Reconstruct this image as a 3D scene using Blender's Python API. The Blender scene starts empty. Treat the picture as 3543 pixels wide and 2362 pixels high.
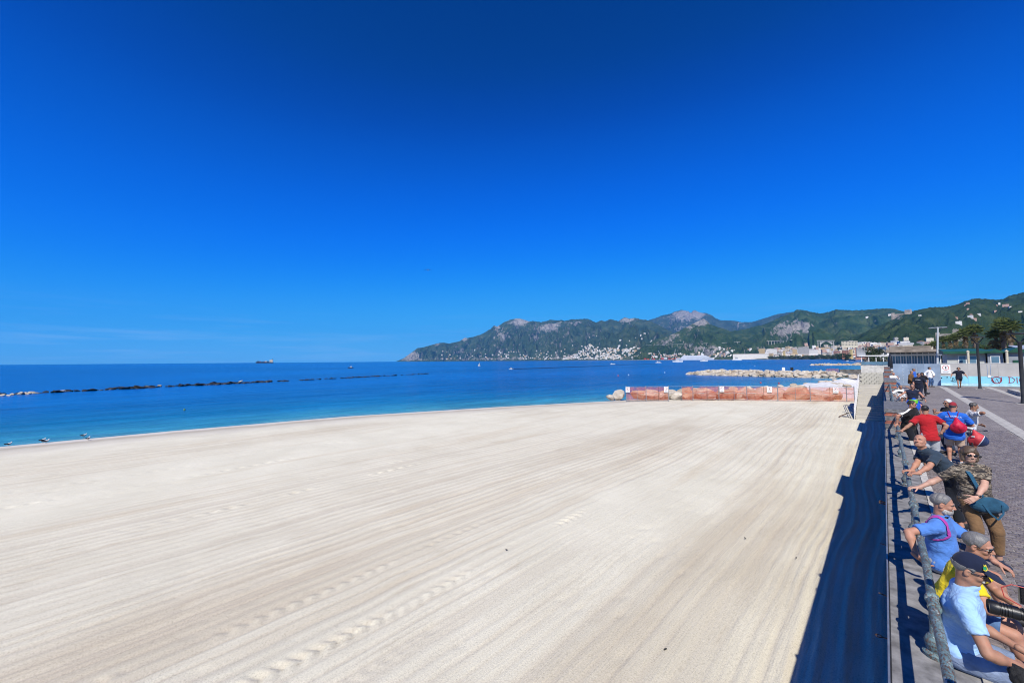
import bpy, bmesh, math, random
import numpy as np
from mathutils import Vector, Matrix, Euler
scene = bpy.context.scene
col = scene.collection
rnd = random.Random(7)
RAD = math.radians

# ------------------------------------------------------------------ camera
# promenade axes: +Y runs along the sea wall, +X is inland, Z = 0 is the near paving
CAM = np.array([0.0, 0.0, 3.05])
YAW, PITCH, ROLL = RAD(43.0), RAD(2.74), RAD(-0.44)
FPX, CX, CY = 1378.0, 1771.5, 1181.0
def cam_axes():
    f = np.array([-math.sin(YAW)*math.cos(PITCH), math.cos(YAW)*math.cos(PITCH), math.sin(PITCH)])
    r = np.array([math.cos(YAW), math.sin(YAW), 0.0])
    u = np.cross(r, f)
    c, s = math.cos(ROLL), math.sin(ROLL)
    return c*r+s*u, -s*r+c*u, f
AXR, AXU, AXF = cam_axes()
cd = bpy.data.cameras.new('camera'); cam = bpy.data.objects.new('camera', cd); col.objects.link(cam)
cd.sensor_width = 36.0; cd.lens = 14.0; cd.clip_start = 0.05; cd.clip_end = 200000.0
m = Matrix.Identity(4)
for i in range(3):
    m[i][0], m[i][1], m[i][2], m[i][3] = AXR[i], AXU[i], -AXF[i], CAM[i]
cam.matrix_world = m
scene.camera = cam

# ------------------------------------------------------------------ light
SUNV = Vector((0.42, -0.82, 1.0)).normalized()          # towards the sun
elev = math.asin(SUNV.z)
world = bpy.data.worlds.new('World'); scene.world = world; world.use_nodes = True
wn = world.node_tree; wn.nodes.clear()
def wnode(t, **k):
    n = wn.nodes.new(t)
    for a, b in k.items(): setattr(n, a, b)
    return n
sky = wnode('ShaderNodeTexSky', sky_type='NISHITA', sun_disc=False)
sky.sun_elevation = elev
sky.sun_rotation = math.atan2(SUNV.x, SUNV.y)
sky.altitude = 0; sky.air_density = 1.0; sky.dust_density = 0.12; sky.ozone_density = 3.0
# the photograph's saturated rendering of a clear sky: one tone curve per channel, the same in every direction
SKYCURVE = ([(0,0),(.1,0),(.18,.002),(.25,.010),(.353,.034),(.5,.066),(.75,.120),(1,.15)],
            [(0,0),(.08,.02),(.118,.031),(.157,.052),(.19,.085),(.314,.185),(.549,.365),(.88,.50),(1,.53)],
            [(0,0),(.18,.15),(.255,.25),(.294,.37),(.353,.58),(.45,.82),(.529,.92),(.745,.96),(1,.97)])
sep = wnode('ShaderNodeSeparateColor'); comb = wnode('ShaderNodeCombineColor')
wn.links.new(sky.outputs[0], sep.inputs[0])
for i in range(3):
    d = wnode('ShaderNodeMath', operation='DIVIDE'); d.inputs[1].default_value = 10.0
    d.use_clamp = True
    fc = wnode('ShaderNodeFloatCurve'); cu = fc.mapping.curves[0]
    pts = SKYCURVE[i]
    cu.points[0].location = pts[0]; cu.points[1].location = pts[-1]
    for q in pts[1:-1]: cu.points.new(*q)
    fc.mapping.update()
    g = wnode('ShaderNodeMath', operation='MULTIPLY'); g.inputs[1].default_value = 6.95
    wn.links.new(sep.outputs[i], d.inputs[0]); wn.links.new(d.outputs[0], fc.inputs['Value'])
    wn.links.new(fc.outputs[0], g.inputs[0]); wn.links.new(g.outputs[0], comb.inputs[i])
bg = wnode('ShaderNodeBackground'); bg.inputs[1].default_value = 0.1
wo = wnode('ShaderNodeOutputWorld')
# faint veils of high cloud low over the horizon
tcw = wnode('ShaderNodeTexCoord'); mpw = wnode('ShaderNodeMapping'); mpw.inputs['Scale'].default_value = (2.2, 2.2, 34.0)
nzw = wnode('ShaderNodeTexNoise'); nzw.inputs['Scale'].default_value = 1.6; nzw.inputs['Detail'].default_value = 6.0; nzw.inputs['Roughness'].default_value = 0.62
wn.links.new(tcw.outputs['Generated'], mpw.inputs[0]); wn.links.new(mpw.outputs[0], nzw.inputs['Vector'])
rpw = wnode('ShaderNodeValToRGB'); rpw.color_ramp.elements[0].position = 0.50; rpw.color_ramp.elements[1].position = 0.74
wn.links.new(nzw.outputs[0], rpw.inputs[0])
sxw = wnode('ShaderNodeSeparateXYZ'); wn.links.new(tcw.outputs['Generated'], sxw.inputs[0])
rbw = wnode('ShaderNodeValToRGB'); eb = rbw.color_ramp.elements; eb[0].position = 0.0; eb[0].color = (0.5, 0.5, 0.5, 1); eb[1].position = 0.13; eb[1].color = (0, 0, 0, 1)
e2 = eb.new(0.03); e2.color = (1, 1, 1, 1); e3 = eb.new(0.06); e3.color = (0.7, 0.7, 0.7, 1)
wn.links.new(sxw.outputs[2], rbw.inputs[0])
mlw = wnode('ShaderNodeMath', operation='MULTIPLY'); wn.links.new(rpw.outputs[0], mlw.inputs[0]); wn.links.new(rbw.outputs[0], mlw.inputs[1])
ml2 = wnode('ShaderNodeMath', operation='MULTIPLY'); wn.links.new(mlw.outputs[0], ml2.inputs[0]); ml2.inputs[1].default_value = 0.30
mxw = wnode('ShaderNodeMix', data_type='RGBA'); wn.links.new(ml2.outputs[0], mxw.inputs[0]); wn.links.new(comb.outputs[0], mxw.inputs[6]); mxw.inputs[7].default_value = (3.2, 4.8, 7.2, 1)
wn.links.new(mxw.outputs[2], bg.inputs[0]); wn.links.new(bg.outputs[0], wo.inputs[0])

sd = bpy.data.lights.new('sun', 'SUN'); sd.energy = 5.0; sd.angle = RAD(0.53); sd.color = (1.0, 0.95, 0.87)
sun = bpy.data.objects.new('sun', sd); col.objects.link(sun)
sun.rotation_euler = SUNV.to_track_quat('Z', 'Y').to_euler(); sun.location = (20, -40, 60)

vs = scene.view_settings
vs.view_transform = 'Standard'; vs.look = 'None'; vs.exposure = 0.52; vs.gamma = 1.0; vs.use_curve_mapping = False
scene.render.engine = 'CYCLES'
scene.cycles.use_denoising = True
scene.cycles.filter_width = 1.1
scene.cycles.max_bounces = 6; scene.cycles.diffuse_bounces = 3; scene.cycles.glossy_bounces = 3
scene.cycles.transparent_max_bounces = 12; scene.cycles.volume_bounces = 0
scene.cycles.sample_clamp_indirect = 4.0

# ------------------------------------------------------------------ measuring helpers
def ray(x, y): return AXF + AXR*((x-CX)/FPX) - AXU*((y-CY)/FPX)
def un(x, y, z):
    d = ray(x, y); return CAM + d*((z-CAM[2])/d[2])
def aze(x, y):
    d = ray(x, y); return math.atan2(d[0], d[1]), d[2]/math.hypot(d[0], d[1])
def polar(az, dist, z=0.0): return np.array([math.sin(az)*dist, math.cos(az)*dist, z])
def far(x, y, dist):
    a, e = aze(x, y); return polar(a, dist, CAM[2]+e*dist)
def ground_z(y): return 0.0 if y < 16 else min(0.38, 0.38*(y-16)/34.0)
SEA, SAND, STRIP = -3.45, -2.95, 0.45

# ------------------------------------------------------------------ value noise for geometry
class VNoise:
    def __init__(self, seed, n=64):
        r = np.random.RandomState(seed); self.t = r.rand(n, n)*2-1; self.n = n
    def __call__(self, x, y):
        x = np.asarray(x, float); y = np.asarray(y, float)
        xi = np.floor(x).astype(int); yi = np.floor(y).astype(int); fx = x-xi; fy = y-yi
        fx = fx*fx*(3-2*fx); fy = fy*fy*(3-2*fy); n = self.n
        a = self.t[xi % n, yi % n]; b = self.t[(xi+1) % n, yi % n]
        c = self.t[xi % n, (yi+1) % n]; d = self.t[(xi+1) % n, (yi+1) % n]
        return (a*(1-fx)+b*fx)*(1-fy)+(c*(1-fx)+d*fx)*fy
    def fbm(self, x, y, o=4, g=0.5):
        s = 0; a = 1.0
        for i in range(o):
            s = s + a*self(x*2**i+i*17.3, y*2**i+i*9.1); a *= g
        return s

# ------------------------------------------------------------------ materials
def nodes_of(name):
    mt = bpy.data.materials.new(name); mt.use_nodes = True
    nt = mt.node_tree; b = nt.nodes['Principled BSDF']
    return mt, nt, b
def N(nt, t, **k):
    n = nt.nodes.new(t)
    for a, v in k.items():
        if a.startswith('i_'): n.inputs[a[2:].replace('_', ' ')].default_value = v
        else: setattr(n, a, v)
    return n
def L(nt, a, b): nt.links.new(a, b)
def coords(nt, kind='Object', scale=(1, 1, 1), rot=(0, 0, 0)):
    tc = N(nt, 'ShaderNodeTexCoord'); mp = N(nt, 'ShaderNodeMapping')
    mp.inputs['Scale'].default_value = scale; mp.inputs['Rotation'].default_value = rot
    L(nt, tc.outputs[kind], mp.inputs[0]); return mp.outputs[0]
def noise(nt, vec, scale, detail=4, rough=0.55, dist=0.0):
    n = N(nt, 'ShaderNodeTexNoise'); n.inputs['Scale'].default_value = scale
    n.inputs['Detail'].default_value = detail; n.inputs['Roughness'].default_value = rough
    n.inputs['Distortion'].default_value = dist
    L(nt, vec, n.inputs['Vector']); return n.outputs[0]
def ramp(nt, fac, stops):
    r = N(nt, 'ShaderNodeValToRGB'); e = r.color_ramp.elements
    while len(e) < len(stops): e.new(0.5)
    for q, (p, c) in zip(e, stops):
        q.position = p; q.color = (c[0], c[1], c[2], 1) if hasattr(c, '__len__') else (c, c, c, 1)
    L(nt, fac, r.inputs[0]); return r.outputs[0]
def mix(nt, fac, a, b):
    m_ = N(nt, 'ShaderNodeMix', data_type='RGBA')
    for s, v in ((0, fac), (6, a), (7, b)):
        if hasattr(v, 'is_output'): L(nt, v, m_.inputs[s])
        elif s == 0: m_.inputs[0].default_value = v
        else: m_.inputs[s].default_value = (*v, 1)
    return m_.outputs[2]
def bump(nt, b, h, strength=0.3, dist=0.01):
    n = N(nt, 'ShaderNodeBump'); n.inputs['Strength'].default_value = strength; n.inputs['Distance'].default_value = dist
    L(nt, h, n.inputs['Height'])
    if b.inputs['Normal'].is_linked:
        L(nt, b.inputs['Normal'].links[0].from_socket, n.inputs['Normal'])
    L(nt, n.outputs[0], b.inputs['Normal'])
_mc = {}
def pm(name, c, rough=0.7, var=0.12, scale=6.0, bmp=0.15, bscale=40.0, metal=0.0, spec=0.35, c2=None, stretch=(1, 1, 1), bdist=0.01, coat=0.0):
    """plain procedural material: base colour with noise variation towards c2, fine bump"""
    if name in _mc: return _mc[name]
    mt, nt, b = nodes_of(name)
    v = coords(nt, 'Object', stretch)
    f = noise(nt, v, scale, 5, 0.6)
    lo = c2 if c2 else tuple(max(0, q*(1-2.2*var)) for q in c)
    hi = c if c2 else tuple(min(1, q*(1+1.2*var)) for q in c)
    L(nt, ramp(nt, f, [(0.36, lo), (0.64, hi)]), b.inputs['Base Color'])
    b.inputs['Roughness'].default_value = rough; b.inputs['Metallic'].default_value = metal
    b.inputs['Specular IOR Level'].default_value = spec
    if coat: b.inputs['Coat Weight'].default_value = coat
    if bmp: bump(nt, b, noise(nt, v, bscale, 3), bmp, bdist)
    _mc[name] = mt; return mt

# ------------------------------------------------------------------ mesh helpers
def tag(o, label=None, cat=None, group=None, kind=None):
    if label: o['label'] = label
    if cat: o['category'] = cat
    if group: o['group'] = group
    if kind: o['kind'] = kind
    return o
def thing(name, label, cat, loc=(0, 0, 0), rz=0.0, group=None):
    o = bpy.data.objects.new(name, None); col.objects.link(o); o.empty_display_size = 0.1
    o.location = loc; o.rotation_euler = (0, 0, rz)
    return tag(o, label, cat, group)
def link(name, me, mt=None, parent=None):
    o = bpy.data.objects.new(name, me); col.objects.link(o)
    if mt is not None and not me.materials: me.materials.append(mt)
    if parent is not None: o.parent = parent
    return o
def copy_tree(o, parent=None):
    c = o.copy(); col.objects.link(c); c.parent = parent
    for ch in list(o.children): copy_tree(ch, c)
    return c
def frame_z(d):
    d = Vector(d).normalized(); a = Vector((0, 0, 1)) if abs(d.z) < 0.95 else Vector((1, 0, 0))
    x = a.cross(d).normalized(); return x, d.cross(x), d
class MB:
    def __init__(s): s.v = []; s.f = []; s.mi = []
    def add(s, vs, fs, mi=0):
        o = len(s.v); s.v += [tuple(q) for q in vs]; s.f += [tuple(i+o for i in f) for f in fs]; s.mi += [mi]*len(fs); return s
    def box(s, c, d, rz=0.0, mi=0, M=None, taper=1.0):
        cx, cy, cz = c; hx, hy, hz = d[0]/2, d[1]/2, d[2]/2; k = math.cos(rz); q = math.sin(rz); vs = []
        for z in (-hz, hz):
            t = taper if z > 0 else 1.0
            for x, y in ((-hx, -hy), (hx, -hy), (hx, hy), (-hx, hy)):
                x *= t; y *= t
                p = (cx+x*k-y*q, cy+x*q+y*k, cz+z) if M is None else tuple(M @ Vector((cx+x, cy+y, cz+z)))
                vs.append(p)
        return s.add(vs, [(3, 2, 1, 0), (4, 5, 6, 7), (0, 1, 5, 4), (1, 2, 6, 5), (2, 3, 7, 6), (3, 0, 4, 7)], mi)
    def tube(s, p0, p1, r0, r1=None, n=8, caps=True, mi=0):
        r1 = r0 if r1 is None else r1; p0 = Vector(p0); p1 = Vector(p1); x, y, d = frame_z(p1-p0); vs = []
        for p, r in ((p0, r0), (p1, r1)):
            for i in range(n):
                a = 2*math.pi*i/n; vs.append(p+x*(r*math.cos(a))+y*(r*math.sin(a)))
        fs = [(i, (i+1) % n, n+(i+1) % n, n+i) for i in range(n)]
        if caps: fs += [tuple(range(n-1, -1, -1)), tuple(range(n, 2*n))]
        return s.add(vs, fs, mi)
    def path(s, pts, r, n=8, mi=0, closed=False):
        pts = [Vector(p) for p in pts]; rs = r if hasattr(r, '__len__') else [r]*len(pts); vs = []; m_ = len(pts)
        px = None
        for i, p in enumerate(pts):
            a = pts[(i-1) % m_] if (closed or i > 0) else p; b = pts[(i+1) % m_] if (closed or i < m_-1) else p
            d = (b-a).normalized()
            if px is None: x, y, _ = frame_z(d)
            else:
                x = (px-d*px.dot(d)).normalized(); y = d.cross(x)
            px = x
            for k in range(n):
                t = 2*math.pi*k/n; vs.append(p+x*(rs[i]*math.cos(t))+y*(rs[i]*math.sin(t)))
        fs = []
        for i in range(m_ if closed else m_-1):
            j = (i+1) % m_
            for k in range(n): fs.append((i*n+k, i*n+(k+1) % n, j*n+(k+1) % n, j*n+k))
        if not closed: fs += [tuple(range(n-1, -1, -1)), tuple(range((m_-1)*n, m_*n))]
        return s.add(vs, fs, mi)
    def lathe(s, c, prof, n=16, axis=(0, 0, 1), mi=0):
        x, y, d = frame_z(axis); c = Vector(c); vs = []
        for r, h in prof:
            for k in range(n):
                t = 2*math.pi*k/n; vs.append(c+d*h+x*(r*math.cos(t))+y*(r*math.sin(t)))
        fs = [(i*n+k, i*n+(k+1) % n, (i+1)*n+(k+1) % n, (i+1)*n+k) for i in range(len(prof)-1) for k in range(n)]
        fs += [tuple(range(n-1, -1, -1)), tuple(range((len(prof)-1)*n, len(prof)*n))]
        return s.add(vs, fs, mi)
    def ball(s, c, r, n=10, m_=7, mi=0, M=None):
        r = r if hasattr(r, '__len__') else (r, r, r); vs = []; c = Vector(c)
        for i in range(1, m_):
            ph = math.pi*i/m_
            for k in range(n):
                t = 2*math.pi*k/n; q = Vector((r[0]*math.sin(ph)*math.cos(t), r[1]*math.sin(ph)*math.sin(t), r[2]*math.cos(ph)))
                vs.append(c+(M @ q if M is not None else q))
        top = len(vs)
        for sg in (1, -1):
            q = Vector((0, 0, sg*r[2])); vs.append(c+(M @ q if M is not None else q))
        fs = [(i*n+k, (i+1)*n+k, (i+1)*n+(k+1) % n, i*n+(k+1) % n) for i in range(m_-2) for k in range(n)]
        fs += [(top, k, (k+1) % n) for k in range(n)]
        fs += [(top+1, (m_-2)*n+(k+1) % n, (m_-2)*n+k) for k in range(n)]
        return s.add(vs, fs, mi)
    def prism(s, poly, z0, z1, mi=0):
        n = len(poly); vs = [(p[0], p[1], z0) for p in poly]+[(p[0], p[1], z1) for p in poly]
        fs = [(i, (i+1) % n, n+(i+1) % n, n+i) for i in range(n)]+[tuple(range(n-1, -1, -1)), tuple(range(n, 2*n))]
        return s.add(vs, fs, mi)
    def extr(s, poly3, vec, mi=0):
        n = len(poly3); v = Vector(vec); a = [Vector(p) for p in poly3]
        vs = a+[p+v for p in a]
        fs = [(i, (i+1) % n, n+(i+1) % n, n+i) for i in range(n)]+[tuple(range(n-1, -1, -1)), tuple(range(n, 2*n))]
        return s.add(vs, fs, mi)
    def mesh(s, name, off=(0, 0, 0), smooth=False):
        me = bpy.data.meshes.new(name); ox, oy, oz = off
        me.from_pydata([(a-ox, b-oy, c-oz) for a, b, c in s.v], [], s.f)
        if smooth: me.polygons.foreach_set('use_smooth', [True]*len(s.f))
        if any(s.mi): me.polygons.foreach_set('material_index', s.mi)
        me.update(); return me
    def build(s, name, mt, parent=None, smooth=False, local=False):
        """vertices are in world coordinates unless local"""
        off = (0, 0, 0)
        if parent is not None and not local:
            r = parent
            while r.parent is not None: r = r.parent
            off = tuple(r.location)
        me = s.mesh(name, off, smooth)
        for q in (mt if isinstance(mt, (list, tuple)) else [mt]): me.materials.append(q)
        if smooth: sharp(me)
        return link(name, me, None, parent)
def sharp(me, ang=40):
    bm = bmesh.new(); bm.from_mesh(me); a = RAD(ang)
    bmesh.ops.recalc_face_normals(bm, faces=bm.faces)
    for e in bm.edges:
        if len(e.link_faces) == 2: e.smooth = e.calc_face_angle(0) < a
    bm.to_mesh(me); bm.free()
def np_mesh(name, V, Fq, smooth=True):
    me = bpy.data.meshes.new(name); V = np.asarray(V, np.float32); Fq = np.asarray(Fq, np.int32)
    me.vertices.add(len(V)); me.vertices.foreach_set('co', V.ravel())
    k = Fq.shape[1]; me.loops.add(Fq.size); me.loops.foreach_set('vertex_index', Fq.ravel())
    me.polygons.add(len(Fq)); me.polygons.foreach_set('loop_start', np.arange(0, Fq.size, k, dtype=np.int32))
    me.update(calc_edges=True)
    me.polygons.foreach_set('use_smooth', np.full(len(Fq), smooth)); me.validate(); return me
def grid_faces(ny, nx):
    i = np.arange((ny-1)*(nx-1)); r = i//(nx-1); c = i % (nx-1); a = r*nx+c
    return np.stack([a, a+1, a+nx+1, a+nx], 1)
def vattr(me, name, vals):
    at_ = me.attributes.new(name, 'FLOAT', 'POINT'); at_.data.foreach_set('value', np.asarray(vals, np.float32).ravel())

# ------------------------------------------------------------------ beach
SHY = [-90, -40, -4.4, 6, 21.5, 40, 56.2, 72, 100, 125, 150, 156]
SHX = [-54, -53, -51.4, -50.2, -47.1, -39.8, -32.0, -25, -16.5, -11, -8.3, -8]
def shore_x(y): return np.interp(y, SHY, SHX)
def make_sand():
    nz = VNoise(3); n2 = VNoise(11)
    ys = np.concatenate([np.arange(-60, -14, 1.0), np.arange(-14, 14, 0.085), np.arange(14, 30, 0.18), np.arange(30, 76, 0.5), np.arange(76, 156, 2.0)])
    t = np.concatenate([np.linspace(0, 0.24, 260)[:-1], np.linspace(0.24, 1, 420)])
    Y, T = np.meshgrid(ys, t, indexing='ij')
    SX = shore_x(Y); XW = -0.16
    X = XW+(SX-9.0-XW)*T
    d = X-SX                                         # metres inland of the water's edge
    u = X+0.10*np.sin(Y*0.23)+0.35*nz(X*0.05, Y*0.07)+0.06*nz(Y*0.8, X*0.3)   # comb coordinate
    z = np.interp(d, [-9, -2, 0, 1.2, 5, 12, 60], [-4.6, -3.75, SEA+0.005, SEA+0.13, SEA+0.27, -3.05, SAND])
    z = z+0.035*nz.fbm(X*0.16, Y*0.10, 3)*np.clip(d/6, 0, 1)
    amp = np.clip(0.45+0.9*n2.fbm(X*0.14+4, Y*0.06, 3), 0.08, 1.3)*np.clip((d-4)/5, 0, 1)
    saw = lambda q: np.abs((q % 1.0)-0.5)*2
    g = 0.026*(saw(u/0.42)**3.0)+0.010*saw(u/0.19)+0.10*np.clip(saw(u/2.3+0.2)-0.78, 0, 1)
    z = z-amp*g
    # deep wavy ruts close under the wall
    near = np.exp(-((X+1.0)/0.95)**2)
    w = X+0.10*np.sin(Y*0.55)+0.12*n2(Y*0.3, X*0.2)
    z = z+near*(0.020*np.sin(w*2*math.pi/0.46)+0.016*np.sin(w*2*math.pi/0.21+1+np.sin(Y*.3))+0.014*n2.fbm(X*5, Y*1.6, 4))
    # crawler lug prints and wheel tracks
    def track(x0, y0, y1, width, per, depth, slant=0.0, wob=0.08):
        nonlocal z
        cx = x0+wob*np.sin(Y*0.4)+0.2*n2(Y*0.15+x0, 0*Y)
        a = np.clip(1-np.abs(X-cx)/width, 0, 1)**0.6
        fade = np.clip((Y-y0)/1.5, 0, 1)*np.clip((y1-Y)/4, 0, 1)*np.clip(0.45+1.2*n2(Y*0.7+9, X*2+x0), 0, 1)
        ph = ((Y+slant*np.abs(X-cx))/per) % 1.0
        z = z-depth*a*fade*(np.clip(np.cos(2*math.pi*ph)*1.6, -0.45, 1))
    track(-9.1, -5, 16, 0.27, 0.36, 0.050, 0.8); track(-7.9, -4, 6, 0.22, 0.36, 0.030, -0.8)
    track(-11.2, -5, 12, 0.22, 0.40, 0.030, .6); track(-20.5, -9, 16, 0.15, 0.62, 0.055); track(-21.9, -9, 22, 0.13, 0.6, 0.030)
    track(-27.5, -9, 12, 0.15, 0.7, 0.050); track(-30.5, -12, 18, 0.3, 0.7, 0.016); track(-17.4, -4, 10, 0.25, 0.8, 0.010)
    for _ in range(420):                              # scattered scuffs and footprints
        fy = rnd.uniform(-10, 26); fx = -rnd.uniform(4, 44); r = rnd.uniform(0.06, 0.16)
        iy0, iy1 = np.searchsorted(ys, [fy-0.5, fy+0.5])
        if iy1-iy0 < 2: continue
        sub = (slice(iy0, iy1), slice(None))
        q = np.exp(-(((X[sub]-fx)/r)**2+((Y[sub]-fy)/(1.6*r))**2)); z[sub] -= 0.022*q
    V = np.stack([X, Y, z], -1).reshape(-1, 3)
    me = np_mesh('beach_sand', V, grid_faces(*X.shape)[:, ::-1])
    vattr(me, 'inland', d); vattr(me, 'comb', u); vattr(me, 'raked', np.clip(amp, 0, 1)); vattr(me, 'groove', np.clip(amp*g/0.03, 0, 1))
    mt, nt, b = nodes_of('pale_sand')
    v = coords(nt, 'Object'); vs_ = coords(nt, 'Object', (1.0, 0.07, 1.0)); vs2 = coords(nt, 'Object', (0.35, 0.05, 1))
    base = ramp(nt, noise(nt, v, 0.35, 4), [(0.3, (0.685, 0.645, 0.51)), (0.7, (0.775, 0.735, 0.59))])
    tan = ramp(nt, noise(nt, vs_, 0.9, 5, 0.6), [(0.55, 0), (0.75, 0.45)])
    base = mix(nt, tan, base, (0.54, 0.43, 0.29))
    patch = ramp(nt, noise(nt, vs2, 0.45, 4, 0.6), [(0.56, 0), (0.72, 0.55)])
    base = mix(nt, patch, base, (0.42, 0.33, 0.22))
    au = N(nt, 'ShaderNodeAttribute', attribute_name='comb'); ar = N(nt, 'ShaderNodeAttribute', attribute_name='raked')
    sy = N(nt, 'ShaderNodeSeparateXYZ'); L(nt, v, sy.inputs[0])
    cu = N(nt, 'ShaderNodeCombineXYZ'); L(nt, au.outputs['Fac'], cu.inputs[0])
    my = N(nt, 'ShaderNodeMath', operation='MULTIPLY'); my.inputs[1].default_value = 0.045; L(nt, sy.outputs[1], my.inputs[0]); L(nt, my.outputs[0], cu.inputs[1])
    rake = noise(nt, cu.outputs[0], 3.4, 5, 0.72); rake2 = noise(nt, cu.outputs[0], 1.1, 3, 0.6)
    lines = ramp(nt, rake, [(0.36, 1.0), (0.43, 0.25), (0.5, 0.0)])
    lm = N(nt, 'ShaderNodeMath', operation='MULTIPLY'); L(nt, lines, lm.inputs[0]); L(nt, ar.outputs['Fac'], lm.inputs[1])
    brk = ramp(nt, noise(nt, v, 0.8, 4, 0.6), [(0.38, 0.06), (0.6, 0.55)])
    lm2 = N(nt, 'ShaderNodeMath', operation='MULTIPLY'); L(nt, lm.outputs[0], lm2.inputs[0]); L(nt, brk, lm2.inputs[1])
    base = mix(nt, lm2.outputs[0], base, (0.47, 0.395, 0.29))
    at_ = N(nt, 'ShaderNodeAttribute', attribute_name='groove')
    gm = N(nt, 'ShaderNodeMath', operation='MULTIPLY'); gm.inputs[1].default_value = 0.5; L(nt, at_.outputs['Fac'], gm.inputs[0])
    base = mix(nt, gm.outputs[0], base, (0.52, 0.45, 0.35))
    spk = ramp(nt, noise(nt, v, 30.0, 4, 0.85), [(0.30, 0.60), (0.48, 0.98), (0.7, 1.15)])
    mm = N(nt, 'ShaderNodeMix', data_type='RGBA', blend_type='MULTIPLY'); mm.inputs[0].default_value = 1.0
    L(nt, base, mm.inputs[6]); L(nt, spk, mm.inputs[7]); base = mm.outputs[2]
    ai = N(nt, 'ShaderNodeAttribute', attribute_name='inland')
    wob = N(nt, 'ShaderNodeMath', operation='MULTIPLY_ADD'); wob.inputs[1].default_value = 3.0
    L(nt, noise(nt, v, 0.5, 3), wob.inputs[0]); L(nt, ai.outputs['Fac'], wob.inputs[2])
    mr = N(nt, 'ShaderNodeMapRange'); mr.inputs[1].default_value = 0; mr.inputs[2].default_value = 10; L(nt, wob.outputs[0], mr.inputs[0])
    wet = ramp(nt, mr.outputs[0], [(0.13, (0.30, 0.27, 0.23)), (0.16, (0.60, 0.57, 0.52)), (0.34, (0.62, 0.59, 0.55)), (0.46, (0.40, 0.35, 0.28)), (0.62, (0.5, 0.46, 0.39)), (0.9, (0.6, 0.56, 0.5))])
    wm = ramp(nt, mr.outputs[0], [(0.55, 0.85), (0.98, 0.0)])
    base = mix(nt, wm, base, wet)
    L(nt, base, b.inputs['Base Color']); b.inputs['Roughness'].default_value = 0.95; b.inputs['Specular IOR Level'].default_value = 0.1
    bump(nt, b, rake, 0.7, 0.06); bump(nt, b, noise(nt, v, 22.0, 5, 0.8), 0.6, 0.022)
    o = link('beach', me, mt); tag(o, kind='structure')
make_sand()

# ------------------------------------------------------------------ sea
def make_sea():
    R_ = np.concatenate([np.geomspace(6, 17800, 180)]); A = np.radians(np.linspace(-140, 60, 261))
    RR, AA = np.meshgrid(R_, A, indexing='ij')
    X = RR*np.sin(AA); Y = RR*np.cos(AA); Z = np.full_like(X, SEA)
    sx = shore_x(np.clip(Y, -90, 156)); off = np.clip(sx-X, 0, 400)
    me = np_mesh('sea', np.stack([X, Y, Z], -1).reshape(-1, 3), grid_faces(*X.shape))
    vattr(me, 'offshore', off)
    mt, nt, b = nodes_of('sea_water')
    at_ = N(nt, 'ShaderNodeAttribute', attribute_name='offshore')
    v = coords(nt, 'Object')
    wob = N(nt, 'ShaderNodeMath', operation='MULTIPLY_ADD'); wob.inputs[1].default_value = 9.0
    L(nt, noise(nt, v, 0.08, 3), wob.inputs[0]); L(nt, at_.outputs['Fac'], wob.inputs[2])
    mr = N(nt, 'ShaderNodeMapRange'); mr.inputs[1].default_value = 3; mr.inputs[2].default_value = 83; L(nt, wob.outputs[0], mr.inputs[0])
    deep = ramp(nt, mr.outputs[0], [(0.0, (0.15, 0.36, 0.38)), (0.05, (0.05, 0.32, 0.44)), (0.20, (0.006, 0.18, 0.40)), (0.45, (0.0005, 0.115, 0.37)), (1.0, (0.0005, 0.110, 0.40))])
    big = ramp(nt, noise(nt, coords(nt, 'Object', (0.012, 0.004, 1), (0, 0, RAD(20))), 1.0, 4), [(0.35, 0.72), (0.65, 1.12)])
    st2 = ramp(nt, noise(nt, coords(nt, 'Object', (0.35, 0.09, 1), (0, 0, RAD(-18))), 1.0, 5, 0.7), [(0.36, 0.70), (0.6, 1.10)])
    m0 = N(nt, 'ShaderNodeMix', data_type='RGBA', blend_type='MULTIPLY'); m0.inputs[0].default_value = 1.0; L(nt, big, m0.inputs[6]); L(nt, st2, m0.inputs[7]); big = m0.outputs[2]
    mm = N(nt, 'ShaderNodeMix', data_type='RGBA', blend_type='MULTIPLY'); mm.inputs[0].default_value = 1.0
    L(nt, deep, mm.inputs[6]); L(nt, big, mm.inputs[7])
    L(nt, mm.outputs[2], b.inputs['Base Color'])
    b.inputs['Roughness'].default_value = 0.22; b.inputs['IOR'].default_value = 1.33; b.inputs['Specular IOR Level'].default_value = 0.5
    w1 = coords(nt, 'Object', (0.9, 0.28, 1), (0, 0, RAD(-18))); w2 = coords(nt, 'Object', (0.16, 0.05, 1), (0, 0, RAD(-25)))
    bump(nt, b, noise(nt, w1, 1.0, 5, 0.65), 1.0, 0.55)
    bump(nt, b, noise(nt, w2, 1.0, 4, 0.55), 0.8, 1.6)
    o = link('sea', me, mt); tag(o, kind='structure')
make_sea()

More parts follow.
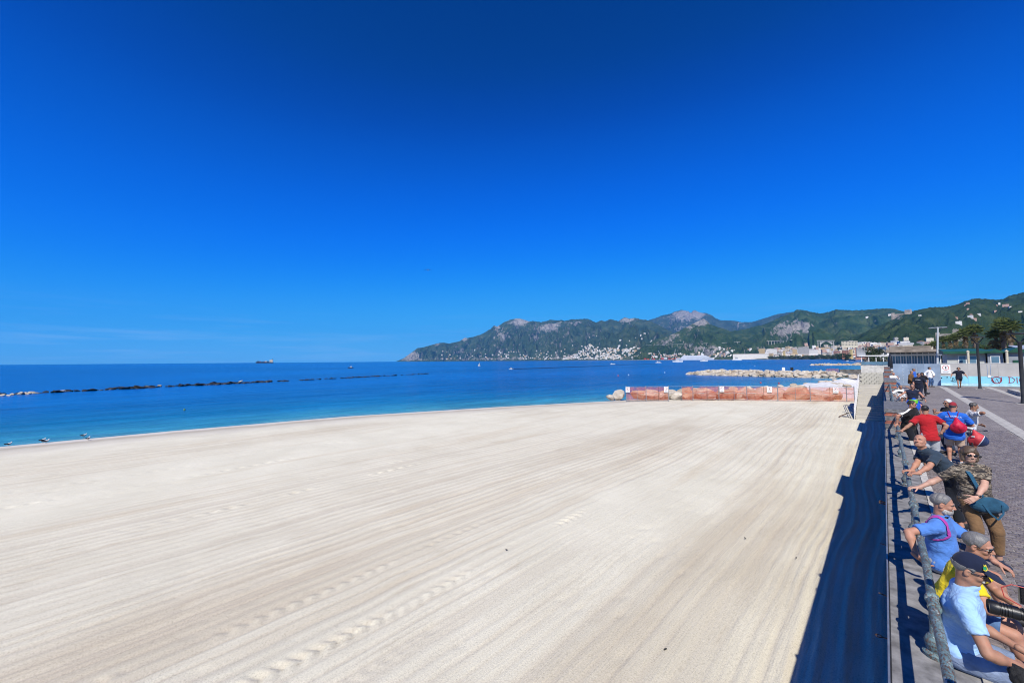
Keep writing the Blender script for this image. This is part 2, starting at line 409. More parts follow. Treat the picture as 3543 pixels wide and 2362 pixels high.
# ------------------------------------------------------------------ sea wall, strip, promenade
asph = pm('worn_asphalt', (0.235, 0.23, 0.225), 0.95, 0.2, 5.0, 0.5, 160.0, spec=0.15, bdist=0.004)
conc = pm('grey_concrete', (0.34, 0.33, 0.31), 0.9, 0.15, 2.5, 0.4, 30.0, spec=0.2)
conc_l = pm('pale_concrete', (0.50, 0.48, 0.43), 0.9, 0.12, 3.0, 0.35, 40.0, spec=0.2)
stone_l = pm('light_kerb_stone', (0.52, 0.49, 0.43), 0.85, 0.15, 9.0, 0.35, 70.0, spec=0.25, bdist=0.006)
stone_g = pm('grey_lava_stone', (0.16, 0.16, 0.165), 0.8, 0.2, 14.0, 0.4, 90.0, spec=0.3)
brick_m = pm('red_brick', (0.36, 0.115, 0.07), 0.9, 0.28, 5.0, 0.4, 60.0, spec=0.15)
mortar = pm('mortar', (0.42, 0.40, 0.36), 0.95, 0.1, 8.0, 0.3, 60.0)
galv = pm('galvanised_steel', (0.42, 0.44, 0.46), 0.45, 0.1, 8.0, 0.1, 60.0, metal=0.7)
rust = pm('rusty_iron', (0.17, 0.09, 0.055), 0.85, 0.35, 12.0, 0.4, 60.0, metal=0.2)
black_p = pm('black_plastic', (0.012, 0.012, 0.014), 0.38, 0.1, 20.0, 0.08, 80.0, spec=0.5)
white_p = pm('white_paint', (0.74, 0.73, 0.70), 0.55, 0.06, 4.0, 0.08, 40.0)

wall = thing('sea_wall', 'long grey concrete sea wall between the beach and the promenade', 'wall', (0, 30, SAND))
def rect_sheet(name, x0, x1, y0, y1, z, mt, parent=None, ny=1, zf=None):
    ys = np.linspace(y0, y1, ny+1); v = []; f = []
    for i, y in enumerate(ys):
        zz = z+(zf(y) if zf else 0); v += [(x0, y, zz), (x1, y, zz)]
        if i: f.append((2*i-2, 2*i-1, 2*i+1, 2*i))
    return MB().add(v, f).build(name, mt, parent)
b_ = MB(); b_.box((0.19, 60, (-5+STRIP-0.03)/2), (0.50, 150, STRIP-0.03+5)); b_.build('wall_face', conc, wall)
b_ = MB(); b_.box((0.215, 27, STRIP-0.015), (0.53, 84, 0.03)); b_.build('walkway_top', asph, wall)
b_ = MB(); b_.box((-0.068, 27, STRIP-0.05), (0.014, 84, 0.112)); b_.build('edge_angle', galv, wall)
me_k = None
for i in range(56):                                     # light kerb stones along the landward edge
    y0 = -10+i*1.17
    if me_k is None:
        q = MB(); q.box((0, 0, 0), (0.115, 1.155, 0.50), taper=0.985); me_k = q.mesh('kerb_stone'); me_k.materials.append(stone_l)
    o = link('kerb_stone', me_k, None, wall); o.location = (0.54+rnd.uniform(-0.004, 0.004), y0-30, STRIP-0.235+rnd.uniform(-0.004, 0.006)-SAND)
# bent iron stubs left in the wall face
for (yy, zz, kind) in ((4.75, 0.18, 'loop'), (5.55, 0.25, 'ring'), (8.4, 0.2, 'rod'), (10.6, 0.25, 'loop'), (14.2, 0.22, 'rod'), (6.4, 0.3, 'rod')):
    q = MB()
    if kind == 'loop': q.path([(-0.06, yy-0.06, zz), (-0.17, yy-0.07, zz+0.01), (-0.17, yy+0.07, zz+0.01), (-0.06, yy+0.06, zz)], 0.012, 6)
    elif kind == 'ring':
        q.tube((-0.05, yy, zz), (-0.12, yy, zz), 0.006, n=6)
        q.path([(-0.145+0.025*math.cos(a), yy+0.025*math.sin(a), zz) for a in np.linspace(0, 2*math.pi, 9)[:-1]], 0.005, 5, closed=True)
    else: q.tube((-0.05, yy, zz), (-0.15, yy+0.01, zz+0.01), 0.006, n=6)
    q.build('iron_stub', rust, wall)

# --- paving: grout bed, individual cobbles near by, material beyond
def cobble_material():
    mt, nt, b = nodes_of('porphyry_paving')
    v = coords(nt, 'Object'); wob = N(nt, 'ShaderNodeMix', data_type='VECTOR'); wob.inputs[0].default_value = 0.06
    nn = N(nt, 'ShaderNodeTexNoise'); nn.inputs['Scale'].default_value = 0.9; L(nt, v, nn.inputs['Vector'])
    L(nt, v, wob.inputs[4]); L(nt, nn.outputs['Color'], wob.inputs[5])
    br = N(nt, 'ShaderNodeTexBrick'); L(nt, wob.outputs[1], br.inputs['Vector']); br.inputs['Scale'].default_value = 1.0
    br.inputs['Brick Width'].default_value = 0.125; br.inputs['Row Height'].default_value = 0.125; br.inputs['Mortar Size'].default_value = 0.010
    br.inputs['Color1'].default_value = (0.15, 0.125, 0.12, 1); br.inputs['Color2'].default_value = (0.235, 0.205, 0.19, 1); br.inputs['Mortar'].default_value = (0.30, 0.28, 0.25, 1)
    big = ramp(nt, noise(nt, v, 0.5, 4), [(0.3, 0.82), (0.7, 1.12)])
    mm = N(nt, 'ShaderNodeMix', data_type='RGBA', blend_type='MULTIPLY'); mm.inputs[0].default_value = 1.0
    L(nt, br.outputs[0], mm.inputs[6]); L(nt, big, mm.inputs[7]); L(nt, mm.outputs[2], b.inputs['Base Color'])
    b.inputs['Roughness'].default_value = 0.75; b.inputs['Specular IOR Level'].default_value = 0.3
    bump(nt, b, br.outputs['Fac'], -0.5, 0.008); bump(nt, b, noise(nt, v, 30, 3), 0.3, 0.006)
    return mt
cob_far = cobble_material()
grout = pm('pale_joint_grout', (0.29, 0.27, 0.25), 0.95, 0.18, 12.0, 0.4, 80.0)
prom = rect_sheet('promenade', 0.55, 70, -12, 56, -0.011, grout, None, 34, ground_z); tag(prom, kind='structure')
XA, XB, Y0, Y1 = 0.62, 5.6, 4.6, 25.0
far1 = rect_sheet('paving', 0.60, 70, Y1+0.06, 55.9, 0.0, cob_far, prom, 32, ground_z)
far2 = rect_sheet('paving', XB+0.06, 70, -12, Y1+0.06, 0.0, cob_far, prom, 18, ground_z)
far3 = rect_sheet('paving', 0.60, XB+0.06, -12, Y0-0.06, 0.0, cob_far, prom, 8, ground_z)
BANDS = ((3.55, 3.97), (6.35, 6.77))
def cobbles():
    pitch = 0.128; items = []
    r = random.Random(5)
    yr = Y0; row = 0
    while yr < Y1:
        x = XA+(row % 2)*pitch*0.5
        while x < XB:
            cx = x+r.uniform(-0.008, 0.008)
            cy = yr+0.10*math.sin((x % 1.4)/1.4*math.pi)+r.uniform(-0.008, 0.008)     # shallow fans
            if not (BANDS[0][0]-0.05 < cx < BANDS[0][1]+0.05): items.append((cx, cy, r.uniform(0.112, 0.122), r.uniform(0.112, 0.122), r.uniform(-0.06, 0.06), r.uniform(-0.002, 0.002), r.randrange(5)))
            x += pitch
        yr += pitch; row += 1
    tones = [(0.175, 0.15, 0.145), (0.205, 0.18, 0.172), (0.155, 0.135, 0.132), (0.19, 0.16, 0.148), (0.225, 0.20, 0.19)]
    mats = [pm('porphyry_%s' % n, c, 0.6, 0.2, 18.0, 0.4, 60.0, spec=0.4) for n, c in zip(('purple', 'grey', 'dark', 'brown', 'pale'), tones)]
    def cob(mb, cx, cy, w, l, a, dz, mi):
        k, s = math.cos(a), math.sin(a); vs = []
        for (hw, hl, z) in ((w/2, l/2, -0.03), (w/2, l/2, -0.006), (w/2-0.016, l/2-0.016, 0.0)):
            for sx, sy in ((-1, -1), (1, -1), (1, 1), (-1, 1)):
                x, y = sx*hw, sy*hl; vs.append((cx+x*k-y*s, cy+x*s+y*k, z+dz+ground_z(cy)))
        fs = [(8, 9, 10, 11)]+[(i, (i+1) % 4, 4+(i+1) % 4, 4+i) for i in range(4)]+[(4+i, 4+(i+1) % 4, 8+(i+1) % 4, 8+i) for i in range(4)]
        mb.add(vs, fs, mi)
    # nearest stones the picture shows: beside the seated men and the woman
    items.sort(key=lambda t: math.hypot(t[0], t[1]) if t[0]/t[1] > 0.115 and t[0]/t[1] < 0.168 else 1000+t[1])
    protos = []
    for mi in range(5):
        q = MB(); cob(q, 0, 0, 0.112, 0.112, 0, 0, 0); me = q.mesh('cobble'); me.materials.append(mats[mi]); protos.append(me)
    for t in items[:300]:
        o = link('cobble', protos[t[6]], None, prom); o.location = (t[0], t[1], ground_z(t[1])+t[5]); o.rotation_euler = (0, 0, t[4])
        o.scale = (t[2]/0.112, t[3]/0.112, 1)
    q = MB()
    for t in items[300:]: cob(q, t[0], t[1], t[2], t[3], t[4], t[5], t[6])
    o = q.build('cobbles', mats, prom); tag(o, kind='stuff')
cobbles()
slab_me = None
for bi, (a, c) in enumerate(BANDS):
    y = 5.0 if bi == 0 else 20.0
    while y < 55:
        if slab_me is None:
            q = MB(); q.box((0, 0, 0), (0.42, 0.985, 0.05), taper=0.992); slab_me = q.mesh('band_slab'); slab_me.materials.append(pm('light_band_stone', (0.43, 0.41, 0.37), 0.8, 0.12, 4.0, 0.3, 60))
        o = link('band_slab', slab_me, None, prom); o.location = ((a+c)/2, y, ground_z(y)-0.019+rnd.uniform(-0.001, 0.001)); y += 1.0
        o.rotation_euler = (math.atan(0.38/34) if 16 < y < 50 else 0, 0, 0)
inland = rect_sheet('ground', 0.3, 400, 55.95, 700, 0.36, pm('dusty_ground', (0.30, 0.27, 0.22), 0.95, 0.15, 0.3, 0.3, 5.0)); tag(inland, kind='structure')

# ------------------------------------------------------------------ pipe railing
def rail_material():
    mt, nt, b = nodes_of('chipped_teal_paint')
    v = coords(nt, 'Object', (1, 0.55, 1)); f = noise(nt, v, 12, 6, 0.7); f2 = noise(nt, v, 62, 5, 0.75)
    c1 = ramp(nt, f, [(0.30, (0.06, 0.095, 0.10)), (0.45, (0.10, 0.17, 0.185)), (0.58, (0.16, 0.25, 0.265)), (0.72, (0.30, 0.37, 0.37))])
    fl = ramp(nt, f2, [(0.50, 0), (0.55, 1)])
    rst = ramp(nt, noise(nt, v, 60, 3), [(0.4, (0.07, 0.045, 0.035)), (0.6, (0.15, 0.085, 0.055))])
    f3 = noise(nt, v, 22, 4, 0.7); wh = ramp(nt, f3, [(0.60, 0), (0.64, 0.8)])
    c1 = mix(nt, wh, c1, (0.52, 0.54, 0.50)); c1 = mix(nt, fl, c1, rst)
    L(nt, c1, b.inputs['Base Color']); b.inputs['Roughness'].default_value = 0.62; b.inputs['Specular IOR Level'].default_value = 0.4
    bump(nt, b, f2, 0.7, 0.006); bump(nt, b, f, 0.4, 0.012); return mt
rail_m = rail_material()
RX, RZ = 0.235, 0.905
def railing(label, y0, y1, posts, bal=True):
    t = thing('pipe_railing', label, 'railing', (RX, (y0+y1)/2, STRIP))
    ys = sorted([y0]+[p for p in posts if y0 < p < y1]+[y1])
    for a, c in zip(ys[:-1], ys[1:]):
        q = MB(); n = 7
        q.path([(RX+0.004*math.sin(k*1.3+a), a+(c-a)*k/n, RZ+ground_z(a+(c-a)*k/n)*0.9+0.003*math.sin(k*2+a)) for k in range(n+1)], 0.033, 16)
        q.build('rail_pipe', rail_m, t, True)
    for p in posts:
        z = RZ+ground_z(p)*0.9
        q = MB(); q.lathe((RX, p-0.13, z), [(0.034, 0), (0.045, 0.004), (0.047, 0.03), (0.039, 0.038), (0.042, 0.10), (0.039, 0.16), (0.051, 0.17), (0.055, 0.195), (0.051, 0.22), (0.035, 0.226)], 18, (0, 1, 0)); q.build('collar', rail_m, t, True)
        q = MB(); h = z-STRIP-0.03
        q.lathe((RX, p, STRIP), [(0.085, 0), (0.088, 0.03), (0.06, 0.05), (0.066, 0.09), (0.074, 0.125), (0.058, 0.165), (0.036, 0.19), (0.032, h*0.7), (0.042, h*0.74), (0.034, h*0.80), (0.034, h)], 16); q.build('post', rail_m, t, True)
    return t
railing('thick chipped teal pipe railing beside the seated men', -0.9, 19.85, [1.98, 5.14, 8.30, 11.5, 14.7, 17.9])
railing('slim far teal railing beyond the first brick pier', 23.45, 40.3, [24.0, 26.9, 30.0, 33.2, 36.4, 39.5])

# ------------------------------------------------------------------ banded piers
def pier(label, y0, y1, zb, zt, bricks=True):
    t = thing('brick_pier', label, 'pier', (0.27, (y0+y1)/2, zb), group='banded piers along the sea wall')
    L_ = y1-y0; cy = (y0+y1)/2; W = 0.64; cx = 0.27
    q = MB(); q.box((cx, cy, (zb+zt)/2), (W-0.03, L_-0.03, zt-zb-0.02)); q.build('core', mortar, t)
    z = zt
    for k, (kind, h) in enumerate((('stone', 0.13), ('brick', 0.125), ('stone', 0.16), ('brick', 0.125), ('stone', 0.16), ('brick', 0.125), ('stone', 0.16))):
        if z-h < zb-0.02: break
        if kind == 'stone':
            e = 0.05 if k == 0 else 0.012; n = max(2, round(L_/1.1))
            for i in range(n):
                q = MB(); l = (L_+e)/n; q.box((cx, y0-e/2+l*(i+0.5), z-h/2), (W+e, l-0.012, h-0.006), taper=0.995); q.build('stone_block', stone_g, t)
        elif bricks:
            global brick_mes
            for r_ in range(2):
                zz = z-h+0.033+r_*0.062
                for i in range(3):
                    o = link('brick', brick_mes[rnd.randrange(3)], None, t); o.location = (-0.215+0.215*i+(0.02 if r_ else -0.02), -L_/2+0.05+rnd.uniform(-.006, .004), zz-zb)
                nb = int(L_/0.222)
                for i in range(nb):
                    o = link('brick', brick_mes[rnd.randrange(3)], None, t); o.rotation_euler = (0, 0, math.pi/2)
                    o.location = (W/2-0.05+rnd.uniform(-.004, .006), -L_/2+0.22+0.222*i, zz-zb)
        else:
            q = MB(); q.box((cx, cy, z-h/2), (W, L_, h-0.01)); q.build('brick_course', brick_m, t)
        z -= h
    return t
brick_mes = []
for k in range(3):
    q = MB(); q.box((0, 0, 0), (0.203, 0.10, 0.052), taper=0.99); me = q.mesh('brick'); me.materials.append(pm('red_brick_%s' % ('light', 'mid', 'dark')[k], [(0.42, 0.15, 0.09), (0.36, 0.115, 0.07), (0.28, 0.10, 0.07)][k], 0.9, 0.2, 7, 0.4, 60)); brick_mes.append(me)
pier('brick pier banded with grey stone at the end of the near railing', 19.9, 23.4, STRIP, 1.2)
pier('second banded brick pier, with a man in white sitting just beyond it', 40.4, 46.0, STRIP, 1.36)
pier('banded brick pier just before the blue-grey hoarding', 53.0, 57.0, STRIP, 1.42, False)
pier('banded brick pier half hidden behind the hoarding edge', 66.0, 70.5, STRIP, 1.5, False)
pier('farthest small banded brick pier past the hoarding', 84.0, 90.0, STRIP, 1.6, False)

# ------------------------------------------------------------------ beach stairs and block wall
wood = pm('weathered_boards', (0.50, 0.47, 0.40), 0.85, 0.08, 0.8, 0.25, 30.0, stretch=(0.4, 3, 3))
st = thing('beach_stairs', 'long grey boarded stairs climbing from the sand along the wall', 'stairs', (-1.3, 52, SAND))
nst = 18; ya, za, yb, zb = 51.9, SAND, 63.6, -0.12
tr = (yb-ya)/nst; rs = (zb-za)/nst
plank_me = None
for i in range(nst):
    for k in range(1):
        if plank_me is None:
            q = MB(); q.box((0, 0, 0), (2.02, tr-0.03, 0.045)); plank_me = q.mesh('tread_board'); plank_me.materials.append(wood)
        o = link('tread_board', plank_me, None, st); o.location = (-1.27+1.3+rnd.uniform(-.02, .02), ya+tr*(i+0.5)-52, rs*(i+1)-0.02)
    q = MB(); q.box((-1.27, ya+tr*i+0.02, za+rs*(i+0.5)-0.02), (1.98, 0.03, rs)); q.build('riser', wood, st)
for x in (-2.33, -0.21):
    q = MB(); q.extr([(x-0.035, ya-0.05, za-0.2), (x-0.035, ya-0.05, za+0.2), (x-0.035, yb, zb+0.12), (x-0.035, yb, za-0.2)], (0.07, 0, 0)); q.build('side_panel', pm('white_render', (0.62, 0.6, 0.55), 0.8, 0.08, 3, 0.2, 20), st)
for i in range(6):
    y = ya+0.1+(yb-ya-0.2)*i/5; z = za+(zb-za)*i/5+0.15
    q = MB(); q.box((-2.33, y, z+0.5), (0.06, 0.06, 1.0)); q.build('baluster', white_p, st)
for dz in (0.55, 1.02):
    q = MB(); q.path([(-2.33, ya+0.05, za+0.15+dz), (-2.33, yb, zb+0.15+dz)], 0.03, 8); q.build('handrail', white_p, st)
bw = thing('block_wall', 'small wall of pale concrete blocks at the top of the beach stairs', 'wall', (-1.2, 64.0, SAND))
q = MB(); q.box((-1.2, 64.02, (SAND-0.2+1.2)/2), (2.14, 0.14, 1.2-SAND+0.2)); q.build('core', mortar, bw)
blk = MB(); blk.box((0, 0, 0), (0.43, 0.22, 0.225), taper=0.99); blk_me = blk.mesh('concrete_block'); blk_me.materials.append(pm('concrete_block', (0.46, 0.44, 0.37), 0.95, 0.14, 4, 0.5, 50))
for r_ in range(6):
    for i in range(5):
        x = -2.2+0.225+i*0.445+(0.11 if r_ % 2 else -0.08)
        if x > -0.3 or x < -2.3: x = -2.08 if x < -1.2 else -0.36
        o = link('concrete_block', blk_me, None, bw); o.location = (x+1.2, -0.06+rnd.uniform(-.008, .008), -0.12+0.12+r_*0.238-SAND-0.02); o.scale = (1, 1, 1+rnd.uniform(-.02, .02))
q = MB(); q.box((-1.26, 66.2, -2.0), (2.1, 4.2, 3.66)); q.build('landing', conc_l, bw)
tb = thing('folding_trestle', 'small folding trestle lying in the shade by the stairs', 'trestle', (-3.1, 53.2, SAND))
q = MB()
for s in (-1, 1):
    q.tube((-3.6, 52.6+s*0.35, SAND+0.03), (-2.75, 53.8+s*0.35, SAND+0.45), 0.025, n=6)
for k in (0.1, 0.5, 0.95): q.tube((-3.6+0.85*k, 52.25+1.2*k, SAND+0.03+0.42*k), (-3.6+0.85*k, 52.95+1.2*k, SAND+0.03+0.42*k), 0.02, n=6)
q.build('frame', rust, tb)
q = MB(); q.box((-2.95, 53.5, SAND+0.46), (0.5, 0.9, 0.03), 0.5); q.build('board', wood, tb)

# ------------------------------------------------------------------ rocks
def rock_mesh(seed, sub=2, mt=None):
    bm = bmesh.new(); bmesh.ops.create_icosphere(bm, subdivisions=sub, radius=0.5); r = random.Random(seed)
    cuts = []
    for _ in range(9):
        d = Vector((r.gauss(0, 1), r.gauss(0, 1), r.gauss(0, 1))).normalized(); cuts.append((d, r.uniform(0.30, 0.44)))
    ph = [r.uniform(0, 6) for _ in range(6)]
    for v in bm.verts:
        for d, h in cuts:
            t = v.co.dot(d)
            if t > h: v.co -= d*(t-h)*0.92
        c = v.co
        v.co *= 1+0.06*math.sin(c.x*9+ph[0])*math.sin(c.y*8+ph[1])+0.05*math.sin(c.z*11+ph[2]+c.x*5)+r.uniform(-0.025, 0.025)
    me = bpy.data.meshes.new('rock'); bm.to_mesh(me); bm.free()
    me.materials.append(mt); return me
lime = pm('pale_limestone', (0.60, 0.55, 0.46), 0.9, 0.2, 1.6, 0.6, 9.0, spec=0.15, c2=(0.36, 0.31, 0.25), bdist=0.06)
lime2 = pm('ochre_limestone', (0.52, 0.44, 0.33), 0.9, 0.2, 2.2, 0.6, 9.0, spec=0.15, c2=(0.30, 0.25, 0.19), bdist=0.06)
wetr = pm('wet_dark_rock', (0.035, 0.035, 0.03), 0.5, 0.3, 2.0, 0.6, 8.0, spec=0.4, c2=(0.015, 0.016, 0.016), bdist=0.05)
ROCKS = [rock_mesh(s, 2, (lime, lime, lime2)[s % 3]) for s in range(9)]
WROCKS = [rock_mesh(50+s, 2, wetr) for s in range(4)]
def put_rock(name, me, loc, size, parent=None, r=rnd):
    o = link(name, me, None, parent); o.location = loc; o.scale = size
    o.rotation_euler = (r.uniform(-.4, .4), r.uniform(-.4, .4), r.uniform(0, 6.3)); return o
def groyne(label, a, b, width, crest, n, smin, smax, cat='breakwater', meshes=None, seed=1, base=SEA, core=True, cmt=None):
    r = random.Random(seed); a = Vector(a); b = Vector(b); d = (b-a).normalized(); nrm = Vector((-d.y, d.x, 0)); Ln = (b-a).length
    t = thing('rock_breakwater', label, cat, ((a.x+b.x)/2, (a.y+b.y)/2, base))
    if core:
        q = MB(); K = 14; rows = []
        for i in range(K+1):
            s_ = i/K; e = min(1, min(s_, 1-s_)*6+0.05); row = []
            for k in range(7):
                w = (k/6-0.5)*2; row.append(a+d*(Ln*s_)+nrm*(w*width*0.5*(0.5+0.5*e))+Vector((0, 0, -1.0+(crest+0.55)*e*(1-w*w)**0.7)))
            rows += row
        q.add(rows, [(i*7+k, i*7+k+1, (i+1)*7+k+1, (i+1)*7+k) for i in range(K) for k in range(6)]); q.build('rubble_core', cmt or lime2, t)
    for i in range(n):
        s_ = r.random(); w = r.uniform(-1, 1)*(0.97 if i % 3 else 1.0)
        e = min(1, min(s_, 1-s_)*7+0.12); sz = r.uniform(smin, smax)*(1.35 if abs(w) > 0.75 else 1)
        p = a+d*(Ln*s_)+nrm*(w*width*0.5*(0.55+0.45*e))
        z = base+(crest*e*max(0.02, 1-abs(w)**1.8))-(0.12*sz if not meshes else -0.06*sz)+r.uniform(-.05, .12)*(1 if not meshes else .6)
        me = r.choice(meshes or ROCKS)
        put_rock('rock', me, (p.x-t.location.x, p.y-t.location.y, z-base), (sz*r.uniform(.9, 1.5), sz*r.uniform(.8, 1.1), sz*r.uniform(.55, .85)*(0.42 if meshes else 1)), t, r)
    return t
groyne('pale rock breakwater across the small bay beyond the orange fence', (-61, 181, SEA), (-6, 171, SEA), 19, 1.75, 290, 1.2, 2.5, seed=3)
groyne('far low white rock breakwater near the rocky point', tuple(un(2818, 1264, SEA)), tuple(un(2992, 1263, SEA)), 14, 1.3, 60, 2.0, 4.0, seed=4)
groyne('half sunk dark reef breakwater with a few dry stones on the left', (-136, -26, SEA), (-152, 48, SEA), 5.0, -0.05, 230, 0.9, 1.9, meshes=WROCKS, seed=5, cmt=wetr)
groyne('thin dark far end of the sunken reef', (-153, 52, SEA), (-172, 122, SEA), 3.0, -0.02, 120, 0.6, 1.4, meshes=WROCKS, seed=6, cmt=wetr, core=False)
r5 = random.Random(8)
for i, (px, py, s) in enumerate([(8, 1369, 2.2), (30, 1369, 1.6), (42, 1366, 2.0), (72, 1364, 3.4), (83, 1363, 2.4), (98, 1363, 2.2), (106, 1360, 2.4), (114, 1361, 1.5), (124, 1361, 1.8), (190, 1358, 1.6), (212, 1355, 2.4), (553, 1337, 3.0), (832, 1321, 2.6)]):
    p = un(px, py, SEA)
    o = put_rock('reef_stone', ROCKS[i % 9], (p[0], p[1], SEA+0.06*s), (s*0.62, s*0.4, s*0.22))
    tag(o, 'dry pale stone standing out of the dark sunken reef', 'stone', 'dry stones on the sunken reef')

# boulders behind the fence
FP = [un(x, y, SAND-0.05) for x, y in ((2167, 1385), (2236, 1384), (2314, 1384), (2398, 1383), (2488, 1383), (2585, 1384), (2692, 1386), (2804, 1387), (2930, 1389), (2957, 1389))]
bl = [(2112, 1377, 1.3, 'grey boulder at the very left end of the beach fence'), (2143, 1374, 2.3, 'pale pointed boulder just outside the left fence post'), (2218, 1377, 2.4, 'pyramid shaped boulder behind the first orange net'),
      (2262, 1378, 2.5, 'squat tan boulder behind the second orange net'), (2290, 1378, 1.8, 'small tan boulder beside the second net'), (2305, 1376, 2.0, 'tan boulder below the second warning sign'),
      (2328, 1377, 2.4, 'whitish boulder seen through the gap without net'), (2352, 1379, 1.9, 'upright white boulder left of the biggest square one'), (2377, 1377, 3.1, 'big square cream boulder seen clear of the net'),
      (2425, 1374, 2.6, 'boulder behind the fourth net under a fold'), (2455, 1380, 3.0, 'wide low boulder behind the fourth net'), (2530, 1380, 3.0, 'flat boulder low behind the fifth net'), (2560, 1377, 2.2, 'boulder at the right of the fifth net'),
      (2605, 1374, 3.0, 'tall pointed boulder behind the sixth net'), (2625, 1380, 2.4, 'low boulder in front of the tall pointed one'), (2665, 1378, 3.1, 'craggy ochre boulder beneath the white sign'), (2710, 1378, 2.8, 'ochre boulder right of the craggy one'),
      (2775, 1380, 3.6, 'large rounded boulder with a dark joint behind the seventh net'), (2850, 1381, 2.6, 'low boulder behind the eighth net'), (2885, 1383, 2.4, 'boulder behind the last warning sign'), (2912, 1381, 2.2, 'boulder beside the last fence post')]
for i, (px, py, s, lb) in enumerate(bl):
    p = un(px, py+4, SAND-0.1); d = np.array([-0.59, 0.81, 0])*1.6 if i > 1 else np.zeros(3)
    o = put_rock('boulder', ROCKS[(i*4) % 9], (p[0]+d[0], p[1]+d[1], SAND-0.1+0.24*s), (s*1.15, s*0.95, s*0.72), None, r5)
    tag(o, lb, 'boulder')
# bank of white stones and tarpaulin behind the fence
bk = MB(); K = 18; J = 9; nz_ = VNoise(21)
for i in range(K+1):
    for j in range(J+1):
        y = 76+i*3.4; w = j/J; x = -0.2+(shore_x(y)-0.5+0.2)*w
        hgt = 1.35*math.sin(math.pi*min(1, w*1.0))**0.8*min(1, i/3)*min(1, (K-i)/4)
        bk.v.append((x, y, SAND-0.35+hgt*(0.8+0.35*float(nz_(x*0.7, y*0.35)))+0.25*float(nz_(x*1.3+5, y*0.9))))
bk.f = [(i*(J+1)+j, i*(J+1)+j+1, (i+1)*(J+1)+j+1, (i+1)*(J+1)+j) for i in range(K) for j in range(J)]; bk.mi = [0]*len(bk.f)
o = bk.build('gravel_bank', pm('white_gravel', (0.70, 0.70, 0.69), 0.9, 0.1, 1.2, 0.6, 6.0, bdist=0.08), None, True); tag(o, kind='structure')
for i in range(26):
    y = r5.uniform(80, 130); x = r5.uniform(0.25, 0.95)*shore_x(y); s = r5.uniform(0.8, 1.9)
    o = put_rock('white_stone', ROCKS[(i*5) % 9], (x, y, SAND+0.55-0.1), (s*1.3, s, s*0.6), None, r5)
    tag(o, 'white stone lying on the pale gravel bank behind the fence', 'stone', 'stones on the gravel bank')

# ------------------------------------------------------------------ orange net fence and its signs
def net_material():
    mt, nt, b = nodes_of('orange_safety_net'); out = nt.nodes['Material Output']
    v = coords(nt, 'Object'); f = noise(nt, coords(nt, 'Object', (1, 1, 0.5)), 1.6, 4, 0.6)
    c = ramp(nt, f, [(0.35, (0.70, 0.13, 0.06)), (0.65, (0.86, 0.24, 0.12))])
    L(nt, c, b.inputs['Base Color']); b.inputs['Roughness'].default_value = 0.6
    tl = N(nt, 'ShaderNodeBsdfTranslucent'); L(nt, c, tl.inputs[0]); ms = N(nt, 'ShaderNodeMixShader'); ms.inputs[0].default_value = 0.35
    L(nt, b.outputs[0], ms.inputs[1]); L(nt, tl.outputs[0], ms.inputs[2])
    tp = N(nt, 'ShaderNodeBsdfTransparent'); ch = N(nt, 'ShaderNodeTexBrick'); ch.inputs['Scale'].default_value = 1.0
    m2 = N(nt, 'ShaderNodeMixShader'); L(nt, ramp(nt, f, [(0.3, 0.34), (0.7, 0.55)]), m2.inputs[0])
    L(nt, tp.outputs[0], m2.inputs[1]); L(nt, ms.outputs[0], m2.inputs[2]); L(nt, m2.outputs[0], out.inputs[0]); return mt
net = net_material(); net_band = pm('orange_net_edge', (0.75, 0.13, 0.04), 0.6, 0.15, 2, 0)
names = ['leftmost bay', 'second bay from the left', 'bay with an open gap showing white boulders', 'fourth bay from the left with a sagging fold', 'fifth bay from the left', 'sixth bay with a torn dark fold', 'seventh bay with a tight orange band', 'eighth bay, second last before the stairs', 'last narrow bay against the stairs']
FH = 2.03
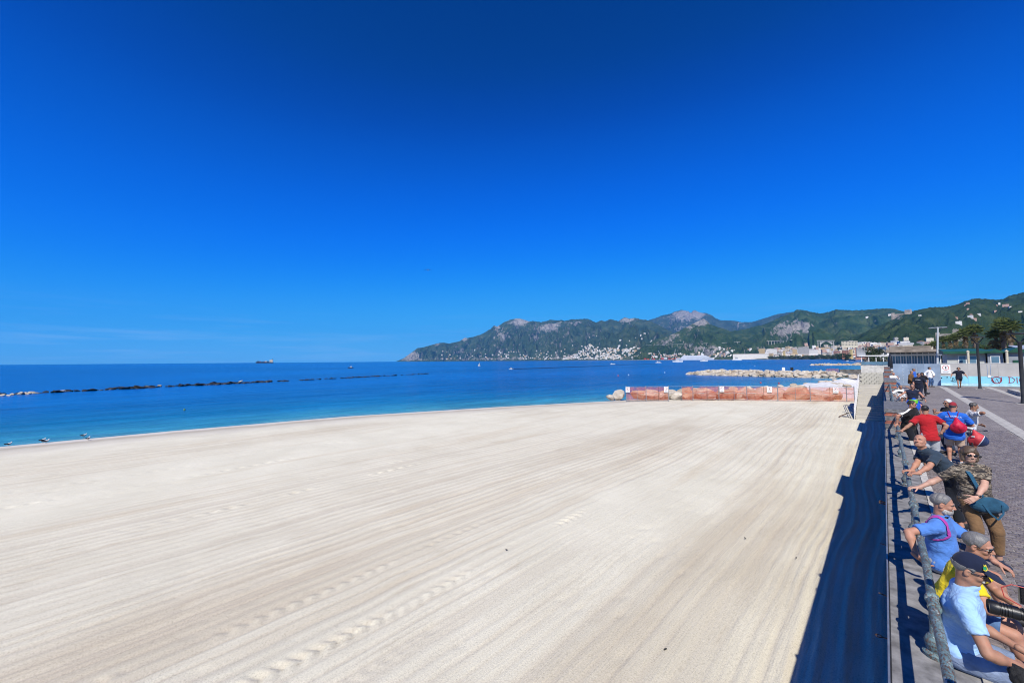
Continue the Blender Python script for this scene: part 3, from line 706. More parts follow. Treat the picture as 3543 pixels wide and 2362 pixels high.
for i in range(9):
    a = Vector(FP[i]); c = Vector(FP[i+1]); a.z = c.z = SAND-0.06; d = c-a; dn = d.normalized(); nr = Vector((-dn.y, dn.x, 0))
    t = thing('net_fence_bay', 'orange safety net on steel posts, '+names[i], 'fence', tuple(a), group='bays of the orange beach fence')
    q = MB(); q.tube(a-Vector((0, 0, 0.2)), a+Vector((0, 0, FH+0.12)), 0.055, n=8); q.build('post', galv, t)
    if i == 8:
        q = MB(); q.tube(c-Vector((0, 0, 0.2)), c+Vector((0, 0, FH+0.12)), 0.05, n=8); q.build('post', galv, t)
    md = a+d*0.55
    if i < 8:
        q = MB(); q.tube(md, md+Vector((0, 0, FH)), 0.022, n=6); q.build('mid_post', rust if i % 2 else galv, t)
    for h in (FH, FH*0.52, 0.12):
        q = MB(); q.tube(a+Vector((0, 0, h)), c+Vector((0, 0, h)), 0.014 if h != FH else 0.024, n=6); q.build('wire', galv, t)
    if i == 2: spans = [(0.0, 0.03), (0.55, 1.0)]
    else: spans = [(0.0, 1.0)]
    for s0, s1 in spans:
        if s1-s0 < 0.1: continue
        K = 14; J = 6; vs = []; n_ = VNoise(60+i)
        for k in range(K+1):
            for j in range(J+1):
                s_ = s0+(s1-s0)*k/K; h = 0.03+(FH-0.07)*j/J
                sag = 0.05*math.sin(s_*9+i)*(1 if j == J else 0.3)
                p = a+d*s_+nr*(0.04+0.10*float(n_(s_*6, j*0.5)))+Vector((0, 0, max(0.02, h-abs(sag)-(0.22*math.exp(-((s_-0.12)/0.1)**2) if (i in (3, 5) and j == J) else 0)))); vs.append(p)
        q = MB().add(vs, [(k*(J+1)+j, (k+1)*(J+1)+j, (k+1)*(J+1)+j+1, k*(J+1)+j+1) for k in range(K) for j in range(J)]); q.build('orange_net', net, t, True)
        q = MB(); q.path([a+d*(s0+(s1-s0)*k/8)+nr*0.10+Vector((0, 0, FH*0.55+0.06*math.sin(k*1.7+i))) for k in range(9)], 0.028, 5); q.build('net_band', net_band, t)
# smaller orange fence by the next beach
for lb, x0, x1, y_, zz, h in (('distant short orange net fence on the next beach', 2858, 2902, 1292, -3.1, 1.9), ('far orange mesh panel leaning by the beach kiosk', 3003, 3038, 1276, -1.9, 2.4)):
    a = Vector(un(x0, y_, zz)); c = Vector(un(x1, y_-1, zz)); c = a+(c-a).normalized()*min(12.0, (c-a).length)
    t = thing('net_fence', lb, 'fence', tuple(a)); q = MB()
    q.add([a, c, c+Vector((0, 0, h)), a+Vector((0, 0, h))], [(0, 1, 2, 3)]); q.build('orange_net', net, t)
    for p in (a, (a+c)/2, c):
        q = MB(); q.tube(p, p+Vector((0, 0, h+0.1)), 0.05, n=6); q.build('post', galv, t)
sign_w = pm('sign_white', (0.80, 0.80, 0.79), 0.5, 0.03, 5, 0); sign_r = pm('sign_red', (0.60, 0.03, 0.03), 0.5, 0.05, 5, 0); sign_k = pm('sign_black', (0.015, 0.015, 0.015), 0.5, 0.05, 5, 0); sign_gy = pm('sign_print', (0.42, 0.45, 0.50), 0.6, 0.1, 5, 0)
def no_entry_sign(label, c, right, w, h, back):
    """white board with a red ring, black figure and small print; c = centre, right = unit vector along the board"""
    c = Vector(c); rt = Vector(right).normalized(); up = Vector((0, 0, 1)); nrm = Vector(back).normalized()   # towards the viewer's side
    t = thing('warning_sign', label, 'sign', tuple(c-up*h/2))
    P = lambda u, v, e=0.0: c+rt*(u*w)+up*(v*h)+nrm*e
    q = MB(); q.extr([P(-.5, -.5), P(.5, -.5), P(.5, .5), P(-.5, .5)], nrm*0.012); q.build('board', sign_w, t)
    n = 20; R1 = 0.36; R2 = 0.30
    vs = []
    for k in range(n):
        a = 2*math.pi*k/n
        for R_ in (R1, R2): vs.append(P(0, 0.16, 0.0165)+rt*(R_*w*math.cos(a))+up*(R_*w*math.sin(a)))
    q = MB().add(vs, [(2*k, 2*k+1, 2*((k+1) % n)+1, 2*((k+1) % n)) for k in range(n)]); q.build('red_ring', sign_r, t)
    q = MB(); q.extr([P(-.035, .02, .0165), P(.06, .02, .0165), P(.09, .22, .0165), P(.02, .30, .0165), P(-.07, .24, .0165)], nrm*0.001); q.build('black_figure', sign_k, t)
    for k in range(3):
        q = MB(); q.extr([P(-.36+0.04*k, -.27-.07*k, .0165), P(.36-0.06*k, -.27-.07*k, .0165), P(.36-0.06*k, -.235-.07*k, .0165), P(-.36+0.04*k, -.235-.07*k, .0165)], nrm*0.001); q.build('print_line', sign_gy, t)
    return t
for lb, px, i, s_ in (('white warning sign with red ring on the leftmost fence post', 2171, 0, 0.06), ('white warning sign with red ring between the second net and the gap', 2304, 1, 0.88), ('white warning sign with red ring on the fifth fence bay', 2497, 4, 0.10), ('white warning sign with red ring above the craggy ochre boulder', 2663, 5, 0.73), ('white warning sign with red ring nearest the stairs', 2895, 7, 0.70)):
    a = Vector(FP[i]); c = Vector(FP[i+1]); d = (c-a); p = a+d*s_; p.z = SAND+1.55; dn = d.normalized()
    nr = Vector((dn.y, -dn.x, 0)); no_entry_sign(lb, p+nr*0.16, dn, 0.62, 0.80, nr)

# ------------------------------------------------------------------ hills across the bay
def hill_material(name, rocky, green=(0.034, 0.062, 0.026), green2=(0.060, 0.085, 0.034), sc=1.0, rockc=(0.33, 0.31, 0.29)):
    mt, nt, b = nodes_of(name); v = coords(nt, 'Object')
    f = noise(nt, v, 0.0045*sc, 8, 0.65); g = ramp(nt, f, [(0.32, tuple(q*0.62 for q in green)), (0.5, green), (0.70, green2)])
    ge = N(nt, 'ShaderNodeNewGeometry'); sx = N(nt, 'ShaderNodeSeparateXYZ'); L(nt, ge.outputs['Normal'], sx.inputs[0])
    at_ = N(nt, 'ShaderNodeAttribute', attribute_name='rock')
    f2 = noise(nt, v, 0.010*sc, 9, 0.72, 0.6)
    ad = N(nt, 'ShaderNodeMath', operation='ADD'); L(nt, f2, ad.inputs[0]); L(nt, at_.outputs['Fac'], ad.inputs[1])
    sub = N(nt, 'ShaderNodeMath', operation='MULTIPLY_ADD'); sub.inputs[1].default_value = -0.30; L(nt, sx.outputs[2], sub.inputs[0]); L(nt, ad.outputs[0], sub.inputs[2])
    mk = ramp(nt, sub.outputs[0], [(0.44-rocky, 0), (0.52-rocky, 1)])
    rc = ramp(nt, noise(nt, v, 0.03*sc, 5), [(0.35, tuple(q*0.55 for q in rockc)), (0.65, rockc)])
    L(nt, mix(nt, mk, g, rc), b.inputs['Base Color']); b.inputs['Roughness'].default_value = 1.0; b.inputs['Specular IOR Level'].default_value = 0.0
    bump(nt, b, noise(nt, v, 0.05*sc, 4, 0.7), 1.0, 12.0/sc)
    bump(nt, b, noise(nt, v, 0.006*sc, 5, 0.6), 1.0, 60.0/sc)
    return mt
class Hill:
    def __init__(s, sil, dc, df, seed, p0=1.15, pv=0.55, freq=26.0, rockp=None, foot=SEA-4.0, rough=0.85):
        az = [aze(x, y) for x, y in sil]; s.az = np.array([a for a, _ in az]); s.el = np.array([e for _, e in az])
        s.px = np.array([x for x, _ in sil]); s.dc, s.df, s.n, s.p0, s.pv, s.freq = dc, df, VNoise(seed), p0, pv, freq; s.foot = foot; s.rough = rough
    def DC(s, a): return np.interp(a, [aze(x, 1240)[0] for x, _ in s.dc], [d for _, d in s.dc])
    def DF(s, a): return np.interp(a, [aze(x, 1240)[0] for x, _ in s.df], [d for _, d in s.df])
    def h(s, a, t):
        a = np.asarray(a, float); t = np.asarray(t, float)
        dc = s.DC(a); df = s.DF(a); dist = df+(dc-df)*t
        zc = CAM[2]+np.interp(a, s.az, s.el)*dc
        tt = np.clip(t, 0, 1)
        wa = a+0.035*s.n(a*40, t*4)
        rid = 1-np.abs(s.n.fbm(wa*s.freq, t*1.1, 3))*1.5
        p = s.p0+0.55*s.pv*(0.5-rid)
        front = np.power(tt, np.clip(p, 0.55, 2.6))
        back = np.where(t > 1, np.clip(1-(t-1)*1.3, 0, 1), 1)
        z = s.foot+(zc-s.foot)*front*back
        env = tt*(1-tt)*4
        X = np.sin(a)*dist; Y = np.cos(a)*dist; q = 1.0/(0.16*(dc-df)+150)
        rg = 1-np.abs(s.n.fbm(X*q+7, Y*q+3, 5, 0.55))*1.3
        z = z+(zc-s.foot)*s.rough*env*(0.30*(rg-0.55)+0.05*s.n.fbm(X*q*6, Y*q*6, 3))
        lim = CAM[2]+(np.interp(a, s.az, s.el))*dist*0.985
        z = np.where(t < 0.97, np.minimum(z, np.maximum(lim, s.foot)), z)
        return np.maximum(z, s.foot), dist
    def mesh(s, name, mt, nu=420, nt=90, rock=None):
        A = np.linspace(s.az[0], s.az[-1], nu); T = np.concatenate([np.linspace(0, 1, nt), np.linspace(1.05, 1.7, 10)])
        AA, TT = np.meshgrid(A, T, indexing='ij'); z, d = s.h(AA, TT)
        jag = s.n.fbm(AA*500, TT*2, 2)*0.006*(z-s.foot)*np.exp(-((TT-1)/0.12)**2); z = z+jag
        V = np.stack([np.sin(AA)*d, np.cos(AA)*d, z], -1).reshape(-1, 3)
        me = np_mesh(name, V, grid_faces(*AA.shape)[:, ::-1])
        rk = np.zeros_like(AA)
        for (x, y, rx, ry, k) in (rock or []):
            pxs = np.interp(AA, s.az, s.px); ely = np.arctan((z-CAM[2])/d)
            a0, e0 = aze(x, y); rk = rk+k*np.exp(-((pxs-x)/rx)**2-((ely-math.atan(e0))*FPX*0.85/ry)**2)
        vattr(me, 'rock', np.clip(rk, -0.5, 0.6)); o = link(name, me, mt); tag(o, kind='structure'); return o
    def find(s, px, py):
        """ground point seen at this bearing and elevation"""
        a, e = aze(px, py); t = np.linspace(0.0, 1, 200); z, d = s.h(np.full_like(t, a), t); el = (z-CAM[2])/d
        i = int(np.argmax(el >= e)) if (el >= e).any() else 199
        return polar(a, d[i], z[i]), t[i]
silA = [(1372, 1249), (1379, 1247), (1398, 1238), (1420, 1222), (1444, 1204), (1465, 1201), (1492, 1193), (1519, 1186), (1537, 1185), (1554, 1188), (1590, 1180), (1608, 1168), (1617, 1169), (1638, 1165), (1668, 1155), (1697, 1138), (1709, 1126), (1721, 1129), (1745, 1114), (1766, 1105), (1793, 1101), (1810, 1105), (1828, 1111), (1846, 1110), (1870, 1114), (1888, 1111), (1906, 1105), (1921, 1108), (1944, 1106), (1953, 1110), (1977, 1104.6), (2001, 1104), (2016, 1102.5), (2034, 1102.5), (2063, 1116), (2078, 1108), (2096, 1111), (2112, 1103), (2140, 1111), (2149, 1104), (2161, 1098), (2179, 1102), (2200, 1099), (2215, 1104), (2245, 1108), (2280, 1125), (2330, 1150), (2420, 1190), (2520, 1215), (2600, 1230)]
silB = [(2200, 1130), (2230, 1114), (2247, 1107), (2268, 1099.5), (2292, 1091), (2322, 1085), (2340, 1076), (2358, 1072), (2381, 1076), (2390, 1082), (2402, 1072), (2417, 1079), (2429, 1082), (2444, 1083), (2465, 1092), (2477, 1101), (2497, 1108.5), (2530, 1108.5), (2566, 1114), (2584, 1114), (2605, 1113), (2640, 1102.5), (2685, 1088), (2730, 1079), (2780, 1082), (2900, 1100)]
silC = [(2190, 1225), (2227, 1196), (2268, 1174), (2313, 1162), (2352, 1144), (2381, 1128), (2402, 1117), (2423, 1107), (2435, 1102.5), (2447, 1111), (2456, 1120), (2483, 1131), (2512, 1140), (2540, 1152), (2600, 1170), (2680, 1195), (2760, 1220)]
silD = [(2440, 1190), (2480, 1160), (2524, 1146), (2551, 1143), (2581, 1138), (2611, 1129), (2640, 1123), (2670, 1111), (2700, 1096.5), (2730, 1086), (2745, 1079), (2754, 1071), (2778, 1072), (2808, 1079), (2839, 1084.6), (2866, 1079), (2894, 1070), (2945, 1073.6), (2996, 1072), (3047, 1067), (3081, 1067), (3102, 1070), (3133, 1079), (3200, 1100), (3300, 1130)]
silE = [(2880, 1215), (2945, 1167), (2996, 1147), (3030, 1130), (3064, 1116), (3098, 1100), (3112, 1090), (3133, 1080), (3167, 1074), (3218, 1063), (3273, 1061), (3313, 1053), (3337, 1041), (3375, 1032), (3409, 1034), (3457, 1036), (3474, 1033), (3491, 1024), (3518, 1017), (3543, 1010.5), (3650, 985), (3900, 960)]
hA = Hill(silA, [(1372, 10500), (1800, 10500), (2250, 9000), (2600, 6500)], [(1372, 10200), (1420, 9300), (1800, 7600), (2060, 5600), (2250, 4300), (2600, 3400)], 31, 1.25, 0.9, 30)
hB = Hill(silB, [(2200, 13000), (2900, 12500)], [(2200, 8500), (2900, 8000)], 32, 1.3, 0.9, 34)
hC = Hill(silC, [(2190, 5200), (2435, 6200), (2760, 4600)], [(2190, 4200), (2435, 3650), (2760, 3000)], 33, 1.2, 0.5, 30)
hD = Hill(silD, [(2440, 5600), (2750, 7000), (3300, 6500)], [(2440, 4000), (2600, 3300), (2850, 2700), (3300, 2600)], 34, 1.3, 0.7, 24)
hE = Hill(silE, [(2880, 3300), (3120, 3700), (3543, 4600), (3900, 4600)], [(2880, 2500), (2960, 1700), (3100, 1500), (3543, 1300), (3900, 1300)], 35, 1.25, 0.6, 20, foot=-1.0)
gA = hill_material('headland_scrub', 0.03, (0.042, 0.064, 0.034), (0.085, 0.100, 0.055)); gB = hill_material('rocky_massif', 0.0, (0.045, 0.062, 0.04), (0.075, 0.085, 0.06), 0.9, (0.30, 0.28, 0.27)); gC = hill_material('wooded_hill', 0.0, (0.036, 0.062, 0.024), (0.085, 0.105, 0.045), 1.5); gE = hill_material('near_wooded_hill', -0.07, (0.030, 0.050, 0.021), (0.066, 0.086, 0.036), 2.2)
hA.mesh('headland', gA, 760, 110, [(1800, 1110, 40, 16, .34), (1900, 1132, 40, 12, .34), (1720, 1128, 12, 12, .3), (1608, 1172, 14, 8, .3), (1420, 1232, 30, 16, .35), (1510, 1190, 20, 6, .25), (2170, 1105, 40, 10, .3), (1900, 1240, 500, 4, .22), (1735, 1160, 20, 12, .2), (1990, 1115, 60, 8, .16), (1600, 1210, 60, 12, .08)])
hB.mesh('massif', gB, 380, 70, [(2360, 1086, 40, 16, .30), (2415, 1088, 36, 18, .30), (2560, 1120, 60, 10, .2), (2300, 1110, 60, 30, .12)])
hC.mesh('pointed_hill', gC, 460, 90, [(2425, 1112, 30, 12, .5), (2380, 1130, 20, 8, .3), (2330, 1160, 30, 10, .22), (2300, 1180, 60, 14, .2), (2450, 1210, 90, 16, .22)])
hD.mesh('ridge_hills', gC, 620, 100, [(2760, 1130, 45, 14, .38), (2700, 1145, 40, 16, .2), (2620, 1210, 60, 10, .1)])
hE.mesh('castle_hill', gE, 560, 110, [(3110, 1098, 26, 12, .30)])
# ------------------------------------------------------------------ houses and town
wallc = {'white': (0.80, 0.78, 0.74), 'cream': (0.70, 0.62, 0.48), 'ochre': (0.56, 0.42, 0.22), 'pink': (0.52, 0.33, 0.26), 'grey': (0.40, 0.39, 0.38), 'brick': (0.34, 0.16, 0.11), 'blue': (0.20, 0.28, 0.42), 'yellow': (0.60, 0.46, 0.20)}
def facade(name, c, win=True, dark=(0.16, 0.17, 0.19), bw=3.6, rh=3.2, ms=1.15):
    if ('fac', name) in _mc: return _mc[('fac', name)]
    mt, nt, b = nodes_of('facade_'+name)
    tc = N(nt, 'ShaderNodeTexCoord'); sx = N(nt, 'ShaderNodeSeparateXYZ'); L(nt, tc.outputs['Object'], sx.inputs[0])
    ad = N(nt, 'ShaderNodeMath', operation='ADD'); L(nt, sx.outputs[0], ad.inputs[0]); L(nt, sx.outputs[1], ad.inputs[1])
    cb = N(nt, 'ShaderNodeCombineXYZ'); L(nt, ad.outputs[0], cb.inputs[0]); L(nt, sx.outputs[2], cb.inputs[1])
    br = N(nt, 'ShaderNodeTexBrick'); br.offset = 0.0; br.inputs['Scale'].default_value = 1.0; br.inputs['Brick Width'].default_value = bw; br.inputs['Row Height'].default_value = rh; br.inputs['Mortar Size'].default_value = ms; br.inputs['Mortar Smooth'].default_value = 0.0
    L(nt, cb.outputs[0], br.inputs['Vector'])
    br.inputs['Color1'].default_value = (*dark, 1); br.inputs['Color2'].default_value = tuple(q*1.7 for q in dark)+(1,); br.inputs['Mortar'].default_value = (*c, 1)
    st_ = ramp(nt, noise(nt, coords(nt, 'Object', (1, 1, 0.3)), 0.2, 4), [(0.3, 0.85), (0.7, 1.05)])
    mm = N(nt, 'ShaderNodeMix', data_type='RGBA', blend_type='MULTIPLY'); mm.inputs[0].default_value = 1.0; L(nt, br.outputs[0], mm.inputs[6]); L(nt, st_, mm.inputs[7])
    L(nt, mm.outputs[2], b.inputs['Base Color']); b.inputs['Roughness'].default_value = 0.8
    _mc[('fac', name)] = mt; return mt
roof_t = pm('terracotta_roof', (0.34, 0.17, 0.11), 0.9, 0.2, 0.5, 0.3, 3.0); roof_f = pm('flat_roof', (0.42, 0.40, 0.37), 0.9, 0.15, 0.3, 0.2, 2.0)
_hm = {}
def house_mesh(colr, kind):
    """unit building meshes shared between alike buildings: local size in metres"""
    k = (colr, kind)
    if k in _hm: return _hm[k]
    w, d, h = {'cottage': (13, 10, 7), 'villa': (20, 12, 9), 'block': (24, 14, 20), 'tower': (20, 16, 30), 'long': (46, 14, 17), 'hall': (50, 30, 12)}[kind]
    q = MB(); q.box((0, 0, h/2-6), (w, d, h+12)); me1 = q.mesh('wall'); me1.materials.append(facade(colr, wallc[colr]))
    q = MB()
    if kind in ('cottage', 'villa') and colr != 'white':
        q.add([(-w/2-.6, -d/2-.6, h), (w/2+.6, -d/2-.6, h), (w/2+.6, d/2+.6, h), (-w/2-.6, d/2+.6, h), (-w/4, 0, h+d*.22), (w/4, 0, h+d*.22)], [(0, 1, 5, 4), (1, 2, 5), (2, 3, 4, 5), (3, 0, 4), (3, 2, 1, 0)]); mt = roof_t
    else:
        q.box((0, 0, h+0.35), (w+.8, d+.8, 0.7)); q.box((w*.2, 0, h+1.7), (w*.22, d*.4, 2.4)); mt = roof_f if kind != 'long' else roof_t
    me2 = q.mesh('roof'); me2.materials.append(mt); _hm[k] = (me1, me2, h); return _hm[k]
def house(label, group, loc, az, colr, kind, sc=1.0, cat='house', r=rnd):
    m1, m2, h = house_mesh(colr, kind)
    t = thing({'cottage': 'hillside_house', 'villa': 'villa', 'block': 'apartment_block', 'tower': 'tower_block', 'long': 'waterfront_building', 'hall': 'hall'}[kind], label, cat, tuple(loc), az, group)
    t.scale = (sc, sc, sc); link('wall', m1, None, t); link('roof', m2, None, t); return t
rh = random.Random(12)
def cluster(label, group, hill, n, x0, x1, ytop, ybot, cols, kinds, sc=(0.8, 1.3), cat='house', bias=1.0):
    for i in range(n):
        px = rh.uniform(x0, x1); yt = ytop(px) if callable(ytop) else ytop; py = ybot-(ybot-yt)*rh.random()**bias
        p, t = hill.find(px, py)
        house(label, group, (p[0], p[1], p[2]-1), -aze(px, py)[0]+rh.uniform(-.7, .7), rh.choice(cols), rh.choice(kinds), rh.uniform(*sc), cat)
W3 = ['white', 'white', 'white', 'cream']
cluster('tiny pale house scattered low on the long headland slope', 'scattered headland houses', hA, 110, 1520, 1960, 1208, 1243, W3+['grey', 'ochre'], ['cottage', 'villa'], (0.9, 1.7), bias=1.8)
cluster('small white house on the steep village cone above the shore', 'village cone houses', hA, 210, 1950, 2115, lambda x: 1243-52*max(0.1, 1-abs(x-2042)/85), 1243, ['white', 'white', 'white', 'cream'], ['cottage', 'villa'], (1.0, 1.7))
cluster('pale house on the terraced slope right of the village cone', 'terrace houses', hA, 130, 2075, 2235, 1206, 1243, W3+['ochre'], ['cottage', 'villa', 'villa'], (0.9, 1.6))
cluster('lone white house high on the wooded mountain slope', 'high lone houses', hA, 14, 1980, 2260, 1150, 1200, ['white'], ['cottage', 'villa'], (1.0, 1.6))
cluster('pale house on the lower slope of the pointed hill', 'pointed hill houses', hC, 40, 2470, 2640, 1205, 1240, W3+['pink'], ['cottage', 'villa', 'block'], (0.6, 1.0))
cluster('pale shed or house behind the harbour quay', 'harbour buildings', hC, 70, 2240, 2540, 1222, 1243, W3+['grey', 'ochre', 'pink'], ['villa', 'block', 'hall', 'cottage'], (0.45, 0.9), 'building')
cluster('pale apartment block in the dense town across the bay', 'town apartment blocks', hD, 170, 2630, 2890, lambda x: 1215-10*((x-2640)/240), 1239, W3+['cream', 'ochre', 'pink', 'grey'], ['block', 'block', 'tower', 'long'], (0.65, 1.15), 'building')
cluster('pale town building climbing the foot of the castle hill', 'castle hill town buildings', hE, 150, 2880, 3100, lambda x: 1196-6*((x-2890)/200), 1236, W3+['cream', 'ochre', 'pink', 'brick'], ['block', 'block', 'long', 'villa'], (0.5, 0.85), 'building')
cluster('low pale building of the town edge behind the beach kiosks', 'town edge buildings', hE, 26, 3090, 3230, 1176, 1222, W3+['grey', 'pink'], ['block', 'hall', 'villa'], (0.5, 0.8), 'building')
cluster('small white villa high among the trees of the castle hill', 'castle hill villas', hE, 16, 3180, 3543, 1050, 1150, ['white', 'white', 'pink'], ['cottage', 'villa'], (0.4, 0.7), 'villa')
for lb, px, py, hl, cl, kd, sc in (('white villa alone on the ridge left of the castle ruin', 3000, 1098, hD, 'white', 'villa', 1.0), ('white house on the ridge just left of the castle ruin', 3078, 1092, hD, 'white', 'villa', 1.0), ('long pale convent on the hilltop slope at upper right', 3480, 1058, hE, 'pink', 'long', 0.5), ('white farmhouse below the castle ridge at right', 3318, 1126, hE, 'white', 'villa', 0.8)):
    p, t = hl.find(px, py); house(lb, None, (p[0], p[1], p[2]-1), -aze(px, py)[0], cl, kd, sc, 'house')
# individual town landmarks, each built at the water's edge of its hill
def landmark(label, px0, px1, ytop, ybot, dist, colr, cat='building', floors=6, roof=None, depth=16.0, name='town_building', balc=False, wc=None):
    a0, e0 = aze(px0, ybot); a1, e1 = aze(px1, ybot); P0 = polar(a0, dist); P1 = polar(a1, dist); d = P1-P0; w = float(np.linalg.norm(d)); rz = math.atan2(d[1], d[0])
    zt = CAM[2]+aze((px0+px1)/2, ytop)[1]*dist; zb = CAM[2]+aze((px0+px1)/2, ybot)[1]*dist; H = zt-zb; c = (P0+P1)/2
    t = thing(name, label, cat, (c[0], c[1], zb), rz)
    fh = H/floors; nb = max(2, int(w/3.8))
    q = MB(); q.box((0, depth/2, H/2-3), (w, depth, H+6)); q.build('wall', pm('render_'+colr, wc or wallc[colr], 0.85, 0.08, 0.3, 0.1, 3), t, local=True)
    q = MB(); q.box((0, depth/2, H+0.3), (w+0.8, depth+0.8, 0.6)); q.box((w*0.1, depth/2, H+1.5), (w*0.25, depth*0.4, 2.0)); q.build('roof', roof or roof_f, t, local=True)
    wm = MB(); wm.box((0, 0, 0), (w/nb*0.42, 0.3, fh*0.52)); wme = wm.mesh('window'); wme.materials.append(pm('dark_window', (0.05, 0.06, 0.075), 0.2, 0.2, 0.5, 0))
    for f in range(floors):
        for b in range(nb):
            o = link('window', wme, None, t); o.location = ((b+0.5-nb/2)*w/nb, -0.08, fh*(f+0.55))
        if balc:
            q = MB(); q.box((0, -0.7, fh*(f+0.2)), (w*0.8, 1.4, 0.9)); q.build('balcony', white_p, t, local=True)
    return t
landmark('long white waterfront palace with a regular row of columns', 2536, 2660, 1224, 1239, 3350, 'white', floors=4, roof=roof_t)
landmark('tan residential towers behind the waterfront palace', 2626, 2648, 1206, 1226, 3500, 'ochre', floors=8)
landmark('white residential towers behind the waterfront palace', 2652, 2690, 1207, 1228, 3480, 'white', floors=8)
landmark('single yellow tower by the town waterfront', 2710, 2718, 1213, 1230, 2800, 'yellow', floors=7)
landmark('orange and cream building right of the yellow tower', 2742, 2758, 1208, 1222, 3000, 'ochre', floors=6)
landmark('grey stepped apartment building in mid town', 2762, 2800, 1200, 1222, 2900, 'grey', floors=8)
landmark('white cylinder fronted apartment building in mid town', 2800, 2830, 1209, 1224, 2700, 'white', floors=6)
landmark('brick red apartment building with a dark tree before it', 2914, 2936, 1212, 1234, 1300, 'brick', floors=7, depth=14)
landmark('narrow yellow apartment building next to the brick one', 2941, 2951, 1208, 1233, 1200, 'yellow', floors=8, depth=14)
landmark('red and cream apartment block with white balcony bands', 2960, 3005, 1202, 1232, 900, 'pink', floors=8, depth=14, balc=True, wc=(0.42, 0.20, 0.15))
landmark('blue glass fronted office building in the trees', 3038, 3066, 1200, 1214, 900, 'blue', floors=4, depth=14, wc=(0.10, 0.17, 0.34))
landmark('broad white low hall with a pitched pale roof', 3030, 3076, 1217, 1228, 500, 'white', floors=1, depth=14)
landmark('small cream terrace house behind the kiosk roof', 3090, 3138, 1207, 1222, 330, 'cream', floors=2, depth=8, wc=(0.66, 0.60, 0.44))
landmark('wide pale stadium like hall on the town hill', 2912, 2968, 1180, 1196, 1900, 'cream', floors=3)
# ruined castle on its spur and old fort
for lb, px, py, d_, s in (('ruined stone castle on the spur of the wooded hill', 3128, 1092, 3650, 1.0), ('old square fort tower behind the palm trees', 3294, 1163, 950, 0.30)):
    a, e = aze(px, py); z = CAM[2]+e*d_; P = polar(a, d_, z); t = thing('castle_ruin', lb, 'castle', tuple(P), -a); t.scale = (s, s, s)
    cs = pm('castle_stone', (0.36, 0.31, 0.26), 0.95, 0.2, 0.05, 0.5, 0.4, bdist=1.0)
    q = MB(); q.box((20, 0, 4), (34, 30, 60)); q.build('keep', cs, t, local=True)
    q = MB(); q.box((-26, 4, -8), (60, 24, 44)); q.build('curtain_wall', cs, t, local=True)
    q = MB(); q.box((-52, 4, -6), (16, 20, 56)); q.build('side_tower', cs, t, local=True)
    for k in range(4):
        q = MB(); q.box((8+8*k, -13.5, 36.5), (4, 3, 5)); q.build('merlon', cs, t, local=True)
# viaducts along the pointed hill
def viaduct(label, pts, w, arch=None):
    P = [Vector(p) for p in pts]; t = thing('viaduct', label, 'bridge', tuple(P[0])); q = MB()
    for a, c in zip(P[:-1], P[1:]):
        d = (c-a); n = Vector((-d.y, d.x, 0)).normalized()*w/2; h = Vector((0, 0, 3.0))
        q.add([a-n, a+n, c+n, c-n, a-n+h, a+n+h, c+n+h, c-n+h], [(0, 1, 2, 3), (7, 6, 5, 4), (0, 4, 5, 1), (1, 5, 6, 2), (2, 6, 7, 3), (3, 7, 4, 0)])
    vm = pm('viaduct_concrete', (0.50, 0.49, 0.46), 0.9, 0.1, 0.05, 0); q.build('deck', vm, t)
    a, c = P[0], P[-1]
    if arch:
        i0, i1, hh = arch; A_ = a+(c-a)*i0; B_ = a+(c-a)*i1; n = 14
        q = MB(); q.path([A_+(B_-A_)*(k/n)+Vector((0, 0, -hh*(1-math.sin(math.pi*k/n))-2)) for k in range(n+1)], 3.0, 6); q.build('arch', vm, t)
        for k in range(n+1):
            u = k/n; top = A_+(B_-A_)*u; dp = hh*(1-math.sin(math.pi*u))+1
            if dp > 6: q = MB(); q.tube(top, top-Vector((0, 0, dp)), 1.6, n=6); q.build('column', vm, t)
    for k in range(8):
        top = a+(c-a)*(k+0.5)/8
        if arch and arch[0] < (k+0.5)/8 < arch[1]: continue
        q = MB(); q.tube(top, top-Vector((0, 0, 34)), 2.0, n=6); q.build('pier', vm, t)
def on(hill, px, py, fwd=40):
    p, t = hill.find(px, py); a = aze(px, py)[0]; return p-np.array([math.sin(a), math.cos(a), 0])*fwd
def seg(hill, lst): return [on(hill, x, y) for x, y in lst]
viaduct('long thin motorway viaduct below the pointed hill, left part', seg(hC, [(2236, 1195), (2290, 1194.5), (2372, 1194)]), 14)
viaduct('white arched motorway viaduct at the middle of the pointed hill', seg(hC, [(2374, 1193), (2432, 1191)]), 14, (0.22, 0.80, 34))
viaduct('motorway viaduct on the right flank of the pointed hill', seg(hC, [(2436, 1190), (2500, 1187.5), (2560, 1186)]), 14)
viaduct('motorway viaduct with short pillars above the town', seg(hD, [(2655, 1183), (2700, 1180), (2738, 1178.5)]), 14)
viaduct('dark arched bridge over the valley behind the town', seg(hE, [(2826, 1186), (2888, 1178)]) if False else [far(2826, 1179, 2900), far(2888, 1179, 2900)], 12, (0.2, 0.85, 18))

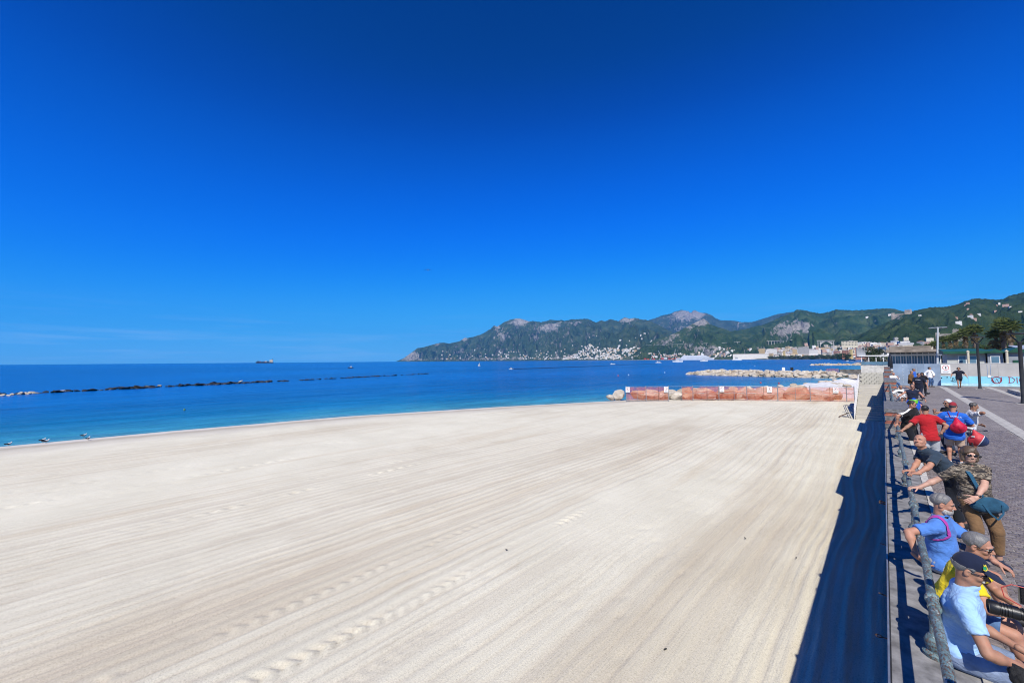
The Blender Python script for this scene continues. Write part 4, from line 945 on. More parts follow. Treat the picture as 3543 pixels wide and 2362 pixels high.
# ------------------------------------------------------------------ harbour, ships and boats
quay = MB(); qp = [polar(aze(x, 1240)[0], d) for x, d in ((1960, 6500), (2060, 5150), (2200, 4150), (2400, 3420), (2560, 3150), (2700, 2850), (2850, 2420), (2935, 1650), (2960, 1100))]; qq = [polar(aze(x, 1240)[0], d) for x, d in ((2960, 1900), (2935, 2700), (2850, 3300), (2560, 4300), (2400, 4400), (2060, 6300), (1960, 7000))]
quay.prism([(p[0], p[1]) for p in qq][::-1][::-1]+[(p[0], p[1]) for p in qp], SEA-3, SEA+3.2); o = quay.build('harbour_shore', pm('pale_shore', (0.48, 0.44, 0.38), 0.95, 0.2, 0.02, 0)); tag(o, kind='structure')
hullw = pm('ship_white', (0.62, 0.65, 0.68), 0.45, 0.04, 0.1, 0); hulld = pm('ship_dark_hull', (0.03, 0.035, 0.05), 0.5, 0.1, 0.2, 0); orange_p = pm('orange_paint', (0.55, 0.10, 0.03), 0.5, 0.15, 0.3, 0); redp = pm('red_paint', (0.45, 0.05, 0.04), 0.5, 0.1, 1.0, 0)
def hull_pts(Ln, B, bow=0.2, n=8):
    pts = [(-Ln/2, -B*0.42), (-Ln/2, B*0.42)]
    for k in range(n+1):
        u = k/n; pts.append((Ln/2-Ln*bow*(1-u), B/2*math.cos(u*math.pi/2)))
    for k in range(n-1, -1, -1):
        u = k/n; pts.append((Ln/2-Ln*bow*(1-u), -B/2*math.cos(u*math.pi/2)))
    return pts[::-1]
def hull(Ln, B, H, bow=0.2, sheer=0.0, z0=-0.5, draft=0.85):
    q = MB(); P = hull_pts(Ln, B, bow); n = len(P)
    vs = [(x*0.96, y*draft, z0) for x, y in P]+[(x, y, H+sheer*max(0, x/(Ln/2))**2) for x, y in P]
    q.add(vs, [(i, (i+1) % n, n+(i+1) % n, n+i) for i in range(n)]+[tuple(range(n-1, -1, -1)), tuple(range(n, 2*n))]); return q
def ship_at(px, py_unused, dist): 
    a = aze(px, 1240)[0]; return polar(a, dist, SEA), -a
P, rz = ship_at(2404, 0, 3300)
cs_ = thing('cruise_ship', 'huge white cruise ship moored in the harbour', 'ship', tuple(P), rz+math.pi)
hull(262, 34, 13, 0.16, 4).build('hull', hullw, cs_, local=True)
for k in range(6):
    q = MB(); q.box((-6+k*2.0, 0, 15+k*3.6), (214-k*12, 32-k*0.8, 3.0)); q.build('deck', hullw, cs_, local=True)
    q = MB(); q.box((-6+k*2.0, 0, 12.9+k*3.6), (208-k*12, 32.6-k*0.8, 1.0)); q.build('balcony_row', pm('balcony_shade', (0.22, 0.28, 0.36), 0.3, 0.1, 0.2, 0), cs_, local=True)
q = MB(); q.box((-52, 0, 42), (18, 10, 12), taper=0.7); q.build('funnel', hullw, cs_, local=True)
q = MB(); q.box((70, 0, 38), (12, 30, 4)); q.build('bridge', hullw, cs_, local=True)
q = MB(); q.tube((30, 0, 36), (30, 0, 52), 0.8, n=6); q.build('mast', hullw, cs_, local=True)
for k in range(9):
    q = MB(); q.ball((-76+k*17, -17.2, 12.5), (5.0, 1.6, 1.8), 8, 5); q.build('lifeboat', orange_p if k % 3 == 5 else hullw, cs_, local=True)
for lb, px, lean, hgt in (('pale harbour crane with twin legs left of the red hoppers', 2257, -0.10, 62), ('tilted grey harbour crane jib above the red hoppers', 2288, -0.30, 78), ('slim harbour crane jib beside the cruise ship', 2333, 0.12, 86), ('thin crane behind the cruise ship superstructure', 2428, 0.25, 100)):
    P, rz = ship_at(px, 0, 3480); t = thing('harbour_crane', lb, 'crane', (P[0], P[1], SEA+3), rz)
    for s in (-1, 1):
        q = MB(); q.tube((s*14, 0, 0), (0, 0, hgt*0.55), 1.6, 1.2, 6); q.build('leg', hullw, t, local=True)
    q = MB(); q.tube((0, 0, hgt*0.35), (lean*hgt, 0, hgt), 1.6, 1.0, 6); q.build('jib', hullw, t, local=True)
    q = MB(); q.box((0, 0, hgt*0.4), (8, 7, 7)); q.build('cabin', orange_p, t, local=True)
for i, (px, w, h, cl) in enumerate([(2232, 18, 14, redp), (2243, 14, 10, orange_p), (2262, 20, 12, redp), (2292, 22, 16, redp), (2302, 26, 20, hullw), (2316, 18, 12, redp), (2328, 16, 10, orange_p), (2340, 20, 16, orange_p)]):
    P, rz = ship_at(px, 0, 3440); t = thing('cargo_hopper', ('leftmost red', 'small orange', 'wide red', 'tall dark red', 'tall white', 'low red', 'lowest orange', 'orange')[i]+' hopper on the harbour quay '+('before the twin legged crane' if i < 3 else 'next to the cruise ship'), 'hopper', (P[0], P[1], SEA+3), rz)
    q = MB(); q.box((0, 0, h*0.65), (w, 10, h*0.7), taper=1.15); q.build('bin', cl, t, local=True)
    q = MB()
    for sx in (-1, 1): q.box((sx*w*0.4, 0, h*0.18), (1.5, 8, h*0.36))
    q.build('frame', galv, t, local=True)
# cargo ship on the horizon
P, rz = ship_at(916, 0, 4300); t = thing('cargo_ship', 'small dark cargo ship with cream stern house on the horizon', 'ship', tuple(P), rz+math.pi); t.scale = (.72, .72, .72)
hull(195, 28, 14, 0.14, 5, -2).build('hull', hulld, t, local=True)
crm = pm('ship_cream', (0.70, 0.60, 0.42), 0.6, 0.08, 0.1, 0)
q = MB(); q.box((-70, 0, 27), (34, 24, 28)); q.build('deckhouse', crm, t, local=True)
q = MB(); q.box((-84, 0, 41), (9, 9, 22)); q.build('funnel', pm('ship_brown', (0.12, 0.07, 0.05), 0.6, 0.1, 0.2, 0), t, local=True)
q = MB(); q.box((-66, 0, 43), (10, 26, 5)); q.build('bridge', crm, t, local=True)
for k, (x, s, mt_) in enumerate([(70, 13, hulld), (48, 9, redp), (20, 8, hulld), (-12, 12, crm), (-34, 11, hulld), (0, 7, redp)]):
    q = MB(); q.box((x, 0, 14+s/2), (s*1.6, 20, s)); q.build('hatch', mt_, t, local=True)
for x in (60, 10): q = MB(); q.tube((x, 0, 14), (x, 0, 36), 1.0, n=6); q.build('derrick', hulld, t, local=True)
def boat(label, px, py, Ln, hc=hullw, cabin=True, rot=0.3, person=False, sail=None):
    p = un(px, py, SEA); t = thing('motor_boat' if not sail else 'sailing_dinghy', label, 'boat', (p[0], p[1], SEA), -aze(px, py)[0]+rot)
    hull(Ln, Ln*0.32, Ln*0.13, 0.35, Ln*0.06, -0.15).build('hull', hc, t, True, local=True)
    if cabin:
        q = MB(); q.box((-Ln*0.05, 0, Ln*0.24), (Ln*0.32, Ln*0.22, Ln*0.2), taper=0.85); q.build('cabin', hullw, t, local=True)
        q = MB(); q.box((-Ln*0.05, 0, Ln*0.26), (Ln*0.30, Ln*0.205, Ln*0.08)); q.build('window_band', hulld, t, local=True)
        q = MB(); q.tube((-Ln*0.1, 0, Ln*0.3), (-Ln*0.1, 0, Ln*0.58), Ln*0.008, n=6); q.build('mast', galv, t, local=True)
    if sail:
        q = MB(); q.tube((Ln*0.1, 0, 0), (Ln*0.1, 0, Ln*1.35), Ln*0.012, n=6); q.build('mast', galv, t, local=True)
        q = MB(); q.add([(Ln*0.08, 0, Ln*0.2), (Ln*0.08, 0, Ln*1.3), (-Ln*0.42, Ln*0.08, Ln*0.22), (-Ln*0.1, Ln*0.07, Ln*0.7)], [(0, 3, 1), (0, 2, 3)]); q.build('sail', sail, t, local=True)
    return t
boat('small dark motor boat with white wheelhouse right of the cargo ship', 1213, 1273, 5.6, hulld, rot=math.pi+0.2)
boat('tiny sailing dinghy with a cream sail before the headland', 1658, 1266, 3.2, hullw, False, sail=pm('cream_sail', (0.75, 0.66, 0.42), 0.8, 0.05, 1, 0))
boat('small white boat at the left end of the dark boom', 1769, 1277, 3.4)
boat('left one of two little white boats on the bay', 2117, 1260.5, 5.0); boat('right one of two little white boats on the bay', 2124, 1260.5, 4.2, rot=2.6)
boat('white launch far out below the red hoppers', 2276, 1255, 9.0); boat('second white launch beside the far launch', 2282, 1255, 7.0, rot=3.0)
boat('long white ferry heading out below the cruise ship', 2345, 1252.5, 22, rot=0.05); boat('white ferry running before the cruise ship', 2436, 1250, 20, rot=0.05); boat('long white hydrofoil off the waterfront palace', 2550, 1246.5, 34, rot=0.03)
boat('tiny white speedboat against the headland shore', 1617, 1249, 14, rot=0.1); boat('white boat close to the rocky point', 2932, 1249.5, 5.0)
boat('faint white yacht on the far left horizon', 363, 1258.5, 12, rot=0.2)
# buoys
bu = [(2632, 1325, redp, 'red ball buoy left of its twin behind the fence', 0.22), (2695, 1327, redp, 'red ball buoy right of its twin behind the fence', 0.22), (2139, 1300, redp, 'dull red buoy on open water left of the breakwater', 0.28), (2175, 1297, hullw, 'small white buoy left of the breakwater', 0.2), (2612, 1266, hullw, 'white buoy beyond the breakwater', 0.3), (2300, 1289, hullw, 'white float left of the breakwater tip', 0.22), (638, 1418, pm('green_float', (0.10, 0.22, 0.06), 0.6, 0.1, 5, 0), 'small green float off the empty beach', 0.13), (1541, 1258, hulld, 'dark mark on the water below the headland', 0.5)]
for px, py, mt_, lb, r_ in bu:
    p = un(px, py, SEA); t = thing('mooring_buoy', lb, 'buoy', (p[0], p[1], SEA))
    q = MB(); q.ball((0, 0, r_*0.4), r_, 12, 8); q.build('float', mt_, t, True, local=True)
    q = MB(); q.tube((0, 0, r_*1.3), (0, 0, r_*1.75), r_*0.12, n=6); q.build('ring_post', galv, t, local=True)
# board marks on poles at the breakwater
for lb, px, mt_ in (('white square board on a pole over the breakwater', 2711, sign_w), ('black square board on a pole over the breakwater', 2740, sign_k)):
    a = aze(px, 1276); P = polar(a[0], 183, SEA); t = thing('channel_mark', lb, 'sign', (P[0], P[1], SEA+1.0), -a[0]); zc = CAM[2]+aze(px, 1276)[1]*183-SEA-1.0
    q = MB(); q.tube((0, 0, -0.5), (0, 0, zc+0.4), 0.03, n=6); q.build('pole', galv, t, local=True)
    q = MB(); q.box((0, -0.05, zc), (0.95, 0.04, 1.15)); q.build('board', mt_, t, local=True)

# ------------------------------------------------------------------ next beach, point and kiosk
sh2 = MB(); pl = [un(x, y, -3.25) for x, y in ((2958, 1322), (2925, 1316), (2896, 1311), (2880, 1303), (2892, 1296), (2925, 1286), (2968, 1275), (3004, 1267), (3032, 1262))]
sh2.v = [(p[0], p[1], SEA-0.3) for p in pl]+[(0.2, 150, -2.9)]+[(0.2, max(152, p[1]), -2.7) for p in pl[1:]]; n_ = len(pl)
sh2.f = [(i, i+1, n_+i+1, n_+i) for i in range(n_-1)]; sh2.mi = [0]*len(sh2.f)
o = sh2.build('shingle_beach', pm('grey_shingle', (0.30, 0.28, 0.25), 0.95, 0.2, 0.6, 0.4, 6)); tag(o, kind='structure')
lw = thing('low_sea_wall', 'low dark concrete wall crossing the next beach', 'wall', tuple(un(2905, 1292, -3)))
a = Vector(un(2905, 1293, -3)); c = Vector((0.0, a.y+3, -3)); q = MB(); d_ = c-a; n__ = Vector((-d_.y, d_.x, 0)).normalized()*0.4
q.add([a-n__, c-n__, c+n__, a+n__]+[p+Vector((0, 0, 1.7)) for p in (a-n__, c-n__, c+n__, a+n__)], [(3, 2, 1, 0), (4, 5, 6, 7), (0, 1, 5, 4), (1, 2, 6, 5), (2, 3, 7, 6), (3, 0, 4, 7)]); q.build('face', pm('dark_concrete', (0.15, 0.14, 0.13), 0.9, 0.2, 0.8, 0.3, 10), lw)
# rocky point with breakwater wall, right of the bay
pt = MB(); npn = VNoise(77); K, J = 20, 10
pa, pb = un(2945, 1256, SEA), polar(aze(3075, 1240)[0], 520, SEA)
for i in range(K+1):
    for j in range(J+1):
        c0 = pa+(pb-pa)*(i/K); w = (j/J); hh = 7.5*min(1, i/4)*math.sin(math.pi*min(1, w*0.62+0.02))
        x = c0[0]+20*w; y = c0[1]+60*w; pt.v.append((x, y, SEA-1+hh*(0.7+0.5*float(npn(i*0.9, j*0.8)))))
pt.f = [(i*(J+1)+j, (i+1)*(J+1)+j, (i+1)*(J+1)+j+1, i*(J+1)+j+1) for i in range(K) for j in range(J)]; pt.mi = [0]*len(pt.f)
o = pt.build('rocky_point', pm('brown_rock', (0.20, 0.17, 0.14), 0.95, 0.35, 0.25, 0.8, 0.6, bdist=0.8)); tag(o, kind='structure')

# ------------------------------------------------------------------ hoardings with graffiti
GZ = 0.38
hb = thing('blue_hoarding', 'blue-grey sheet metal hoarding behind the standing men', 'hoarding', (2.2, 54.3, GZ))
blu_h = pm('blue_grey_sheet', (0.24, 0.32, 0.42), 0.55, 0.1, 0.9, 0.15, 8.0); blu_h2 = pm('paler_blue_grey_sheet', (0.27, 0.35, 0.45), 0.55, 0.1, 0.9, 0.15, 8.0)
for i in range(3):
    x0 = 0.62+i*1.06; q = MB(); q.box((x0+0.525, 54.3+0.008*(i % 2), GZ+1.03), (1.05, 0.05, 2.06)); q.build('sheet', blu_h if i % 2 else blu_h2, hb)
wm_ = pm('white_scrawl', (0.62, 0.70, 0.76), 0.7, 0.1, 5, 0)
def stroke(pts, r, mt, name, parent):
    q = MB(); q.path(pts, r, 5); return q.build(name, mt, parent)
for k in range(13):
    z = GZ+0.25+k*0.138; stroke([(1.25, 54.265, z), (1.30+0.05*math.sin(k*3), 54.265, z+0.05), (1.26, 54.265, z+0.085)], 0.016, wm_, 'scrawl', hb)
stroke([(2.20, 54.265, GZ+1.3), (2.20, 54.265, GZ+2.0)], 0.012, wm_, 'scrawl', hb)
hw = thing('painted_hoarding', 'long grey hoarding with a sky blue lower band and graffiti', 'hoarding', (8, 55.7, GZ))
gry_h = pm('grey_board', (0.43, 0.42, 0.40), 0.8, 0.06, 0.8, 0.12, 10.0); sky_h = pm('sky_blue_band', (0.24, 0.60, 0.76), 0.75, 0.08, 1.2, 0.12, 10.0); sky_l = pm('pale_blue_foot', (0.42, 0.68, 0.76), 0.8, 0.12, 2.5, 0.15, 12.0)
ang = math.atan2(56.69-55.48, 8.93-3.80); ux, uy = math.cos(ang), math.sin(ang)
HP = lambda s, z, e=0.0: (3.80+ux*s+uy*e, 55.48+uy*s-ux*e, GZ+z)          # s along the board, e towards the promenade
for i in range(8):
    s0 = i*1.9; c = HP(s0+0.95, 0)
    for nm, z0, z1, mt in (('pale_foot', 0.0, 0.24, sky_l), ('blue_panel', 0.245, 0.90, sky_h), ('grey_panel', 0.905, 2.05, gry_h)):
        q = MB(); q.box((c[0], c[1], GZ+(z0+z1)/2), (1.893, 0.05, z1-z0), ang); q.build(nm, mt, hw)
q = MB(); c = HP(7.6, 0); q.box((c[0], c[1], GZ+2.075), (15.2, 0.09, 0.04), ang); q.build('cap_rail', pm('white_cap', (0.68, 0.68, 0.66), 0.6, 0.05, 3, 0), hw)
inkk = pm('black_spray', (0.02, 0.02, 0.025), 0.8, 0.1, 9, 0); inkr = pm('dark_red_spray', (0.34, 0.01, 0.03), 0.8, 0.1, 9, 0)
def spray(lines, s0, z0, sc, mt, r, nm):
    for ln in lines: stroke([HP(s0+u*sc, z0+v*sc, 0.035) for u, v in ln], r, mt, nm, hw)
circ = lambda cx, cy, rx, ry, a0=0, a1=360, n=14: [(cx+rx*math.cos(RAD(a0+(a1-a0)*k/n)), cy+ry*math.sin(RAD(a0+(a1-a0)*k/n))) for k in range(n+1)]
# black tag reading like BURS
spray([[(0, .1), (.12, .2), (.06, .0), (.16, .12)], [(.25, .0), (.30, .7)], [(.30, .7), (.55, .62), (.50, .42), (.30, .38)], [(.28, .36), (.60, .30), (.52, .05), (.22, .02)], [(.68, .45), (.66, .12), (.80, .05), (.90, .2), (.92, .5)], [(1.02, .05), (1.06, .55), (1.25, .5), (1.2, .32), (1.05, .28), (1.3, .05)], [(1.62, .55), (1.45, .5), (1.45, .35), (1.6, .28), (1.58, .08), (1.38, .08)], [(.1, -.05), (.6, -.12), (1.0, -.04)], [(1.0, .72), (1.15, .66)], [(.9, -.12), (1.2, -.2)]], 0.72, 0.42, 0.46, inkk, 0.014, 'black_tag')
spray([circ(0.36, 0.36, 0.36, 0.34, 20, 380)], 3.36, 0.27, .85, inkr, 0.030, 'ringed_w')
spray([[(-.02, .62), (.20, .04), (.36, .50), (.54, .02), (.74, .66)]], 3.36, 0.27, .85, inkr, 0.028, 'ringed_w')
spray([[(0, 0), (.02, .52)], [(-.05, .53), (.2, .5), (.36, .3), (.25, .06), (-.04, .0)]], 4.42, 0.33, 1.0, inkr, 0.026, 'letter_d')
spray([[(0, 0), (.0, .5)]], 4.90, 0.33, 1.0, inkr, 0.026, 'letter_i')
spray([circ(0.24, .26, .22, .26, 0, 360)], 5.02, 0.33, 1.0, inkr, 0.026, 'letter_o')
for (s, z) in ((.12, .72), (.5, .78)): q = MB(); q.ball(HP(s, z, .03), 0.05, 8, 6); q.build('spray_blot', inkk, hw)
for u in (0, 0.2): stroke([HP(3.12+u, 1.0, .04), HP(3.12+u, 1.98, .04)], 0.012, pm('blue_cord', (0.25, 0.38, 0.6), 0.6, 0.1, 5, 0), 'hanging_cord', hw)
q = MB(); q.box(HP(3.22, .90, .04), (0.2, 0.04, 0.2), ang); q.build('cord_plate', white_p, hw)
no_entry_sign('white warning sign with red ring on the grey hoarding corner', HP(0.42, 1.55, 0.06), (ux, uy, 0), 0.64, 0.82, (uy, -ux, 0))

# ------------------------------------------------------------------ lamp posts and poles
dark_m = pm('charcoal_metal', (0.055, 0.058, 0.062), 0.5, 0.12, 3.0, 0.08, 30, metal=0.3)
def lamp_post(label, x, y, h, r):
    z0 = ground_z(y); t = thing('street_lamp', label, 'lamp post', (x, y, z0), group='charcoal lamp posts on the promenade')
    q = MB(); q.lathe((x, y, z0), [(r*2.2, 0.0), (r*2.2, 0.03), (r*1.25, 0.05), (r, 0.4), (r*0.92, h*0.86), (r*1.1, h*0.865), (r*1.1, h*0.88), (r*0.5, h*0.885)], 14); q.build('pole', dark_m, t, True)
    q = MB()
    for s in (-1, 1): q.path([(x, y, z0+h*0.84), (x+s*0.08, y, z0+h*0.88), (x+s*0.36, y, z0+h*0.985)], [0.045, 0.04, 0.03], 6)
    q.build('bracket', dark_m, t, True)
    q = MB(); q.lathe((x, y, z0+h*0.98), [(0.10, 0), (0.44, 0.02), (0.48, 0.05), (0.44, 0.08), (0.12, 0.11)], 20); q.build('lamp_head', dark_m, t, True)
    q = MB(); q.box((x, y, z0-0.0), (r*6, r*6, 0.02)); q.build('base_plate', conc_l, t)
lamp_post('charcoal lamp post in front of the grey hoarding', 5.76, 51.0, 4.35, 0.085)
lamp_post('charcoal lamp post at the right edge, nearer than its twin', 5.98, 38.2, 4.2, 0.095)
t = thing('floodlight_mast', 'pale steel mast with a crossbar before the hill', 'mast', (5.9, 92, GZ))
P = far(3245, 1133, 92)
q = MB(); q.path([(P[0]-0.35, P[1], GZ), (P[0], P[1], P[2])], [0.15, 0.10], 10); q.build('pole', pm('pale_steel', (0.50, 0.54, 0.56), 0.5, 0.05, 2, 0.05), t, True)
q = MB(); q.box((P[0], P[1], P[2]), (2.0, 0.12, 0.14)); q.build('crossbar', galv, t)
for s in (-0.9, -0.3, 0.3, 0.9): q = MB(); q.box((P[0]+s, P[1]-0.1, P[2]-0.12), (0.25, 0.2, 0.16)); q.build('lamp', dark_m, t)
q = MB(); q.box((P[0], P[1]-.2, P[2]-4.2), (0.5, 0.4, 0.4)); q.build('junction_box', galv, t)

# planter bed
pl_ = thing('planter_bed', 'low stone kerbed bed of dry grass by the hoarding', 'planter', (8.4, 46.0, ground_z(46)))
gz6 = ground_z(46)
for (x0, y0, x1, y1) in ((6.9, 44.0, 11.5, 44.0), (6.9, 44.0, 6.9, 48.0), (6.9, 48.0, 11.5, 48.0)):
    n = 4
    for k in range(n):
        cx, cy = x0+(x1-x0)*(k+.5)/n, y0+(y1-y0)*(k+.5)/n; lx, ly = abs(x1-x0)/n, abs(y1-y0)/n
        q = MB(); q.box((cx, cy, gz6+0.13), (max(lx-.02, .25), max(ly-.02, .25), 0.26), taper=0.97); q.build('kerb_block', conc_l, pl_)
q = MB(); q.box((9.2, 46, gz6+0.08), (4.4, 3.8, 0.2)); q.build('soil', pm('dry_soil', (0.20, 0.16, 0.09), 0.95, 0.2, 3, 0.4, 20), pl_)
gm_ = MB(); rg = random.Random(3)
for k in range(900):
    x, y = rg.uniform(7.1, 11.2), rg.uniform(44.2, 47.8); h = rg.uniform(.08, .22); dx, dy = rg.uniform(-.08, .08), rg.uniform(-.08, .08); a = rg.uniform(0, 3.1); w = .012
    gm_.add([(x-w*math.cos(a), y-w*math.sin(a), gz6+.17), (x+w*math.cos(a), y+w*math.sin(a), gz6+.17), (x+dx, y+dy, gz6+.18+h)], [(0, 1, 2)])
o = gm_.build('dry_grass', pm('straw_grass', (0.22, 0.22, 0.07), 0.9, 0.2, 6, 0), pl_); tag(o, kind='stuff')

# ------------------------------------------------------------------ green roofed cabins
green_p = pm('dark_green_sheet', (0.012, 0.085, 0.05), 0.5, 0.15, 1.0, 0.1, 10); corr = pm('corrugated_roof', (0.38, 0.43, 0.50), 0.5, 0.08, 1, 0); cab_w = pm('cabin_grey_wall', (0.44, 0.45, 0.42), 0.7, 0.07, 1.5, 0.1, 12); glass = pm('window_glass', (0.12, 0.22, 0.30), 0.08, 0.1, 1, 0, spec=0.6)
def cabin(label, x0, x1, y, dpt, h, gable=None, wallm=cab_w, windows=(), doors=(), roofm=green_p, slope=0.5):
    t = thing('beach_cabin', label, 'cabin', ((x0+x1)/2, y+dpt/2, GZ), group='green roofed cabins')
    q = MB(); q.box(((x0+x1)/2, y+dpt/2, GZ+h/2), (x1-x0, dpt, h)); q.build('wall', wallm, t)
    if gable:
        q = MB(); xm = (x0+x1)/2; q.extr([(x0-.25, y-.35, GZ+h), (x1+.25, y-.35, GZ+h), (xm, y-.35, GZ+h+slope)], (0, dpt+.7, 0)); q.build('roof', roofm, t)
    else:
        q = MB(); q.extr([(x0-.3, y-.6, GZ+h), (x0-.3, y-.6, GZ+h+.28), (x0-.3, y+dpt, GZ+h+.28+slope), (x0-.3, y+dpt, GZ+h)], (x1-x0+.6, 0, 0)); q.build('roof', green_p, t)
        if roofm is corr:
            vs = []; n = int((x1-x0+.7)/0.12)
            for k in range(n+1):
                x = x0-.35+k*.12; z = .035*math.sin(k*math.pi/1.5); vs += [(x, y-.62, GZ+h+.30+z), (x, y+dpt+.1, GZ+h+.34+slope+z)]
            q = MB().add(vs, [(2*k, 2*k+2, 2*k+3, 2*k+1) for k in range(n)]); q.build('corrugated_sheet', corr, t)
    for (xa, xb, za, zb) in windows:
        o = MB(); o.box(((xa+xb)/2, y-.03, GZ+(za+zb)/2), (xb-xa+.16, .06, zb-za+.16)); fr = o.build('window_frame', white_p, t)
        o = MB(); o.box(((xa+xb)/2, y-.065, GZ+(za+zb)/2), (xb-xa, .02, zb-za)); o.build('pane', glass, fr)
    for (xa, xb, za, zb) in doors:
        o = MB(); o.box(((xa+xb)/2, y-.04, GZ+(za+zb)/2), (xb-xa, .05, zb-za)); o.build('door', green_p, t)
    return t
cabin('grey walled cabin with two white framed windows and green lean-to roof', 5.4, 8.35, 69, 5, 3.05, None, cab_w, [(6.35, 6.85, 1.4, 2.75), (7.1, 7.65, 1.4, 2.75)], [], green_p, 0.35)
cabin('narrow gabled porch cabin left of the cream post', 8.45, 9.55, 68.6, 5, 3.1, True, pm('cabin_blue_grey', (0.30, 0.33, 0.36), 0.7, .1, 1, .1, 10), [(8.7, 9.25, 2.0, 2.7)], [], green_p, 0.45)
cabin('narrow gabled porch cabin right of the cream post', 9.9, 11.1, 68.6, 5, 3.1, True, pm('cabin_blue_grey', (0.30, 0.33, 0.36), 0.7, .1, 1, .1, 10), [], [(10.2, 10.6, 0.9, 2.3)], green_p, 0.55)
cabin('long dark green cabin row under a pale corrugated roof', 11.2, 22.0, 69, 6, 3.15, None, green_p, [], [(11.7+k*0.85, 12.4+k*0.85, 0.6, 2.5) for k in range(11)], corr, 0.5)
q = MB(); q.box((15.2, 68.3, GZ+2.75), (2.0, .06, .22)); o = q.build('name_board', white_p); tag(o, 'blank white board over the green cabin doors', 'board')
o.location.z = 0
for x, lb in ((6.95, 'cream post before the grey walled cabin'), (9.72, 'cream post between the two gabled porches')):
    q = MB(); q.lathe((x, 68.0, GZ), [(.13, 0), (.12, .1), (.11, 3.2), (.14, 3.22), (.14, 3.3), (.02, 3.42)], 10); o = q.build('cabin_post', pm('cream_paint', (0.55, 0.50, 0.38), .7, .08, 2, .1), None, True); tag(o, lb, 'post')

# ------------------------------------------------------------------ glazed beach restaurant behind the blue hoarding
t = thing('beach_restaurant', 'low white glazed beach restaurant with brown flat roof', 'restaurant', (3.4, 118, 0.4))
x0, x1, yk, zk = 0.9, 8.0, 112, 0.4
q = MB(); q.box(((x0+x1)/2, yk+8, zk+1.8), (x1-x0, 14, 3.6)); q.build('body', pm('restaurant_shade', (0.34, 0.36, 0.37), 0.4, 0.2, 0.8, 0), t)
q = MB(); q.box(((x0+x1)/2, yk+6.5, zk+3.95), (x1-x0+1.2, 17, 0.5)); q.box(((x0+x1)/2-.5, yk+9, zk+4.6), (x1-x0-1.0, 10, 0.8)); q.build('roof', pm('brown_felt_roof', (0.26, 0.22, 0.18), 0.9, .15, .8, .2, 5), t)
for k in range(10):
    x = x0+(x1-x0)*k/9; q = MB(); q.box((x, yk+0.9, zk+1.8), (0.14, 0.14, 3.6)); q.build('column', white_p, t)
    if k < 9:
        q = MB(); q.box((x+(x1-x0)/18, yk+0.95, zk+2.0), ((x1-x0)/9-.16, 0.04, 1.9)); q.build('pane', glass, t)
        q = MB(); q.box((x+(x1-x0)/18, yk+0.88, zk+2.0), (0.05, 0.05, 1.9)); q.build('mullion', white_p, t)
q = MB(); q.box(((x0+x1)/2, yk+0.86, zk+0.5), (x1-x0, .1, 1.0)); q.build('parapet', white_p, t)
q = MB(); q.box(((x0+x1)/2, yk+0.86, zk+3.15), (x1-x0, .1, .35)); q.build('fascia', white_p, t)
t = thing('beach_kiosk', 'small white open beach kiosk left of the restaurant', 'kiosk', (-1.6, 150, -1.0))
q = MB(); q.box((-1.6, 152, -1.2), (6.5, 6, 4.2)); q.build('plinth', pm('pale_plinth', (.6, .58, .53), .9, .1, 1, 0), t)
q = MB(); q.box((-1.6, 152, 3.6), (7.2, 6.6, .3)); q.build('roof', white_p, t)
for k in range(5):
    q = MB(); q.box((-4.6+k*1.5, 149.1, 2.2), (.16, .16, 2.6)); q.build('post', white_p, t)
q = MB(); q.box((-1.6, 149.0, 1.5), (6.2, .08, .9)); q.build('counter', glass, t)
o = MB(); o.extr([un(3046, 1258, 0.2)*1.0, un(3056, 1258, .2)*1.0, un(3056, 1258, .2)+np.array([0, 0, 2.6]), un(3046, 1258, .2)+np.array([0, 0, 2.6])], (0, .3, 0)) if False else None
t = thing('closed_parasol', 'tall closed black parasol standing on the beach front', 'parasol', (0.75, 92, GZ))
q = MB(); q.tube((0.75, 92, GZ), (0.75, 92, GZ+3.4), .04, n=8); q.build('pole', galv, t)
q = MB(); q.lathe((0.75, 92, GZ+.9), [(.05, 0), (.30, .05), (.34, .6), (.26, 1.8), (.05, 2.5)], 12); q.build('canopy', black_p, t, True)
for i, (px, py, s, lb) in enumerate([(3185, 1262, 1.0, 'dusty pink bin by the restaurant railing'), (3070, 1260, 1.2, 'pale crate stack by the kiosk')]):
    p = far(px, py, 100); q = MB(); q.lathe((p[0], p[1], p[2]-1.0), [(.35*s, 0), (.4*s, .1), (.42*s, .9), (.3*s, 1.05)], 12); q.build('drum', pm('faded_pink', (.5, .25, .24), .8, .1, 2, 0)) if False else None

